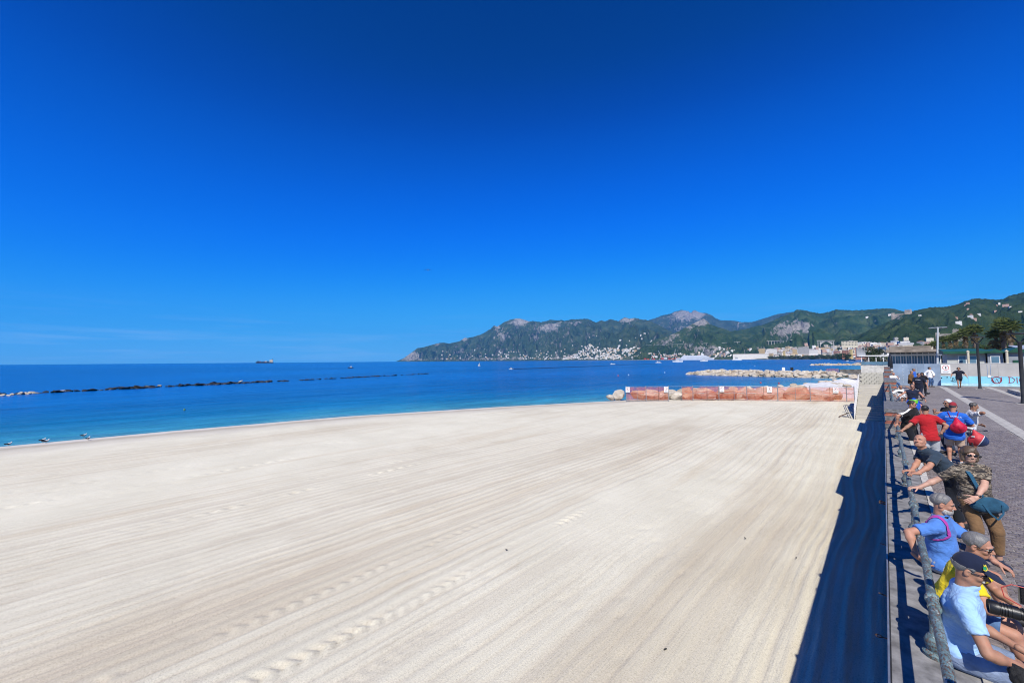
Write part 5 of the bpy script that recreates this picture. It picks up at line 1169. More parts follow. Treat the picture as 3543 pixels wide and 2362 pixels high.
# ------------------------------------------------------------------ palms and trees
leaf_p = pm('palm_leaf', (0.16, 0.19, 0.055), 0.5, 0.3, 2.5, 0, spec=0.4, c2=(0.04, 0.07, 0.02)); leaf_d = pm('dead_palm_leaf', (0.26, 0.19, 0.09), 0.8, 0.25, 1.5, 0); trunk_p = pm('palm_trunk', (0.20, 0.15, 0.11), 0.95, 0.3, 3.0, 0.6, 8.0, bdist=0.05)
def palm_meshes(seed):
    r = random.Random(seed)
    def fan(mb, base, d, Lp, R_, n=12):
        d = Vector(d).normalized(); x, y, _ = frame_z(d); tip = base+d*Lp
        mb.tube(base, tip, 0.025, 0.015, 4, False)
        for k in range(n):
            a = (k/(n-1)-0.5)*RAD(230); dr = (d*math.cos(a)+x*math.sin(a)).normalized(); w = (-x*math.cos(a)+d*math.sin(a))*0.036
            dz = Vector((0, 0, -0.25*R_*(0.4+abs(a)*0.3)))
            m1 = tip+dr*R_*0.55+y*0.04; e = tip+dr*R_*r.uniform(.85, 1.05)+dz
            mb.add([tip, m1-w, e, m1+w], [(0, 1, 2), (0, 2, 3)])
    g = MB(); dd = MB(); c = Vector((0, 0, 0))
    for k in range(44):
        a = k*2.39996+r.uniform(-.2, .2); el = RAD(85-115*(k/43)**0.85+r.uniform(-8, 8))
        fan(g, c+Vector((0, 0, 0.3)), (math.cos(a)*math.cos(el), math.sin(a)*math.cos(el), math.sin(el)), r.uniform(.75, 1.15), r.uniform(.85, 1.15))
    for k in range(26):
        a = k*2.39996; el = RAD(-48-30*r.random())
        fan(dd, c+Vector((0, 0, -0.1-1.5*r.random())), (math.cos(a)*math.cos(el), math.sin(a)*math.cos(el), math.sin(el)), r.uniform(.35, .7), r.uniform(.5, .8), 8)
    m1 = g.mesh('crown'); m1.materials.append(leaf_p); m2 = dd.mesh('dead_skirt'); m2.materials.append(leaf_d)
    q = MB(); prof = []
    for k in range(25):
        u = k/24; prof.append((0.26*(1-0.35*u)+0.12*math.exp(-u*9)+(0.02 if k % 2 else 0), u))
    q.lathe((0, 0, 0), prof, 10); m3 = q.mesh('trunk', smooth=True); m3.materials.append(trunk_p); return m1, m2, m3
PALM = [palm_meshes(s) for s in (1, 2, 3)]
def palm(label, px, ytop, dist, sc=1.0, skirt=1.0):
    a, e = aze(px, ytop); z = CAM[2]+e*dist; P = polar(a, dist, GZ); m1, m2, m3 = PALM[int(px) % 3]
    t = thing('fan_palm', label, 'palm tree', tuple(P), rnd.uniform(0, 6), group='fan palms behind the cabins'); hc = z-GZ-1.7*sc
    o = link('crown', m1, None, t); o.location.z = hc; o.scale = (sc,)*3
    o = link('dead_skirt', m2, None, t); o.location.z = hc; o.scale = (sc*skirt, sc*skirt, sc*1.2)
    o = link('trunk', m3, None, t); o.scale = (1.5*sc, 1.5*sc, hc+0.2)
for lb, px, yt, ds, sc, sk in (('tallest fan palm, left of a touching pair at right', 3468, 1100, 112, 0.93, .9), ('fan palm forming the right half of the tallest pair', 3492, 1106, 110, 0.85, .9), ('stout fan palm with a thick shaggy grey trunk', 3444, 1137, 114, 0.80, 1.9), ('slim fan palm just left of the lamp post', 3369, 1122, 140, 0.93, 1.2), ('fan palm second left of the lamp post', 3338, 1136, 150, 0.96, 1.0), ('shorter fan palm fourth left of the lamp post', 3305, 1153, 168, 0.85, 1.0), ('fan palm beside the old fort tower', 3286, 1160, 185, 0.90, 1.0), ('small fan palm right of the pale mast', 3262, 1163, 205, 0.96, .8), ('small fan palm left of the pale mast', 3232, 1180, 235, 0.96, .8), ('distant fan palm at the far left of the palm row', 3206, 1190, 262, 0.96, .8), ('last tiny fan palm of the row behind the restaurant', 3184, 1196, 285, 0.96, .8)):
    palm(lb, px, yt, ds, sc, sk)
tl = [pm('broadleaf_dark', (0.030, 0.058, 0.017), 0.6, 0.35, 1.2, 0, spec=0.3), pm('broadleaf_light', (0.060, 0.105, 0.026), 0.6, 0.3, 1.2, 0, spec=0.3), pm('broadleaf_grey', (0.065, 0.078, 0.040), 0.7, 0.3, 1.2, 0)]
bark = pm('brown_bark', (0.10, 0.075, 0.05), 0.95, 0.3, 4, 0.5, 12)
def tree_meshes(seed, mt):
    r = random.Random(seed); cl = []
    for k in range(26):
        a = r.uniform(0, 6.28); rr = r.random()**0.5; z = r.uniform(-.75, 1.0); cl.append((Vector((math.cos(a)*rr*(1-abs(z)*.35), math.sin(a)*rr*(1-abs(z)*.35), z*.75)), r.uniform(.22, .40)))
    q = MB()
    for c, R_ in cl:
        for k in range(150):
            d = Vector((r.gauss(0, 1), r.gauss(0, 1), r.gauss(0, 1))).normalized(); p = c+d*R_*r.uniform(.55, 1.05)*Vector((1, 1, .8)).length/1.62
            x, y, _ = frame_z(d+Vector((r.gauss(0, .5), r.gauss(0, .5), r.gauss(0, .5)))); s = r.uniform(.03, .055)
            q.add([p-x*s, p-y*s*.6, p+x*s, p+y*s*.6], [(0, 1, 2, 3)])
    m1 = q.mesh('crown'); m1.materials.append(mt)
    q = MB(); q.path([(0, 0, -2.2), (.03, 0, -1.2), (0, .03, -.4), (0, 0, .4)], [.12, .09, .07, .03], 8)
    for k in range(5):
        a = k*1.26; q.path([(0, 0, -.7), (math.cos(a)*.35, math.sin(a)*.35, -.2), (math.cos(a)*.6, math.sin(a)*.6, .25)], [.05, .035, .015], 6)
    m2 = q.mesh('trunk'); m2.materials.append(bark); return m1, m2
TREES = [tree_meshes(10+k, tl[k % 3]) for k in range(6)]
rt = random.Random(9)
def tree(label, x, y, R_, h, k, group='trees behind the cabins', z0=GZ):
    t = thing('broadleaf_tree', label, 'tree', (x, y, z0), rt.uniform(0, 6), group); m1, m2 = TREES[k % 6]
    for nm, me in (('crown', m1), ('trunk', m2)):
        o = link(nm, me, None, t); o.location.z = h-R_*.8; o.scale = (R_, R_, R_*0.85) if nm == 'crown' else (R_, R_, (h-R_*.8)/2.2)
def tree_px(label, px, ytop, dist, R_, k, group='trees behind the cabins'):
    a, e = aze(px, ytop); P = polar(a, dist); tree(label, P[0], P[1], R_, CAM[2]+e*dist-GZ, k, group)
for lb, px, yt, ds, R_, k in (('bright green tree filling the gap right of the stout palm', 3512, 1182, 118, 1.8, 1), ('dark bushy tree under the tallest pair of palms', 3478, 1194, 124, 1.5, 0), ('bright green bush between the lamp post and stout palm', 3408, 1192, 122, 1.5, 1), ('dark tree behind the slim palm', 3385, 1200, 130, 1.4, 0), ('greyish tree left of the lamp post', 3350, 1198, 128, 2.9, 2), ('grey green tree under the middle palms', 3318, 1194, 136, 1.6, 5), ('dark tree right of the pale mast', 3285, 1198, 145, 2.9, 3), ('grey green tree behind the pale mast', 3255, 1202, 160, 3.0, 2), ('dark tree left of the pale mast', 3228, 1210, 180, 3.0, 0), ('olive tree behind the restaurant roof end', 3200, 1218, 200, 2.9, 5), ('dark tree at the far right edge behind the lamp', 3545, 1186, 116, 3.2, 3), ('round dark tree left of the red balcony block', 3023, 1197, 430, 8.0, 0), ('low dark shrub before the white hall', 3045, 1222, 330, 5.0, 3), ('small dark tree before the brick building', 2926, 1221, 1150, 11.0, 0), ('dark tree beside the cream terrace house', 3143, 1204, 300, 5.0, 3), ('olive shrub low at the rocky point', 3012, 1226, 420, 5.5, 5)):
    tree_px(lb, px, yt, ds, R_, k)
for i in range(34):                                    # dark hedge line of the town promenade
    px = 2660+i*8.2; a, e = aze(px, 1240); d = float(np.interp(px, [2660, 2850, 2940], [2900, 2400, 1500])); P = polar(a, d)
    tree('tiny dark tree of the row along the town waterfront', P[0], P[1], 11+3*rt.random(), 17+5*rt.random(), i, 'town waterfront trees', SEA+3)

# ------------------------------------------------------------------ gulls
gw = pm('gull_white', (0.72, 0.72, 0.71), 0.7, 0.05, 9, 0); gg = pm('gull_dark_wing', (0.035, 0.035, 0.04), 0.7, 0.1, 9, 0); gy = pm('gull_yellow', (0.55, 0.35, 0.04), 0.6, 0.1, 9, 0)
def gull(label, x, y, z, rz, s=1.0, crouch=False):
    t = thing('seagull', label, 'bird', (x, y, z), rz, 'gulls resting at the water edge'); lh = 0.06 if crouch else 0.16
    q = MB(); q.lathe((-.20, 0, lh+.10), [(.012, 0), (.05, .06), (.085, .16), (.092, .24), (.07, .33), (.045, .38), (.02, .41)], 12, (1, 0, .22)); q.ball((.20, 0, lh+.27), (.052, .042, .044), 10, 8); q.tube((.13, 0, lh+.16), (.19, 0, lh+.25), .05, .036, 10); q.build('body', gw, t, True, local=True)
    for sd in (-1, 1):
        q = MB(); q.ball((-.10, sd*.062, lh+.15), (.24, .028, .062), 10, 6, M=Matrix.Rotation(RAD(8), 3, 'Y')); q.build('wing', gg, t, True, local=True)
        q = MB(); q.tube((.0, sd*.03, 0), (.0, sd*.03, lh+.08), .008, n=5); q.ball((.02, sd*.03, .005), (.035, .02, .006), 6, 4); q.build('leg', gy, t, local=True)
    q = MB(); q.tube((.245, 0, lh+.265), (.30, 0, lh+.25), .011, .004, 6); q.build('beak', gy, t, local=True)
    t.scale = (s*.85,)*3
gd = math.pi*0.75
sz = lambda x, y: float(np.interp(x-shore_x(y), [-2, 0, 1.2, 5], [SEA, SEA+.02, SEA+.13, SEA+.27]))
for lb, px, py, cr in (('gull crouching at the far left water line', 30, 1543, True), ('gull standing left of a close pair', 148, 1534, False), ('dark winged gull right of a close pair', 159, 1536, True), ('upright gull standing in the shallow water', 290, 1514, False), ('gull on the pebbles nearest the camera', 305, 1528, True)):
    p = un(px, py, SEA+.05); gull(lb, p[0], p[1], sz(p[0], p[1]), gd+rnd.uniform(-.3, .3), 1.0, cr)
P = far(1481, 934, 60); t = thing('flying_gull', 'gull gliding alone high in the clear blue sky', 'bird', tuple(P), RAD(43))
q = MB(); q.lathe((0, -.2, 0), [(.01, 0), (.05, .1), (.06, .22), (.04, .36), (.01, .42)], 8, (0, 1, 0)); q.build('body', gw, t, True, local=True)
for sd in (-1, 1):
    q = MB(); q.add([(sd*.03, -.08, .0), (sd*.03, .1, .0), (sd*.28, .09, .09), (sd*.28, -.06, .09), (sd*.60, -.06, -.06), (sd*.58, .0, -.05), (sd*.28, .02, .11), (sd*.03, .02, .03)], [(0, 3, 6, 7), (7, 6, 2, 1), (3, 4, 5, 6), (6, 5, 2), (0, 1, 2, 3), (3, 2, 5, 4)]); q.build('wing', gg, t, local=True)
# small dark litter on the sand
for i, (px, py) in enumerate(((2302, 2244), (2578, 1860), (2755, 1928), (1752, 1900))):
    p = un(px, py, SAND); o = put_rock('dark_pebble', WROCKS[i % 4], (p[0], p[1], SAND+.0), (.09, .04, .035)); tag(o, ('black scrap on the sand near the bottom centre', 'tiny dark chip on the combed sand right of centre', 'dark twig bit on the sand left of the wall shadow', 'tiny dark chip on the sand by the lug prints')[i], 'debris')

q = MB(); bpts = [un(x, y, SEA) for x, y in ((1772, 1277), (1900, 1273), (2020, 1268.5), (2120, 1264), (2270, 1258.5))]
q.path([p+np.array([0, 0, 0.02]) for p in bpts], 0.35, 6); o = q.build('floating_boom', pm('dark_boom', (0.01, 0.02, 0.05), 0.6, 0.2, 0.3, 0)); tag(o, 'long thin dark floating boom across the bay', 'boom')
# ------------------------------------------------------------------ air
hz = MB(); hz.box((0, 0, 773), (36000, 36000, 1574)); hm = bpy.data.materials.new('sea_air'); hm.use_nodes = True; nt = hm.node_tree; nt.nodes.clear()
ho = N(nt, 'ShaderNodeOutputMaterial'); pv = N(nt, 'ShaderNodeVolumePrincipled'); pv.inputs['Color'].default_value = (0.05, 0.42, 1.0, 1); pv.inputs['Density'].default_value = 2.9e-5; pv.inputs['Anisotropy'].default_value = 0.0
L(nt, pv.outputs[0], ho.inputs['Volume'])
o = hz.build('haze', hm); tag(o, kind='stuff')

# ------------------------------------------------------------------ people: signed-distance sculpting
A3 = lambda *v: np.array(v, float)
def unit(v):
    v = np.asarray(v, float); return v/(np.linalg.norm(v)+1e-9)
def rot_axis(v, ax, deg):
    a = RAD(deg); ax = unit(ax); v = np.asarray(v, float)
    return v*math.cos(a)+np.cross(ax, v)*math.sin(a)+ax*np.dot(ax, v)*(1-math.cos(a))
class Sdf:
    def __init__(s, h): s.h = h; s.pr = []; s.wr = None; s.seed = 0
    def cone(s, a, b, ra, rb, k=0.02, op='u', cap=False): s.pr.append(('cone', A3(*a), A3(*b), ra, rb, k, op, cap)); return s
    def ell(s, c, r, R=None, k=0.02, op='u'): s.pr.append(('ell', A3(*c), A3(*r), np.eye(3) if R is None else np.array(R), k, op)); return s
    def cut(s, o, n): s.pr.append(('cut', A3(*o), unit(n))); return s
    def torus(s, c, n, R, r, k=0.01): s.pr.append(('tor', A3(*c), unit(n), R, r, k)); return s
    def box_of(s, p):
        if p[0] == 'cone':
            r = max(p[3], p[4]); return np.minimum(p[1], p[2])-r, np.maximum(p[1], p[2])+r
        if p[0] == 'ell':
            r = np.abs(p[3].T) @ p[2]; return p[1]-r, p[1]+r
        if p[0] == 'tor':
            r = p[3]+p[4]; return p[1]-r, p[1]+r
    def mesh(s):
        bs = [s.box_of(p) for p in s.pr if p[0] != 'cut' and p[-1] is not None and not (p[0] in ('cone', 'ell') and 's' == (p[6] if p[0] == 'cone' else p[5]))]
        lo = np.min([b[0] for b in bs], 0)-3*s.h-0.01; hi = np.max([b[1] for b in bs], 0)+3*s.h+0.01
        n = np.ceil((hi-lo)/s.h).astype(int)+1; D = np.full(n, 1.0, np.float32)
        ax = [lo[i]+np.arange(n[i])*s.h for i in range(3)]
        for p in s.pr:
            if p[0] == 'cut':
                o, nn = p[1], p[2]
                q = ((ax[0]-o[0])*nn[0])[:, None, None]+((ax[1]-o[1])*nn[1])[None, :, None]+((ax[2]-o[2])*nn[2])[None, None, :]
                np.maximum(D, q.astype(np.float32), out=D); continue
            b = s.box_of(p); k = p[5] if p[0] == 'cone' else (p[4] if p[0] == 'ell' else p[5]); mg = k+2.5*s.h+0.012
            i0 = np.clip(((b[0]-mg-lo)/s.h).astype(int), 0, n-1); i1 = np.clip(((b[1]+mg-lo)/s.h).astype(int)+2, 0, n)
            if np.any(i1 <= i0): continue
            X, Y, Z = np.meshgrid(*[ax[i][i0[i]:i1[i]] for i in range(3)], indexing='ij', sparse=True)
            op = 'u'
            if p[0] == 'cone':
                _, a, b2, ra, rb, k, op, cap = p; d = b2-a; L2 = max(1e-9, d @ d)
                t = ((X-a[0])*d[0]+(Y-a[1])*d[1]+(Z-a[2])*d[2])/L2; tc = np.clip(t, 0, 1)
                q = np.sqrt((X-a[0]-tc*d[0])**2+(Y-a[1]-tc*d[1])**2+(Z-a[2]-tc*d[2])**2)-(ra+(rb-ra)*tc)
                if cap: q = np.maximum(q, (t-1)*math.sqrt(L2))
            elif p[0] == 'ell':
                _, c, r, R, k, op = p; u = [(X-c[0])*R[i][0]+(Y-c[1])*R[i][1]+(Z-c[2])*R[i][2] for i in range(3)]
                k0 = np.sqrt(sum((u[i]/r[i])**2 for i in range(3))); k1 = np.sqrt(sum((u[i]/r[i]**2)**2 for i in range(3)))
                q = k0*(k0-1)/np.maximum(k1, 1e-6)
            else:
                _, c, nn, Rm, r, k = p; z = (X-c[0])*nn[0]+(Y-c[1])*nn[1]+(Z-c[2])*nn[2]
                rad = np.sqrt(np.maximum((X-c[0])**2+(Y-c[1])**2+(Z-c[2])**2-z*z, 0)); q = np.sqrt((rad-Rm)**2+z*z)-r
            sl = tuple(slice(i0[i], i1[i]) for i in range(3)); C = D[sl]
            if op == 'u':
                h = np.clip(0.5+0.5*(C-q)/max(k, 1e-5), 0, 1); D[sl] = C*(1-h)+q*h-k*h*(1-h)
            else:
                q = -q; h = np.clip(0.5-0.5*(C-q)/max(k, 1e-5), 0, 1); D[sl] = C*(1-h)+q*h+k*h*(1-h)
        if s.wr:
            X, Y, Z = np.meshgrid(*ax, indexing='ij', sparse=True); r = random.Random(s.seed); W = 0
            for amp, fr, dz in s.wr:
                for _ in range(2):
                    u = unit((r.gauss(0, 1), r.gauss(0, 1), r.gauss(0, 1)*dz)); v = unit((r.gauss(0, 1), r.gauss(0, 1), r.gauss(0, 1)))
                    ph = r.uniform(0, 6)
                    W = W+amp*(0.75-1.5*np.abs(np.sin(.5*fr*(X*u[0]+Y*u[1]+Z*u[2])+ph+1.6*np.sin(fr*0.31*(X*v[0]+Y*v[1]+Z*v[2])+ph*2)))**.8)*np.clip(.25+np.sin(fr*0.30*(X*v[1]+Y*v[2]+Z*v[0])+ph), -.15, 1)
            D = D+W.astype(np.float32)
        return nets(D, lo, s.h)
def nets(D, lo, h):
    S = D < 0; nx, ny, nz = D.shape
    c = np.zeros((nx-1, ny-1, nz-1), np.uint8)
    offs = [(i, j, k) for i in (0, 1) for j in (0, 1) for k in (0, 1)]
    for i, j, k in offs: c += S[i:nx-1+i, j:ny-1+j, k:nz-1+k]
    act = (c > 0) & (c < 8); idx = np.argwhere(act)
    if len(idx) == 0: return np.zeros((0, 3)), np.zeros((0, 4), int)
    acc = np.zeros((len(idx), 3)); cnt = np.zeros(len(idx)); val = {}
    for o in offs: val[o] = D[idx[:, 0]+o[0], idx[:, 1]+o[1], idx[:, 2]+o[2]]
    for o in offs:
        for a in range(3):
            if o[a] == 0:
                p = list(o); p[a] = 1; p = tuple(p); v0, v1 = val[o], val[p]; m_ = (v0 < 0) != (v1 < 0)
                t = np.where(m_, v0/np.where(m_, v0-v1, 1), 0); pt = np.tile(np.array(o, float), (len(idx), 1)); pt[:, a] = t
                acc += pt*m_[:, None]; cnt += m_
    V = lo+(idx+acc/cnt[:, None])*h
    num = np.full(act.shape, -1, np.int64); num[act] = np.arange(len(idx)); F = []
    for a in range(3):
        b, d = (a+1) % 3, (a+2) % 3
        sl0 = [slice(1, -1)]*3; sl0[a] = slice(0, -1); sl1 = [slice(1, -1)]*3; sl1[a] = slice(1, None)
        s0 = S[tuple(sl0)]; s1 = S[tuple(sl1)]; e = np.argwhere(s0 != s1)
        if len(e) == 0: continue
        inside = s0[e[:, 0], e[:, 1], e[:, 2]]
        e = e+np.array([0 if i == a else 1 for i in range(3)])
        def cell(db, dd):
            q = e.copy(); q[:, b] += db; q[:, d] += dd; return num[q[:, 0], q[:, 1], q[:, 2]]
        f = np.stack([cell(-1, -1), cell(0, -1), cell(0, 0), cell(-1, 0)], 1); f[~inside] = f[~inside][:, ::-1]; F.append(f)
    F = np.concatenate(F) if F else np.zeros((0, 4), int); F = F[(F >= 0).all(1)]
    return V, F
def join_nets(parts):
    V = []; F = []; o = 0
    for v, f in parts:
        if len(v) == 0: continue
        V.append(v); F.append(f+o); o += len(v)
    return np.concatenate(V), np.concatenate(F)
def skin_mat(name, c, red=(0.50, 0.17, 0.11)):
    if name in _mc: return _mc[name]
    mt, nt, b = nodes_of(name); v = coords(nt)
    f = noise(nt, v, 11, 4, .6); c1 = ramp(nt, f, [(0.35, tuple(q*.86 for q in c)), (0.65, tuple(min(1, q*1.08) for q in c))])
    f2 = ramp(nt, noise(nt, v, 26, 3, .6), [(0.5, 0), (0.75, .35)]); L(nt, mix(nt, f2, c1, red), b.inputs['Base Color'])
    b.inputs['Roughness'].default_value = .6; b.inputs['Specular IOR Level'].default_value = .28; b.inputs['Subsurface Weight'].default_value = .06; b.inputs['Subsurface Radius'].default_value = (.02, .008, .004); b.inputs['Subsurface Scale'].default_value = .4
    bump(nt, b, noise(nt, v, 170, 3, .6), .25, .003); _mc[name] = mt; return mt
def cloth(name, c, var=.10, weave=420.0, rough=.9, c2=None, fold=.5):
    if name in _mc: return _mc[name]
    mt, nt, b = nodes_of(name); v = coords(nt)
    f = noise(nt, v, 7, 5, .6); L(nt, ramp(nt, f, [(0.3, c2 or tuple(q*(1-2*var) for q in c)), (0.7, tuple(min(1, q*(1+var)) for q in c))]), b.inputs['Base Color'])
    b.inputs['Roughness'].default_value = rough; b.inputs['Specular IOR Level'].default_value = .2; b.inputs['Sheen Weight'].default_value = .08
    bump(nt, b, noise(nt, coords(nt, 'Object', (1, .8, 1.5)), 13, 3, .5, 1.5), fold, .022); bump(nt, b, noise(nt, v, weave, 2), .25, .002); _mc[name] = mt; return mt
def hair_mat(name, c, c2):
    if name in _mc: return _mc[name]
    mt, nt, b = nodes_of(name); v = coords(nt, 'Object', (1, 1, .5)); f = noise(nt, v, 190, 4, .7)
    L(nt, ramp(nt, f, [(.36, c2), (.62, c)]), b.inputs['Base Color']); b.inputs['Roughness'].default_value = .55; bump(nt, b, f, .5, .003); _mc[name] = mt; return mt
SK_TAN = skin_mat('tanned_skin', (.37, .195, .125)); SK_FAIR = skin_mat('fair_skin', (.52, .31, .225)); SK_DARKTAN = skin_mat('deep_tanned_skin', (.30, .155, .095)); SK_RED = skin_mat('sunburnt_skin', (.44, .225, .150))
HAIR = {'grey': hair_mat('grey_hair', (.20, .195, .19), (.10, .097, .095)), 'white': hair_mat('white_hair', (.68, .68, .67), (.42, .42, .42)), 'black': hair_mat('black_hair', (.022, .018, .015), (.006, .005, .005)), 'darkgrey': hair_mat('dark_grey_hair', (.12, .11, .10), (.02, .02, .02)), 'brown': hair_mat('brown_hair', (.13, .08, .045), (.03, .02, .012)), 'greybeard': hair_mat('grey_beard', (.50, .48, .45), (.20, .19, .18)), 'stubble': hair_mat('short_stubble', (.20, .14, .11), (.10, .07, .055))}
dark_lens = pm('dark_lens', (.008, .008, .010), .12, .05, 9, 0, spec=.6); eye_w = pm('eye_white', (.32, .28, .25), .35, .05, 9, 0); eye_k = pm('iris_dark', (.03, .02, .015), .2, .05, 9, 0)
shoe_k = pm('black_shoe', (.02, .02, .022), .6, .1, 12, .2, 60); shoe_w = pm('white_shoe', (.62, .62, .60), .6, .08, 12, .2, 60); shoe_n = pm('navy_sandal', (.02, .03, .055), .6, .1, 12, .2, 60)
def ik(A, T, a, b, pole):
    d = T-A; D = np.linalg.norm(d); D2 = min(max(D, abs(a-b)+.02), a+b-.004); u = unit(d); T2 = A+u*D2
    x = (a*a-b*b+D2*D2)/(2*D2); y = math.sqrt(max(0, a*a-x*x)); p = np.asarray(pole, float); p = unit(p-u*(p @ u)); return A+u*x+p*y, T2
def hand_sdf(h, W, d, pn, side, curl=.35, spread=.12, sc=1.0, thumb=.5):
    """W wrist, d finger direction, pn direction the palm faces, side = +1 right hand"""
    d = unit(d); pn = unit(pn-d*(pn @ d)); ac = np.cross(d, pn)*side      # towards the thumb side
    s = Sdf(h); rf = max(.0088*sc, .72*h)
    s.cone(W-d*.03*sc, W+d*.015*sc, .027*sc, .026*sc, .012)
    for q in (-.026, -.009, .009, .026): s.cone(W+d*.018*sc+ac*q*.62*sc, W+d*.082*sc+ac*q*sc, .0145*sc, .0125*sc, .014)
    for i, (q, ln) in enumerate(((.029, .072), (.0095, .080), (-.0105, .074), (-.030, .058))):
        p = W+d*.080*sc+ac*q*sc; dr = unit(d+ac*(q*spread*30*.1)); ang = 0
        for j, fr in enumerate((.45, .31, .26)):
            ang = curl*(38+16*j)*(1+.08*i); dr = rot_axis(dr, np.cross(d, pn), ang) if ang else dr; e = p+dr*ln*fr*sc
            s.cone(p, e, rf*(1-.07*j), rf*(1-.07*(j+1)), .004); p = e
    p = W+d*.022*sc+ac*.026*sc; dr = unit(d*.62+ac*.75+pn*.30)
    for j, ln in enumerate((.040, .032, .026)):
        e = p+dr*ln*sc; s.cone(p, e, rf*(1.25-.15*j), rf*(1.12-.15*j), .007); p = e; dr = unit(dr+d*.25*thumb+pn*.35*thumb-ac*.2*thumb)
    return s
def head_sdf(h, C, X, Y, Z, sc, nose=1.0, jaw=1.0):
    s = Sdf(h); P = lambda x, y, z: C+(X*x+Y*y+Z*z)*sc; R = np.array([X, Y, Z]); r3 = lambda a, b, c: (a*sc, b*sc, c*sc)
    s.ell(P(0, -.012, .036), r3(.077, .098, .083), R, .02); s.ell(P(0, .022, -.030), r3(.063*jaw, .074, .086), R, .03); s.ell(P(0, .050, -.088), r3(.038*jaw, .036, .026), R, .022)
    s.cone(P(-.05*jaw, .0, -.065), P(-.02, .058, -.092), .022*sc, .020*sc, .02); s.cone(P(.05*jaw, .0, -.065), P(.02, .058, -.092), .022*sc, .020*sc, .02)
    for sd in (-1, 1):
        s.ell(P(sd*.040, .064, -.030), r3(.022, .020, .022), R, .018)                       # cheek
        s.cone(P(sd*.012, .090, .022), P(sd*.046, .076, .020), .011*sc, .010*sc, .012)      # brow
        s.ell(P(sd*.031, .100, .000), r3(.018, .016, .011), R, .012, 's')                   # socket
        s.ell(P(sd*.0785, -.010, -.014), r3(.009, .021, .031), R, .005); s.ell(P(sd*.088, -.004, -.010), r3(.007, .010, .016), R, .004, 's')
        s.ell(P(sd*.012, .098, -.036), r3(.0085, .010, .007), R, .006)
    s.cone(P(0, .090, .012), P(0, .112*(.5+.5*nose), -.030), .0095*sc, .0135*sc, .010)
    s.cone(P(-.020, .0865, -.058), P(.020, .0865, -.058), .0068*sc, .0068*sc, .007); s.cone(P(-.017, .0865, -.070), P(.017, .0865, -.070), .0072*sc, .0072*sc, .007)
    s.cone(P(-.024, .096, -.0642), P(.024, .096, -.0642), .0030*sc, .0030*sc, .004, 's'); return s
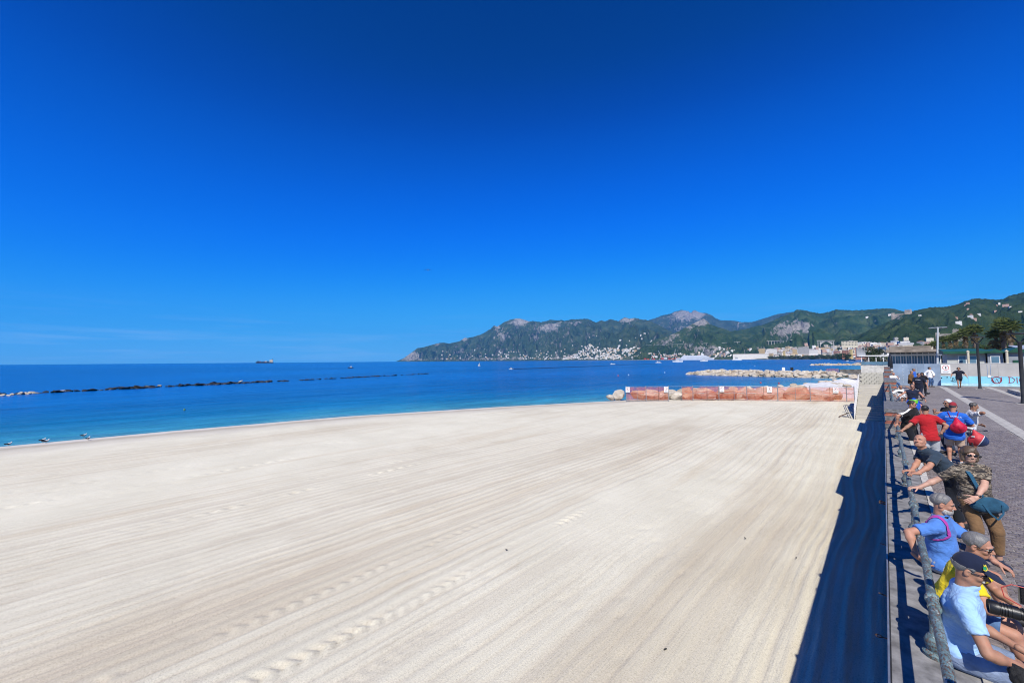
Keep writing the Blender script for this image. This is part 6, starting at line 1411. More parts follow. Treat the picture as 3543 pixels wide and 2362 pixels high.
def person(label, hip, face, H=1.74, g=1.0, belly=1.0, lean=0., side=0., twist=0., head=(0, 0, 0), rh=None, lh=None, re=None, le=None, rf=None, lf=None, rk=None, lk=None, rhd=None, lhd=None, rcurl=.4, lcurl=.4,
           skin=SK_TAN, hair=('short', 'grey'), top=None, bottom=None, shoes=shoe_k, glasses=False, cap=None, beard=None, res=1, collar=False, sleeve=.62, leg=.55, tuck=.10, neckopen=.066, vest=False, seed=1, nose=1.0, loose=1.0, jaw=1.0, shf=1.0, group='people along the promenade railing'):
    k = H/1.75; hip = A3(*hip); hb = (.0095, .012, .017, .022)[res]; hh = (.0042, .0055, .0085, .013)[res]; hd_ = (.0038, .0048, .008, .013)[res]
    F = A3(-math.sin(RAD(face)), math.cos(RAD(face)), 0); Rr = A3(math.cos(RAD(face)), math.sin(RAD(face)), 0); Zv = A3(0, 0, 1)
    U = rot_axis(rot_axis(Zv, Rr, -lean), F, side); Ft = rot_axis(F, Rr, -lean); tw = twist
    Rs = rot_axis(Rr, U, tw); Fs = rot_axis(Ft, U, tw); Rs = rot_axis(Rs, F, side)
    neck = hip+U*.300*H+Fs*.0; chest = hip+U*.205*H; bel = hip+U*.105*H+Ft*.012; shw = .113*H*(.6+.4*g)*shf
    shR = hip+U*.258*H+Rs*shw; shL = hip+U*.258*H-Rs*shw
    hy = unit(rot_axis(F, Zv, head[0])); hx = unit(np.cross(hy, Zv)); hz = np.cross(hx, hy)
    hy = rot_axis(hy, hx, head[1]); hz = rot_axis(hz, hx, head[1]); hx = rot_axis(hx, hy, head[2]); hz = rot_axis(hz, hy, head[2])
    hc = neck+unit(U*.6+Zv*.4)*.076*H+hy*.018+hz*.045*k
    ua, fa = .172*H, .150*H
    dR = shR+(-Zv*.9+Rs*.16+F*.12)*(ua+fa); dL = shL+(-Zv*.9-Rs*.16+F*.12)*(ua+fa)
    rh = dR if rh is None else A3(*rh); lh = dL if lh is None else A3(*lh)
    eR, wR = ik(shR, rh, ua, fa, Rs*.5-F*.8-Zv*.3 if re is None else A3(*re)); eL, wL = ik(shL, lh, ua, fa, -Rs*.5-F*.8-Zv*.3 if le is None else A3(*le))
    hjR = hip+Rr*.055*H-U*.01; hjL = hip-Rr*.055*H-U*.01; th, sh_ = .245*H, .246*H
    gz = ground_z(hip[1]); rf = hjR*A3(1, 1, 0)+Zv*(gz+.085)+Rr*.02 if rf is None else A3(*rf); lf = hjL*A3(1, 1, 0)+Zv*(gz+.085)-Rr*.02 if lf is None else A3(*lf)
    kR, aR = ik(hjR, rf, th, sh_, F+Zv*.2 if rk is None else A3(*rk)); kL, aL = ik(hjL, lf, th, sh_, F+Zv*.2 if lk is None else A3(*lk))
    root = thing('person', label, 'person', (hip[0], hip[1], min(aR[2], aL[2])-.085), group=group)
    off = np.array(root.location)
    def put(name, VF, mt, parent=root):
        V, Fq = VF
        me = np_mesh(name, V-off, Fq); return link(name, me, mt, parent)
    Rm = np.array([Rs, Fs, U]); Rp = np.array([Rr, Ft, U])
    def torso(s, inf, kk=.05):
        s.ell(hip+U*.015*H, ((.165*g+inf)*k, (.118*g+inf)*k, (.12+inf)*k), Rp, kk)
        s.ell(bel, ((.150*g+inf)*k, (.108*g*belly+inf)*k, (.15+inf)*k), Rp, kk); s.ell(chest, ((.163*g+inf)*k, (.110*g+inf)*k, (.155+inf)*k), Rm, kk)
        s.cone(shR-Rs*.02, shL+Rs*.02, (.052+inf)*k, (.052+inf)*k, kk); s.cone(neck+U*.005, (shR+neck)/2+(shR-neck)*.25, (.040+inf)*k, (.044+inf)*k, kk); s.cone(neck+U*.005, (shL+neck)/2+(shL-neck)*.25, (.040+inf)*k, (.044+inf)*k, kk)
    # ---- body (skin)
    s = Sdf(hb); torso(s, -.012); s.cone(neck-U*.03, hc-hz*.045*k-hy*.012, .058*k, .053*k, .02)
    for (S, E, W) in ((shR, eR, wR), (shL, eL, wL)):
        s.cone(S, E, .050*k*(.7+.3*g), .041*k, .03); s.cone(E, W, .042*k, .0265*k, .012); s.ell(E+(W-E)*.25, (.043*k,)*3, None, .03)
    for (J, K, A_) in ((hjR, kR, aR), (hjL, kL, aL)):
        s.cone(J, K, .082*k*(.6+.4*g), .054*k, .03); s.cone(K, A_, .053*k, .036*k, .012)
        cb = unit(np.cross(np.cross(K-J, A_-K), A_-K)) if np.linalg.norm(np.cross(K-J, A_-K)) > 1e-3 else -F
        s.ell(K+(A_-K)*.28-F*.012, (.055*k, .055*k, .075*k), None, .03)
    parts = [s.mesh()]
    hk = k*.95; parts.append(head_sdf(hh, hc, hx, hy, hz, hk, nose, jaw).cone(neck+U*.01, hc-hz*.05*k-hy*.014*k, .056*k, .054*k, .03).mesh())
    fd = lambda E, W, q: unit(unit(W-E)*1.0) if q is None else unit(q[0])
    pnd = lambda E, W, q, sg: unit(-Zv*.4+sg*Rs*-.7) if q is None else unit(q[1])
    parts.append(hand_sdf(hd_, wR, fd(eR, wR, rhd), pnd(eR, wR, rhd, 1), 1, rcurl, sc=k).mesh()); parts.append(hand_sdf(hd_, wL, fd(eL, wL, lhd), pnd(eL, wL, lhd, -1), -1, lcurl, sc=k).mesh())
    put('body', join_nets(parts), skin)
    info = dict(root=root, hip=hip, U=U, F=F, Fs=Fs, Rs=Rs, Rr=Rr, neck=neck, chest=chest, shR=shR, shL=shL, hc=hc, hx=hx, hy=hy, hz=hz, k=k, wR=wR, wL=wL, eR=eR, eL=eL, kR=kR, kL=kL)
    # ---- shirt
    if top:
        mt, inf = top[0], (.013 if len(top) < 2 else top[1])*loose
        s = Sdf(hb*.9); torso(s, inf); s.ell(hip-U*tuck*H*.30, ((.168*g+inf)*k, (.122*g+inf)*k, .17*k), Rp, .05)
        s.cut(hip-U*tuck*H*.55, -U); s.cone(neck+U*.0, neck+U*.16, neckopen*k, neckopen*1.15*k, .008, 's')
        if collar:
            cn = unit(U*.9-Fs*.30); s.torus(neck+U*.030*k+Fs*.008, cn, .064*k, .0135*k, .006)
            for sg in (-1, 1): s.ell(neck+Fs*.070*k+Rs*sg*.035*k-U*.002, (.030*k, .010*k, .024*k), np.array([unit(Rs*.9-U*sg*.4), Fs, U]), .006)
        for (S, E, W) in ((shR, eR, wR), (shL, eL, wL)):
            if vest: s.cone(S+(neck-S)*.25, S, (.052+inf)*k, (.050+inf)*k, .03); continue
            if sleeve <= 1.0: s.cone(S, S+(E-S)*sleeve, (.052+inf*.8)*k, (.050+inf)*k, .03, cap=True)
            else:
                s.cone(S, E, (.056+inf)*k, (.048+inf)*k, .03); s.cone(E, E+(W-E)*(sleeve-1), (.048+inf)*k, (.036+inf)*k, .02, cap=True)
        s.wr = [(.0050, 55, 1.4), (.0034, 100, 1.8), (.0055, 32, 1.0)]; s.seed = seed
        VF = s.mesh(); info['shirt'] = put(top[2] if len(top) > 2 else 'shirt', VF, mt); info['shirtVF'] = VF
    # ---- shorts or trousers
    if bottom:
        mt = bottom; s = Sdf(hb); inf = .014*loose
        s.ell(hip+U*.01*H, ((.168*g+inf)*k, (.120*g+inf)*k, (.13)*k), Rp, .04); s.cut(hip+U*.06*H, U)
        for (J, K, A_) in ((hjR, kR, aR), (hjL, kL, aL)):
            if leg <= 1: s.cone(J, J+(K-J)*leg, (.086*(.6+.4*g)+inf)*k, (.080+inf)*k, .03, cap=True)
            else: s.cone(J, K, (.086*(.6+.4*g)+inf)*k, (.062+inf)*k, .03); s.cone(K, K+(A_-K)*(leg-1), (.062+inf)*k, (.050+inf)*k, .02, cap=True)
        s.wr = [(.004, 40, 1.0), (.003, 24, 1.)]; s.seed = seed+3; put('trousers' if leg > 1 else 'shorts', s.mesh(), mt)
    # ---- shoes
    for (K, A_) in ((kR, aR), (kL, aL)):
        s = Sdf(max(hd_*1.5, .006)); toe = A_+F*.15*k-Zv*.045*k
        s.cone(A_-Zv*.045*k-F*.03*k, toe, .042*k, .036*k, .02); s.ell(toe+F*.01, (.045*k, .06*k, .036*k) , np.array([Rr, F, Zv]), .02); s.cone(A_-Zv*.02, A_-Zv*.045*k, .045*k, .045*k, .02); s.cut(A_-Zv*.08*k, -Zv); put('shoe', s.mesh(), shoes)
    # ---- hair, beard, cap, glasses, eyes
    kb = k; k = hk; P = lambda x, y, z: hc+(hx*x+hy*y+hz*z)*k; Rh = np.array([hx, hy, hz]); r3 = lambda a, b, c: (a*k, b*k, c*k)
    st, hcol = hair
    if st != 'bald':
        s = Sdf(hh); e = {'short': .0062, 'crop': .0034, 'full': .012, 'bob': .016, 'thin': .005}[st]
        s.ell(P(0, -.014, .037), r3(.077+e, .099+e, .083+e), Rh, .02)
        if st == 'bob':
            for sd in (-1, 1): s.cone(P(sd*.070, -.02, .03), P(sd*.078, .012, -.085), .034*k, .030*k, .03)
            s.cone(P(0, -.075, .02), P(0, -.06, -.11), .055*k, .045*k, .04); s.cone(P(-.03, .05, .100), P(.066, .055, .045), .022*k, .020*k, .02); s.cone(P(-.03, .05, .100), P(-.076, .045, .03), .020*k, .018*k, .02)
            s.ell(P(.004, .125, -.020), r3(.060, .082, .092), Rh, .010, 's')
        else:
            s.cut(P(0, .052, .062) if st != 'thin' else P(0, .012, .09), unit(hy*.86-hz*.42)) if st != 'thin' else s.ell(P(0, .045, .085), r3(.055, .075, .06), Rh, .01, 's')
            if st == 'thin': s.cut(P(0, .035, .0), unit(hy*.95-hz*.2))
            s.cut(P(0, -.03, -.052), unit(-hz*.9+hy*.12))
            for sd in (-1, 1): s.ell(P(sd*.082, .0, -.02), r3(.02, .03, .045), Rh, .008, 's')
        s.cut(P(0, 0, .036), hz) if cap else None
        s.wr = [(.0022, 190, .5), (.0040, 75, .7)] if st not in ('bob', 'full') else [(.0022, 130, .2), (.005, 45, .4)]; s.seed = seed; put('hair', s.mesh(), HAIR[hcol])
    if beard:
        s = Sdf(hh)
        if beard == 'full':
            s.ell(P(0, .028, -.078), r3(.073*jaw, .076, .062), Rh, .02); s.cut(P(0, .0, -.045), unit(hz+hy*.25)); s.cut(P(0, -.012, 0), -hy); s.cone(P(-.026, .094, -.050), P(.026, .094, -.050), .010*k, .010*k, .008)
        else: s.cone(P(-.027, .093, -.052), P(.027, .093, -.052), .0095*k, .0095*k, .005); s.ell(P(0, .100, -.048), r3(.016, .010, .010), Rh, .006)
        s.wr = [(.003, 130, .6)]; s.seed = seed; put('beard' if beard == 'full' else 'moustache', s.mesh(), HAIR['greybeard'])
    if cap:
        s = Sdf(hh); s.ell(P(0, -.012, .040), r3(.083, .104, .106), Rh, .01); s.ell(P(0, .035, .085), r3(.062, .055, .052), Rh, .03); s.cut(P(0, 0, .030), unit(-hz+hy*.02)); c_ = put('cap', s.mesh(), cap)
        s = Sdf(hh*.8); s.ell(P(0, .128, .022), r3(.070, .084, .016), np.array([hx, unit(hy-hz*.30), unit(hz+hy*.30)]), .01); s.ell(P(0, .120, -.006), r3(.090, .13, .026), np.array([hx, unit(hy-hz*.30), unit(hz+hy*.30)]), .01, 's'); put('brim', s.mesh(), cap, c_); info['cap'] = c_
    V3 = lambda q: Vector(q)
    Mh = Matrix(((hx[0], hy[0], hz[0]), (hx[1], hy[1], hz[1]), (hx[2], hy[2], hz[2])))
    if glasses:
        q = MB()
        for sd in (-1, 1):
            q.ball(V3(P(sd*.033, .094, .002)), (.030*k, .010*k, .020*k), 12, 8, M=Mh); q.path([P(sd*.060, .088, .008), P(sd*.078, .04, .008), P(sd*.082, -.01, .004)], .0038*k, 5)
        q.tube(P(-.012, .103, .008), P(.012, .103, .008), .004*k, n=6); q.build('sunglasses', dark_lens, root, True)
    elif res < 3:
        for sd in (-1, 1):
            q = MB(); q.ball(V3(P(sd*.031, .0755, -.001)), (.0115*k, .0115*k, .0085*k), 10, 8, M=Mh); e_ = q.build('eye', eye_w, root, True)
            q = MB(); q.ball(V3(P(sd*.031, .0845, -.0015)), (.0042*k, .0030*k, .0042*k), 8, 6, M=Mh); q.build('iris', eye_k, e_, True)
    if res < 2:
        for sd in (-1, 1):
            q = MB(); q.path([P(sd*.014, .1015, .0215), P(sd*.030, .099, .0265), P(sd*.048, .086, .0225)], [.0042*k, .0048*k, .003*k], 6); q.build('eyebrow', HAIR[hcol if st != 'bald' else 'stubble'], root, True)
    return info
from mathutils.bvhtree import BVHTree
def drape(info, name, mt, grid, offs=.004, parent=None, dirn=None):
    """lay a strip (rows of points given near the shirt) on the shirt surface"""
    V, Fq = info['shirtVF']; bv = BVHTree.FromPolygons([Vector(v) for v in V], [tuple(int(i) for i in f) for f in Fq]); q = MB(); n = len(grid[0]); vs = []
    for row in grid:
        for p in row:
            co, nr, _, _ = bv.find_nearest(Vector(p))
            vs.append(co+nr*offs if co is not None else Vector(p))
    q.add(vs, [(i*n+j, i*n+j+1, (i+1)*n+j+1, (i+1)*n+j) for i in range(len(grid)-1) for j in range(n-1)])
    o = q.build(name, mt, parent or info['root'], True); m_ = o.modifiers.new('thick', 'SOLIDIFY'); m_.thickness = .004; m_.offset = 1; return o
def band(pts, w, wd, n=5):
    """widen a polyline into rows of points along vector wd"""
    return [[A3(*p)+unit(wd)*(w*(j/(n-1)-.5)) for j in range(n)] for p in pts]
def dense(pts, m_=6):
    r = []
    for a, b in zip(pts[:-1], pts[1:]): r += [A3(*a)+(A3(*b)-A3(*a))*i/m_ for i in range(m_)]
    return r+[A3(*pts[-1])]

# ------------------------------------------------------------------ the people
# 1 cap man
I = person('seated man in light blue polo and navy cap, nearest the camera', (.37, 5.18, .555), -92, 1.76, 1.0, 1.15, lean=6, head=(-4, -14, 0), rh=(.70, 4.99, .665), lh=(.74, 5.26, .67), re=(-.35, -.9, -.5), rf=(.86, 5.03, .085), lf=(.88, 5.32, .085), rhd=((.85, .12, -.45), (-.3, .25, -.9)), lhd=((.9, -.1, -.4), (-.2, -.1, -.95)), skin=SK_TAN, hair=('short', 'grey'), top=(cloth('light_blue_pique', (.33, .53, .80)), .013), bottom=cloth('faded_denim_shorts', (.22, .28, .40), .2, 300), shoes=shoe_w, glasses=True, cap=cloth('navy_cap_cloth', (.012, .018, .045), .1, 500, fold=.15), beard='moustache', res=0, collar=True, sleeve=.60, leg=.72, tuck=.06, seed=4, nose=1.15)
hc, hx, hy, hz, k = (I[q] for q in ('hc', 'hx', 'hy', 'hz', 'k'))
def emblem(P0, X, Z, N_, parent):
    q = MB(); q.extr([P0+X*.012*math.cos(a)+Z*.014*math.sin(a) for a in np.linspace(0, 2*math.pi, 15)[:-1]], N_*.002); q.build('emblem', pm('emblem_green', (.02, .30, .12), .6, .05, 9, 0), parent)
    q = MB(); q.path([P0+N_*.003+X*.016*math.cos(a)+Z*.018*math.sin(a) for a in np.linspace(-2.4, 2.2, 14)], .0028, 5); q.build('emblem_ring', pm('emblem_yellow', (.75, .62, .06), .6, .05, 9, 0), parent)
    q = MB(); q.path([P0+N_*.003+X*.010*t+Z*(.022+.007*math.sin(t*4)) for t in np.linspace(-1, 1, 8)], .0025, 5); q.build('emblem_leaf', pm('emblem_yellow', (.75, .62, .06), .6, .05, 9, 0), parent)
N_ = unit(hy*.62+hx*.72+hz*.32); emblem(hc+(hx*.060+hy*.068+hz*.078)*k, unit(np.cross(N_, hz))*-1, unit(hz-N_*(hz @ N_)), N_, I['cap'])
q = MB(); q.torus = None
navy_c = cloth('navy_trim', (.02, .03, .09), .1)
# 2 yellow man
I = person('seated man in yellow polo with grey hair and sunglasses', (.375, 6.06, .555), -98, 1.74, 1.0, 1.1, lean=20, head=(-10, -10, 6), rh=(.80, 5.86, .73), lh=(.84, 6.03, .70), re=(-.2, -.8, -.5), le=(0, .8, -.5), rf=(.90, 5.88, .085), lf=(.92, 6.20, .085), rhd=((.7, .5, -.4), (-.1, .3, -.9)), lhd=((.7, -.6, -.3), (0, -.3, -.9)), skin=SK_RED, hair=('short', 'grey'), top=(cloth('yellow_pique', (.72, .55, .02), .06), .012), bottom=cloth('blue_jeans_shorts', (.10, .19, .36), .25, 300), shoes=shoe_k, glasses=True, res=0, collar=True, sleeve=.66, leg=.80, tuck=.04, seed=9)
# 3 bearded man in blue
I = person('seated bearded man in blue polo with his elbow hooked over the railing', (.41, 7.22, .56), -96, 1.76, 1.04, 1.15, lean=2, twist=-8, head=(4, -8, 0), rh=(.19, 6.70, .735), lh=(.92, 7.06, .665), re=(-1, .15, .75), le=(.2, .8, -.3), rf=(.90, 7.02, .085), lf=(.96, 7.36, .085), rhd=((.7, -.3, -.6), (.6, .3, .5)), lhd=((.85, -.3, -.35), (-.2, .0, -.95)), skin=SK_RED, hair=('short', 'grey'), top=(cloth('royal_blue_polo', (.08, .21, .56), .1), .013), bottom=cloth('pale_grey_shorts', (.38, .40, .45), .1, 300), shoes=shoe_k, beard='full', res=0, collar=True, sleeve=.70, leg=.74, tuck=.05, seed=14)
nk, sR, ch, U, Fs, Rs = (I[q] for q in ('neck', 'shR', 'chest', 'U', 'Fs', 'Rs'))
pth = dense([ch-Fs*.16+Rs*.12-U*.05, ch-Fs*.12+Rs*.115+U*.08, nk*.45+sR*.55+U*.07, ch+Fs*.10+Rs*.135+U*.09, ch+Fs*.13+Rs*.155+U*.01, ch+Fs*.05+Rs*.19-U*.05, ch-Fs*.06+Rs*.18-U*.08])
drape(I, 'pink_strap', cloth('magenta_webbing', (.42, .05, .33), .1), band(pth, .060, Rs*1.0+Fs*.25, 5), .008)
# 4 woman in patterned shirt
def camo():
    mt, nt, b = nodes_of('dark_patterned_blouse'); v = coords(nt, 'Object', (1.0, 1.0, 4.2)); f = noise(nt, v, 9, 4, .6, 1.6)
    c = ramp(nt, f, [(.40, (.012, .010, .010)), (.49, (.030, .024, .020)), (.52, (.16, .11, .065)), (.57, (.42, .36, .27)), (.61, (.05, .04, .03)), (.70, (.015, .012, .012))]); L(nt, c, b.inputs['Base Color']); b.inputs['Roughness'].default_value = .85
    bump(nt, b, noise(nt, coords(nt), 18, 3), .4, .015); return mt
I = person('standing woman in dark patterned blouse and sunglasses with a hand on the railing', (.93, 9.25, .90), -158, 1.70, 1.12, 1.2, lean=2, side=6, head=(-4, -4, 0), rh=(.28, 9.00, .975), lh=(.90, 8.86, 1.00), re=(-.2, .6, -.6), le=(1., .1, -.3), rf=(.90, 9.15, .085), lf=(1.12, 9.22, .085), lk=(.6, -1, 0), rhd=((-.9, -.45, .0), (0, 0, -1)), lhd=((-.75, -.35, -.55), (-.1, .95, -.3)), rcurl=.55, lcurl=.15, skin=SK_FAIR, hair=('bob', 'brown'), top=(camo(), .012), bottom=cloth('brown_trousers', (.20, .115, .055), .15, 300), shoes=shoe_n, glasses=True, res=0, collar=True, sleeve=.70, leg=1.78, tuck=.20, seed=21, shf=.86, nose=.85, neckopen=.07)
nk, sR, sL, ch, U, Fs, Rs, hp = (I[q] for q in ('neck', 'shR', 'shL', 'chest', 'U', 'Fs', 'Rs', 'hip'))
bag_b = cloth('teal_denim_bag', (.020, .085, .15), .2, 260)
bg_ = thing('shoulder_bag', 'teal denim shoulder bag slung across the woman in patterned blouse', 'bag', tuple(hp-Rs*.10+Fs*.20-U*.14))
off = np.array(bg_.location); c0 = hp-Rs*.03+Fs*.185-U*.01
s = Sdf(.009); s.ell(c0, (.20, .075, .105), np.array([unit(-Rs+U*.15), Fs, U]), .02); s.ell(c0-U*.03-Rs*.03, (.19, .09, .085), np.array([unit(-Rs+U*.15), Fs, U]), .03); s.wr = [(.006, 40, 1), (.004, 70, 1)]; V, Fq = s.mesh(); link('pouch', np_mesh('pouch', V-off, Fq), bag_b, bg_)
def ribbon(name, pts, w, nrm, mt, parent, th=.006):
    P_ = dense(pts, 5); q = MB(); n = len(P_); vs = []
    for i, p in enumerate(P_):
        d = unit(P_[min(n-1, i+1)]-P_[max(0, i-1)]); nr = unit(A3(*nrm)-d*(A3(*nrm) @ d)); x = np.cross(d, nr)*w/2
        vs += [p-x, p+x, p+x+nr*th, p-x+nr*th]
    fs = [(4*i+a, 4*i+(a+1) % 4, 4*i+4+(a+1) % 4, 4*i+4+a) for i in range(n-1) for a in range(4)]+[(3, 2, 1, 0), (4*n-4, 4*n-3, 4*n-2, 4*n-1)]
    q.add(vs, fs); return q.build(name, mt, parent)
ribbon('strap', [sR*.55+nk*.45-Fs*.10+U*.02, sR*.5+nk*.5+U*.055, ch+Rs*.075+Fs*.145+U*.05, ch+Rs*.045+Fs*.172-U*.09, c0+Rs*.06+Fs*.03+U*.14, c0+Rs*.12+Fs*.0+U*.06], .042, Fs, bag_b, bg_)
ribbon('handle', [c0+Rs*.08+Fs*.07+U*.03, c0+Rs*.03+Fs*.10-U*.10, c0-Rs*.03+Fs*.11-U*.17, c0-Rs*.10+Fs*.10-U*.09, c0-Rs*.12+Fs*.08+U*.03], .022, Fs, bag_b, bg_)
q = MB(); w_ = I['wL']; q.lathe(tuple(w_-unit(w_-I['eL'])*.035), [(.031, 0), (.033, .004), (.033, .018), (.031, .022)], 14, unit(w_-I['eL'])); q.lathe(tuple(w_-unit(w_-I['eL'])*.024+A3(.02, -.028, .012)), [(.016, -.004), (.016, .006), (.012, .008)], 12, (.5, -.8, .3)); o = q.build('wrist_watch', black_p, None, True); tag(o, 'dark wrist watch on the arm of the woman with the bag', 'watch')
# 5 bald man
person('bald man in dark blue shirt leaning on the railing beside the woman', (.83, 10.62, .96), 112, 1.82, 1.08, 1.1, lean=44, head=(48, 18, 0), rh=(.26, 10.15, .975), lh=(.26, 9.68, .975), re=(.3, .6, -.6), le=(.4, -.6, -.5), rhd=((-.9, -.4, .0), (0, 0, -1)), lhd=((-.85, -.5, 0), (0, 0, -1)), rcurl=.6, lcurl=.6, skin=SK_RED, hair=('bald', 'grey'), top=(cloth('slate_blue_shirt', (.030, .050, .075), .15), .015), bottom=cloth('black_trousers', (.010, .012, .018), .1), res=0, collar=True, sleeve=.72, leg=1.8, tuck=.22, seed=31, rf=(.88, 10.5, .085), lf=(.94, 10.78, .085), nose=1.1, jaw=1.1)
# 6 red tee
person('man in red T-shirt seen from behind with one hand on the rail', (.84, 15.8, .93), 14, 1.72, 1.02, 1.0, lean=10, side=-4, head=(-30, -6, 0), lh=(.25, 15.55, .985), rh=(1.03, 15.72, 1.00), le=(-.3, -.7, -.5), re=(.9, -.5, .1), lhd=((-.7, .6, 0), (0, 0, -1)), rhd=((-.6, .5, -.5), (-.6, -.2, .3)), skin=SK_TAN, hair=('short', 'black'), top=(cloth('red_jersey', (.42, .014, .02), .08), .02), bottom=cloth('grey_white_shorts', (.42, .44, .46), .1), shoes=shoe_w, res=1, sleeve=.66, leg=.95, tuck=.16, seed=41)
# 7 black polo with stripe
I = person('heavy man in black polo with a white shoulder stripe at the rail end', (.50, 17.85, .93), -118, 1.74, 1.25, 1.3, lean=14, side=14, head=(24, -4, 0), rh=(.22, 17.35, .985), lh=(.82, 17.6, .98), re=(-.5, -.5, -.2), rhd=((-.3, -.8, -.3), (0, 0, -1)), skin=SK_RED, hair=('short', 'black'), top=(cloth('black_polo_cloth', (.010, .010, .011), .1), .02), bottom=cloth('black_trousers', (.010, .012, .018), .1), glasses=True, res=1, collar=True, sleeve=.80, leg=1.8, tuck=.18, seed=51)
wst = cloth('white_trim', (.72, .72, .70), .04)
def sleeve_stripes(I, sgn, w=.034, sl=.78, rim=False, nm='white_stripe'):
    S, E = (I['shR'], I['eR']) if sgn > 0 else (I['shL'], I['eL']); out = unit(I['Rs']*sgn*.3+I['U'])
    pts = dense([I['neck']+I['U']*.06+I['Rs']*sgn*.05, S+out*.09, S+(E-S)*.35+unit(I['Rs']*sgn+I['U']*.5)*.09, S+(E-S)*sl*.98+unit(I['Rs']*sgn+I['U']*.5)*.085]); drape(I, nm, wst, band(pts, w, I['Fs'], 4), .005)
    if rim:
        c = S+(E-S)*sl*.97; d = unit(E-S); a, b, _ = frame_z(d); drape(I, 'white_cuff', wst, [[c+d*t+(np.array(a)*math.cos(p)+np.array(b)*math.sin(p))*.12 for t in (-.012, .008)] for p in np.linspace(0, 2*math.pi, 17)], .004)
sleeve_stripes(I, 1, .06, .80, True)
# 8 white haired man
person('white haired man with sunglasses raising his fist', (1.42, 18.5, .93), 118, 1.72, 1.05, 1.15, head=(10, -4, 0), lh=(1.02, 17.95, 1.34), le=(.3, -.3, -.9), lhd=((-.2, -.1, 1), (.8, .4, .1)), lcurl=1.0, rh=(1.15, 18.65, 1.05), skin=SK_TAN, hair=('full', 'white'), top=(cloth('black_tee', (.012, .012, .013), .1), .02), bottom=cloth('dark_jeans', (.03, .045, .08), .15), glasses=True, res=1, sleeve=.70, leg=1.8, tuck=.16, seed=61)
# 9 blue tee with red cap
I = person('man in bright blue T-shirt and red cap seen from behind', (1.38, 16.95, .93), -2, 1.76, 1.12, 1.05, head=(-18, -6, 0), rh=(1.58, 17.22, 1.10), lh=(1.16, 17.20, 1.10), re=(.8, -.6, -.3), le=(-.8, -.6, -.3), skin=SK_RED, hair=('crop', 'darkgrey'), top=(cloth('bright_blue_tee', (.02, .13, .56), .08), .024), bottom=cloth('beige_shorts', (.60, .44, .33), .08), shoes=shoe_w, cap=cloth('dull_red_cap', (.27, .025, .035), .12, fold=.2), res=1, sleeve=.76, leg=.92, tuck=.22, seed=71)
def text_mesh(txt, size):
    cu = bpy.data.curves.new('txt', 'FONT'); cu.body = txt; cu.size = size; cu.align_x = 'CENTER'; o = bpy.data.objects.new('txt', cu); col.objects.link(o)
    dg = bpy.context.evaluated_depsgraph_get(); me = o.evaluated_get(dg).to_mesh(); vs = [tuple(v.co) for v in me.vertices]; fs = [tuple(p.vertices) for p in me.polygons]; o.evaluated_get(dg).to_mesh_clear()
    bpy.data.objects.remove(o); bpy.data.curves.remove(cu); return vs, fs
def shirt_text(I, txt, size, cen, X, Z, mt, name='lettering', offs=.006, arch=0.0):
    V, Fq = I['shirtVF']; bv = BVHTree.FromPolygons([Vector(v) for v in V], [tuple(int(i) for i in f) for f in Fq]); vs, fs = text_mesh(txt, size); Nn = np.cross(X, Z); out = []
    for x, y, _ in vs:
        p = cen+X*x+Z*(y-arch*x*x); hit = bv.ray_cast(Vector(p+Nn*.3), Vector(-Nn)); co = hit[0] if hit[0] is not None else Vector(p); out.append(co+Vector(Nn)*offs)
    MB().add(out, fs).build(name, mt, I['root'])
wtx = cloth('white_print', (.70, .72, .75), .03, fold=.05)
shirt_text(I, 'SCARAMELLA', .052, I['chest']+I['U']*.075-I['Fs']*.14, I['Rs'], I['U'], wtx, arch=1.2)
q = MB(); q.path([I['chest']-I['Fs']*.142+I['Rs']*.022*math.cos(a)+I['U']*(.03+.026*math.sin(a)) for a in np.linspace(0, 2*math.pi, 13)[:-1]], .004, 5, closed=True); q.build('back_crest', wtx, I['root'])
bgc = I['chest']-I['Fs']*.21+I['Rs']*.075-I['U']*.16; red_b = cloth('red_nylon', (.52, .008, .045), .12, 200, .5)
t = thing('drawstring_bag', 'shiny red drawstring bag on the back of the man in blue', 'bag', tuple(bgc-A3(0, 0, .2))); off = np.array(t.location)
s = Sdf(.011); s.ell(bgc-I['U']*.06, (.165, .085, .15), np.array([I['Rs'], I['Fs'], I['U']]), .03); s.cone(bgc, bgc+I['U']*.20-I['Rs']*.03+I['Fs']*.05, .12, .03, .05); s.wr = [(.006, 45, .4), (.006, 28, .6)]; V, Fq = s.mesh(); link('sack', np_mesh('sack', V-off, Fq), red_b, t)
tip = bgc+I['U']*.20-I['Rs']*.03+I['Fs']*.04
for sg in (-1, 1):
    q = MB(); q.path([tip, I['chest']-I['Fs']*.15+I['Rs']*sg*.06+I['U']*.05, (I['neck']+I['shR'] if sg > 0 else I['neck']+I['shL'])/2-I['Fs']*.08+I['U']*.085], .008, 6); q.build('cord', cloth('dark_red_cord', (.25, .01, .04), .1), t, True)
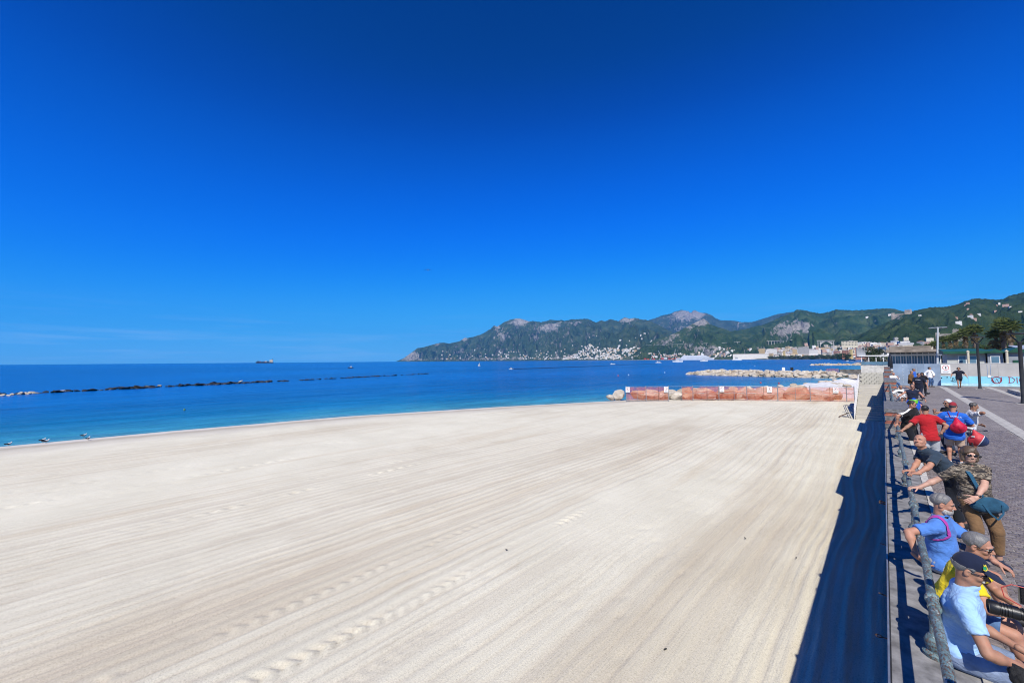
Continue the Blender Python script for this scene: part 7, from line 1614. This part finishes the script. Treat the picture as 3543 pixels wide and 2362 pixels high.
# 10 man with the bicycle
person('grey haired man in white and grey T-shirt resting his chin on his hand', (1.82, 18.5, .90), -84, 1.66, 1.1, 1.15, lean=10, head=(-6, -10, 0), rh=(1.93, 18.30, 1.36), re=(.3, -.6, -.9), rhd=((.1, .3, 1), (-.4, .5, .2)), rcurl=.9, lh=(2.05, 18.55, 1.0), skin=SK_DARKTAN, hair=('short', 'darkgrey'), top=(cloth('white_grey_tee', (.66, .66, .66), .06), .022), bottom=cloth('blue_swim_shorts', (.03, .20, .52), .1), shoes=shoe_k, res=1, sleeve=.7, leg=.6, tuck=.16, seed=81)
bic = thing('bicycle', 'dark bicycle held by the man with his hand at his chin', 'bicycle', (1.72, 17.40, 0)); fw, rw = A3(1.70, 16.90, .34), A3(1.74, 17.92, .34); fr_m = pm('bike_frame_dark', (.02, .025, .03), .35, .1, 9, 0, coat=.3); tyre = pm('rubber_tyre', (.015, .015, .016), .8, .1, 20, .2, 60)
bd = unit(rw-fw); bn = np.cross(bd, A3(0, 0, 1))
for c in (fw, rw):
    q = MB(); q.path([c+bd*.325*math.cos(a)+A3(0, 0, .325*math.sin(a)) for a in np.linspace(0, 2*math.pi, 29)[:-1]], .017, 8, closed=True); w_ = q.build('wheel', tyre, bic, True)
    q = MB(); q.path([c+bd*.30*math.cos(a)+A3(0, 0, .30*math.sin(a)) for a in np.linspace(0, 2*math.pi, 25)[:-1]], .008, 6, closed=True); q.tube(c-bn*.03, c+bn*.03, .02, n=8); q.build('rim', galv, w_, True)
    q = MB()
    for a in np.linspace(0, 2*math.pi, 17)[:-1]: q.tube(c, c+bd*.30*math.cos(a)+A3(0, 0, .30*math.sin(a)), .0015, n=4)
    q.build('spokes', galv, w_)
bb = fw*.42+rw*.58+A3(0, 0, -.06); hd0 = fw+bd*.14+A3(0, 0, .50); st0 = bb+bd*.10+A3(0, 0, .56)
q = MB()
for a, b, r_ in ((hd0, bb, .018), (hd0+A3(0, 0, .06), st0, .016), (st0, bb, .016), (bb, rw, .010), (st0-A3(0, 0, .05), rw, .009), (hd0+A3(0, 0, .12), fw, .013)): q.tube(a, b, r_, n=8)
q.build('frame', fr_m, bic, True)
q = MB(); hb0 = hd0+A3(0, 0, .16)+bd*.01; q.tube(hd0, hb0, .013, n=8); q.path([hb0-bn*.30+bd*.12, hb0-bn*.22+bd*.02, hb0, hb0+bn*.22+bd*.02, hb0+bn*.30+bd*.12], .011, 8); q.build('handlebar', fr_m, bic, True)
for sg in (-1, 1): q = MB(); q.tube(hb0+bn*sg*.25+bd*.05, hb0+bn*sg*.31+bd*.135, .016, n=8); q.build('grip', black_p, bic, True)
q = MB(); q.ball(st0+A3(0, 0, .10), (.075, .13, .03), 10, 6); q.tube(st0, st0+A3(0, 0, .1), .012, n=6); q.build('saddle', black_p, bic, True)
q = MB(); q.lathe(tuple(bb-bn*.05), [(.085, 0), (.085, .006)], 18, bn); q.tube(bb-bn*.06, bb-bn*.07+A3(0, -.08, -.14), .009, n=6); q.tube(bb+bn*.06, bb+bn*.07+A3(0, .08, .14), .009, n=6); q.build('crank', galv, bic)
bp = hb0+A3(.12, -.06, -.20); t = thing('sport_bag', 'red and navy drawstring bag hanging from the bicycle handlebar', 'bag', tuple(bp-A3(0, 0, .22))); off = np.array(t.location)
def bag_mat():
    mt, nt, b = nodes_of('red_navy_nylon'); tc = N(nt, 'ShaderNodeTexCoord'); sx = N(nt, 'ShaderNodeSeparateXYZ'); L(nt, tc.outputs['Object'], sx.inputs[0]); mr = N(nt, 'ShaderNodeMapRange'); mr.inputs[1].default_value = -.2; mr.inputs[2].default_value = .2
    ad = N(nt, 'ShaderNodeMath', operation='MULTIPLY_ADD'); ad.inputs[1].default_value = -.5; L(nt, sx.outputs[2], ad.inputs[0]); L(nt, sx.outputs[0], ad.inputs[2]); L(nt, ad.outputs[0], mr.inputs[0])
    r_ = ramp(nt, mr.outputs[0], [(0, (.50, .03, .04)), (.40, (.50, .03, .04)), (.41, (.65, .65, .66)), (.44, (.65, .65, .66)), (.45, (.015, .03, .09)), (1, (.015, .03, .09))]); L(nt, r_, b.inputs['Base Color']); b.inputs['Roughness'].default_value = .6; bump(nt, b, noise(nt, coords(nt), 20, 3), .4, .012); return mt
s = Sdf(.011); s.ell(bp-A3(0, 0, .08), (.20, .11, .15), None, .03); s.cone(bp, bp+A3(-.06, .03, .19), .14, .03, .06); s.wr = [(.006, 45, .4), (.006, 26, .6)]; V, Fq = s.mesh(); link('sack', np_mesh('sack', V-off, Fq), bag_mat(), t)
q = MB(); q.box(bp+A3(-.10, -.115, .05), (.06, .02, .03), -.5); q.build('white_tag', white_p, t)
q = MB(); q.path([bp+A3(-.06, .03, .18), hb0+A3(-.02, .0, .02), bp+A3(-.03, .03, .18)], .006, 5); q.build('cord', black_p, t)
# 11 scooter man
I = person('man in navy sleeveless top and glasses sitting on a scooter', (.92, 26.6, 1.00), 178, 1.74, 1.1, 1.1, lean=6, head=(10, -4, 0), rh=(.40, 26.15, 1.18), lh=(1.30, 26.12, 1.12), re=(-.6, .5, -.3), le=(.8, .4, -.4), rf=(.72, 26.25, .42), lf=(1.14, 26.25, .42), rk=(-.4, -1, .6), lk=(.4, -1, .6), skin=SK_RED, hair=('crop', 'darkgrey'), top=(cloth('navy_vest_cloth', (.014, .020, .045), .1), .018), bottom=cloth('royal_shorts', (.02, .07, .42), .1), shoes=shoe_w, glasses=True, res=2, vest=True, leg=.8, tuck=.14, seed=91)
for sg in (-1, 1): drape(I, 'white_stripe', wst, band(dense([I['neck']+I['U']*.05+I['Rs']*sg*.09, (I['neck']+(I['shR'] if sg > 0 else I['shL'])*2)/3+I['U']*.09, (I['shR'] if sg > 0 else I['shL'])+I['U']*.08]), .05, I['Fs'], 4), .006)
lime = pm('lime_plastic', (.16, .52, .03), .35, .06, 6, 0, coat=.3); blue_pl = pm('blue_plastic', (.02, .10, .55), .3, .06, 6, 0, coat=.4)
sc_ = thing('motor_scooter', 'blue and lime green motor scooter facing the camera', 'scooter', (.93, 26.4, .116)); zz = .116
s = Sdf(.016); s.ell((.93, 25.98, zz+.72), (.21, .09, .26), None, .03); s.cone((.93, 25.98, zz+.95), (.93, 26.02, zz+1.0), .12, .08, .05); V, Fq = s.mesh(); link('front_shield', np_mesh('front_shield', V-np.array(sc_.location), Fq), blue_pl, sc_)
s = Sdf(.016); s.ell((.93, 25.90, zz+.90), (.13, .06, .10), None, .03); s.ell((.93, 25.90, zz+.98), (.17, .05, .03), None, .03); V, Fq = s.mesh(); link('lime_cowl', np_mesh('lime_cowl', V-np.array(sc_.location), Fq), lime, sc_)
s = Sdf(.016); s.ell((.93, 25.74, zz+.50), (.09, .20, .05), None, .03); V, Fq = s.mesh(); link('front_mudguard', np_mesh('front_mudguard', V-np.array(sc_.location), Fq), lime, sc_)
s = Sdf(.018); s.ell((.93, 26.75, zz+.62), (.17, .45, .17), None, .05); s.cone((.93, 26.0, zz+.28), (.93, 26.5, zz+.30), .13, .14, .05); V, Fq = s.mesh(); link('rear_body', np_mesh('rear_body', V-np.array(sc_.location), Fq), blue_pl, sc_)
s = Sdf(.018); s.ell((.93, 26.72, zz+.78), (.15, .38, .07), None, .03); V, Fq = s.mesh(); link('seat', np_mesh('seat', V-np.array(sc_.location), Fq), black_p, sc_)
for y in (25.72, 27.02):
    q = MB(); q.path([A3(.93, y+.20*math.cos(a), zz+.24+.20*math.sin(a)) for a in np.linspace(0, 2*math.pi, 21)[:-1]], .05, 8, closed=True); w_ = q.build('wheel', tyre, sc_, True); q = MB(); q.lathe((.90, y, zz+.24), [(.15, 0), (.16, .01), (.16, .05), (.15, .06)], 16, (1, 0, 0)); q.build('rim', galv, w_, True)
q = MB(); q.path([(.55, 26.10, zz+1.06), (.75, 26.02, zz+1.03), (.93, 26.0, zz+1.02), (1.11, 26.02, zz+1.03), (1.31, 26.10, zz+1.06)], .017, 8); q.build('handlebar', black_p, sc_, True)
for sg in (-1, 1):
    q = MB(); q.tube((.93+sg*.28, 26.03, zz+1.06), (.93+sg*.40, 26.0, zz+1.28), .008, n=6); q.ball((.93+sg*.44, 26.0, zz+1.32), (.10, .02, .055), 12, 8); q.build('mirror', black_p, sc_, True)
# 12 white tee
person('man in white T-shirt and sunglasses sitting with a hand at his brow', (.66, 33.2, .60), 200, 1.74, 1.1, 1.2, lean=-2, head=(-4, -6, 0), lh=(.98, 33.0, 1.30), le=(1, -.2, .1), lhd=((-.8, .2, .5), (.1, .6, -.5)), rh=(.36, 32.85, .80), re=(-.8, .2, -.3), rf=(.62, 32.8, .27), lf=(.85, 32.8, .27), skin=SK_TAN, hair=('crop', 'stubble'), top=(cloth('white_tee', (.74, .74, .73), .04), .02), bottom=cloth('white_grey_shorts', (.5, .5, .5), .1), shoes=shoe_w, glasses=True, res=2, sleeve=.7, leg=.8, tuck=.12, seed=101)
# 13 navy tee with lettering
g_ = ground_z(37.5)
I = person('stout man in navy T-shirt with white chest lettering looking left', (1.62, 37.6, g_+.94), 160, 1.80, 1.22, 1.15, head=(55, -2, 0), rh=(1.38, 37.45, g_+.86), lh=(2.02, 37.4, g_+.84), re=(-.7, .4, 0), le=(.8, .4, 0), skin=SK_RED, hair=('short', 'black'), top=(cloth('navy_tee', (.010, .014, .030), .1), .022), bottom=cloth('navy_trousers', (.012, .018, .040), .1), glasses=True, res=2, sleeve=.75, leg=1.8, tuck=.18, seed=111)
for k in range(7):
    c_ = I['chest']+I['U']*.03+I['Fs']*.14+I['Rs']*(.115-.038*k); drape(I, 'chest_print', wtx, [[c_-I['Rs']*.015+I['U']*.014, c_-I['Rs']*.015-I['U']*.014], [c_+I['Rs']*.015+I['U']*.014, c_+I['Rs']*.015-I['U']*.014]], .006)
# 14 dark dressed woman
g_ = ground_z(41.4); person('black haired woman in black half hidden behind the stout man', (1.98, 41.4, g_+.90), 190, 1.68, .98, 1.0, head=(-20, 0, 0), rh=(1.80, 41.15, g_+1.0), lh=(2.22, 41.2, g_+.95), skin=SK_TAN, hair=('bob', 'black'), top=(cloth('black_blouse', (.010, .010, .012), .1), .022), bottom=cloth('black_trousers', (.010, .012, .018), .1), res=3, sleeve=.6, leg=1.8, tuck=.2, seed=121, glasses=True)
# 15 brown jacket
g_ = ground_z(43.5); person('balding man in a brown jacket behind the seated group', (1.45, 43.5, g_+.92), -108, 1.72, 1.12, 1.1, lean=4, head=(10, -6, 0), rh=(1.55, 43.25, g_+.9), lh=(1.72, 43.6, g_+.9), skin=SK_TAN, hair=('thin', 'grey'), top=(cloth('brown_jacket_cloth', (.15, .075, .025), .12), .03, 'jacket'), bottom=cloth('dark_slacks', (.025, .025, .03), .1), res=3, sleeve=1.9, leg=1.8, tuck=.2, seed=131)
# 16 blue polo far
g_ = ground_z(48); person('man in blue polo and sunglasses behind the brown jacket', (1.80, 48.2, g_+.93), -112, 1.76, 1.1, 1.1, head=(8, 0, 0), skin=SK_TAN, hair=('crop', 'stubble'), top=(cloth('mid_blue_polo', (.03, .13, .55), .1), .022), bottom=cloth('dark_slacks', (.025, .025, .03), .1), glasses=True, res=3, sleeve=.7, leg=1.8, tuck=.16, seed=141)
# 17 white shirt
I = person('young man in white shirt and blue jeans by the hoarding', (2.97, 52.3, .38+.95), -128, 1.80, 1.05, 1.0, head=(28, 2, 0), rh=(2.72, 52.0, .38+.98), lh=(3.22, 52.2, .38+.95), re=(-.8, .3, -.2), le=(.8, .4, -.2), rf=(2.90, 52.2, .465), lf=(3.08, 52.35, .465), skin=SK_TAN, hair=('full', 'black'), top=(cloth('white_linen_shirt', (.76, .76, .77), .04), .028), bottom=cloth('blue_jeans', (.05, .11, .24), .2), shoes=shoe_k, res=3, sleeve=1.75, leg=1.85, tuck=.16, seed=151)
drape(I, 'cross_strap', black_p, band(dense([I['shR']*.6+I['neck']*.4+I['U']*.07, I['chest']+I['Fs']*.14+I['Rs']*.0, I['hip']+I['Fs']*.12-I['Rs']*.17+I['U']*.05]), .035, I['Rs'], 3), .008)
# 18 man sitting in white far
sb = MB(); sb.box((.40, 47.6, .65), (.34, .9, .40), taper=.97); o = sb.build('stone_seat', stone_g); tag(o, 'low grey stone block behind the second brick pier', 'block')
person('bald man in white shirt sitting beyond the second brick pier', (.46, 47.5, .97), -140, 1.74, 1.1, 1.2, lean=10, head=(10, -12, 0), lh=(.80, 47.2, 1.38), le=(.6, .1, -.8), rh=(.62, 47.05, 1.05), rf=(.80, 46.95, .45), lf=(.98, 47.2, .45), lhd=((-.4, -.1, .8), (-.3, .5, .2)), skin=SK_RED, hair=('bald', 'grey'), top=(cloth('white_linen_shirt', (.76, .76, .77), .04), .025), bottom=cloth('blue_jeans', (.05, .11, .24), .2), shoes=shoe_w, res=3, sleeve=1.2, leg=1.8, tuck=.12, seed=161)
# 19 walker
I = person('man in navy T-shirt and shorts walking past the hoarding with headphones', (4.68, 51.6, .38+.945), 176, 1.80, 1.06, 1.0, twist=8, head=(0, -4, 0), rh=(4.20, 51.45, .38+.95), lh=(5.17, 51.35, .38+.88), re=(-.7, .6, 0), le=(.7, .6, 0), rf=(4.60, 51.35, .465), lf=(4.76, 51.95, .50), skin=SK_TAN, hair=('full', 'black'), beard=None, top=(cloth('navy_tee', (.010, .014, .030), .1), .024), bottom=cloth('navy_shorts', (.012, .016, .035), .1), shoes=shoe_k, res=3, sleeve=.66, leg=.62, tuck=.18, seed=171)
hp_ = thing('headphones', 'big headphones on the walking man', 'headphones', tuple(I['hc']))
q = MB(); q.path([I['hc']+I['hx']*.095*math.cos(a)+I['hz']*(.02+.11*math.sin(a)) for a in np.linspace(0, math.pi, 11)], .012, 6); q.build('headband', black_p, hp_, True)
for sg in (-1, 1): q = MB(); q.ball(Vector(I['hc']+I['hx']*sg*.10), (.03, .045, .05), 10, 7); q.build('ear_cup', black_p, hp_, True)

# ------------------------------------------------------------------ video camera on its tripod at the lower right
X0, Yc, Zc = .335, 3.14, 1.80; K_ = .66
vc = thing('video_camera', 'black video camera with long lens aimed out to sea', 'video camera', (X0+.25, Yc+.03, Zc-.05))
blk2 = pm('matt_black_metal', (.010, .010, .011), .42, .12, 14, .12, 70, spec=.45)
kk = lambda pr: [(a*K_, b*K_) for a, b in pr]
VX = lambda a, b, c: (X0+a*K_, Yc+b*K_, Zc+c*K_)
vbox = lambda mb, c, d: mb.box(VX(*c), tuple(q*K_ for q in d), .1)
q = MB(); q.lathe((X0, Yc, Zc), kk([(.030, .03), (.047, .0), (.050, .004), (.050, .05), (.044, .054), (.044, .11), (.047, .112), (.047, .15), (.040, .155), (.040, .24), (.036, .26)]), 24, (1, .10, -.03)); lens = q.build('lens_barrel', blk2, vc, True)
for h in (.06, .075, .09, .165, .18, .195): q = MB(); q.lathe(VX(h, h*.1, -h*.03), kk([(.0445, 0), (.049, .002), (.049, .008), (.0445, .010)]), 24, (1, .10, -.03)); q.build('grip_ring', black_p, lens, True)
q = MB(); q.lathe(VX(-.002, 0, 0), kk([(.001, .022), (.036, .018), (.040, .010)]), 20, (1, .1, -.03)); q.build('front_glass', dark_lens, lens, True)
q = MB(); vbox(q, (.40, .03, -.005), (.30, .12, .13)); vbox(q, (.42, .03, .075), (.20, .09, .03)); q.build('body', blk2, vc)
q = MB(); vbox(q, (.20, .03, .135), (.085, .035, .125)); q.build('monitor', black_p, vc)
q = MB(); vbox(q, (.20, .008, .14), (.068, .006, .10)); q.build('screen', dark_lens, vc)
for k in range(4): q = MB(); vbox(q, (.20, .004, .102+k*.024), (.07, .008, .006)); q.build('vent_slat', black_p, vc)
q = MB(); q.path([VX(.20, 0, .20), VX(.12, -.01, .205), VX(.07, -.02, .17), VX(.08, -.03, .11), VX(.16, -.02, .07)], .0025, 6); q.build('red_cable', redp, vc, True)
q = MB(); q.path([VX(.55, -.05, -.05), VX(.5, -.10, -.02), VX(.36, -.10, 0)], .007, 6); q.build('hand_grip', black_p, vc, True)
TX, TY = X0+.32*K_, Yc+.03; tz = Zc-.075*K_
tp = thing('camera_tripod', 'black tripod under the video camera', 'tripod', (TX, TY, STRIP))
q = MB(); q.box((TX, TY, tz-.012), (.10, .05, .02), .1); q.lathe((TX, TY, tz-.11), [(.02, 0), (.032, .015), (.034, .055), (.022, .07), (.03, .08), (.03, .09)], 16); q.build('head', blk2, tp, True)
q = MB(); q.tube((TX+.03, TY-.04, tz-.06), (TX+.2, TY-.14, tz-.18), .008, n=8); q.build('pan_handle', black_p, tp, True)
q = MB(); q.tube((TX, TY, .95), (TX, TY, tz-.1), .015, n=10); q.lathe((TX, TY, tz-.26), [(.022, 0), (.04, .015), (.04, .05), (.022, .065)], 12); q.build('column', blk2, tp, True)
for a, zf in ((0.6, 0.0), (2.6, STRIP), (4.9, 0.0)):
    e = (TX+.36*math.cos(a), TY+.40*math.sin(a), zf+.02)
    if zf > 0: e = (.40, TY+.30, zf+.02)
    elif e[0] < .66: e = (.70, e[1], .02)
    q = MB(); q.tube((TX+.03*math.cos(a), TY+.03*math.sin(a), tz-.24), e, .014, .010, 8); l_ = q.build('leg', blk2, tp, True); q = MB(); q.ball(e, (.02, .02, .02), 8, 6); q.build('rubber_foot', black_p, l_, True)
mic = thing('fluffy_microphone', 'furry black microphone at the lower right corner', 'microphone', (.58, 2.62, 1.40))
s = Sdf(.008); c0 = un(3533, 2338, 1.55); s.cone(c0, c0+A3(.16, .05, -.05), .040, .045, .02); s.wr = [(.009, 190, 1), (.008, 120, 1)]; s.seed = 4; V, Fq = s.mesh(); mic.location = tuple(c0); link('windshield', np_mesh('windshield', V-c0, Fq), pm('black_fur', (.02, .02, .02), .95, .3, 60, .8, 200), mic)
q = MB(); q.tube(c0+A3(.16, .05, -.05), c0+A3(.40, .12, -.12), .012, n=8); q.build('boom', black_p, mic, True)

# ------------------------------------------------------------------ albedo calibration for the chosen exposure
ALB = {'pale_sand': .745, 'sea_water': .74, 'headland_scrub': .86, 'rocky_massif': .86, 'wooded_hill': .86, 'near_wooded_hill': .86}
for mt in bpy.data.materials:
    if not mt.use_nodes: continue
    nt = mt.node_tree; f = ALB.get(mt.name, .80)
    for b in [n for n in nt.nodes if n.type == 'BSDF_PRINCIPLED']:
        so = b.inputs['Base Color']
        if so.is_linked:
            src = so.links[0].from_socket; mm = N(nt, 'ShaderNodeMix', data_type='RGBA', blend_type='MULTIPLY'); mm.inputs[0].default_value = 1.0
            L(nt, src, mm.inputs[6]); mm.inputs[7].default_value = (f, f, f, 1); L(nt, mm.outputs[2], so)
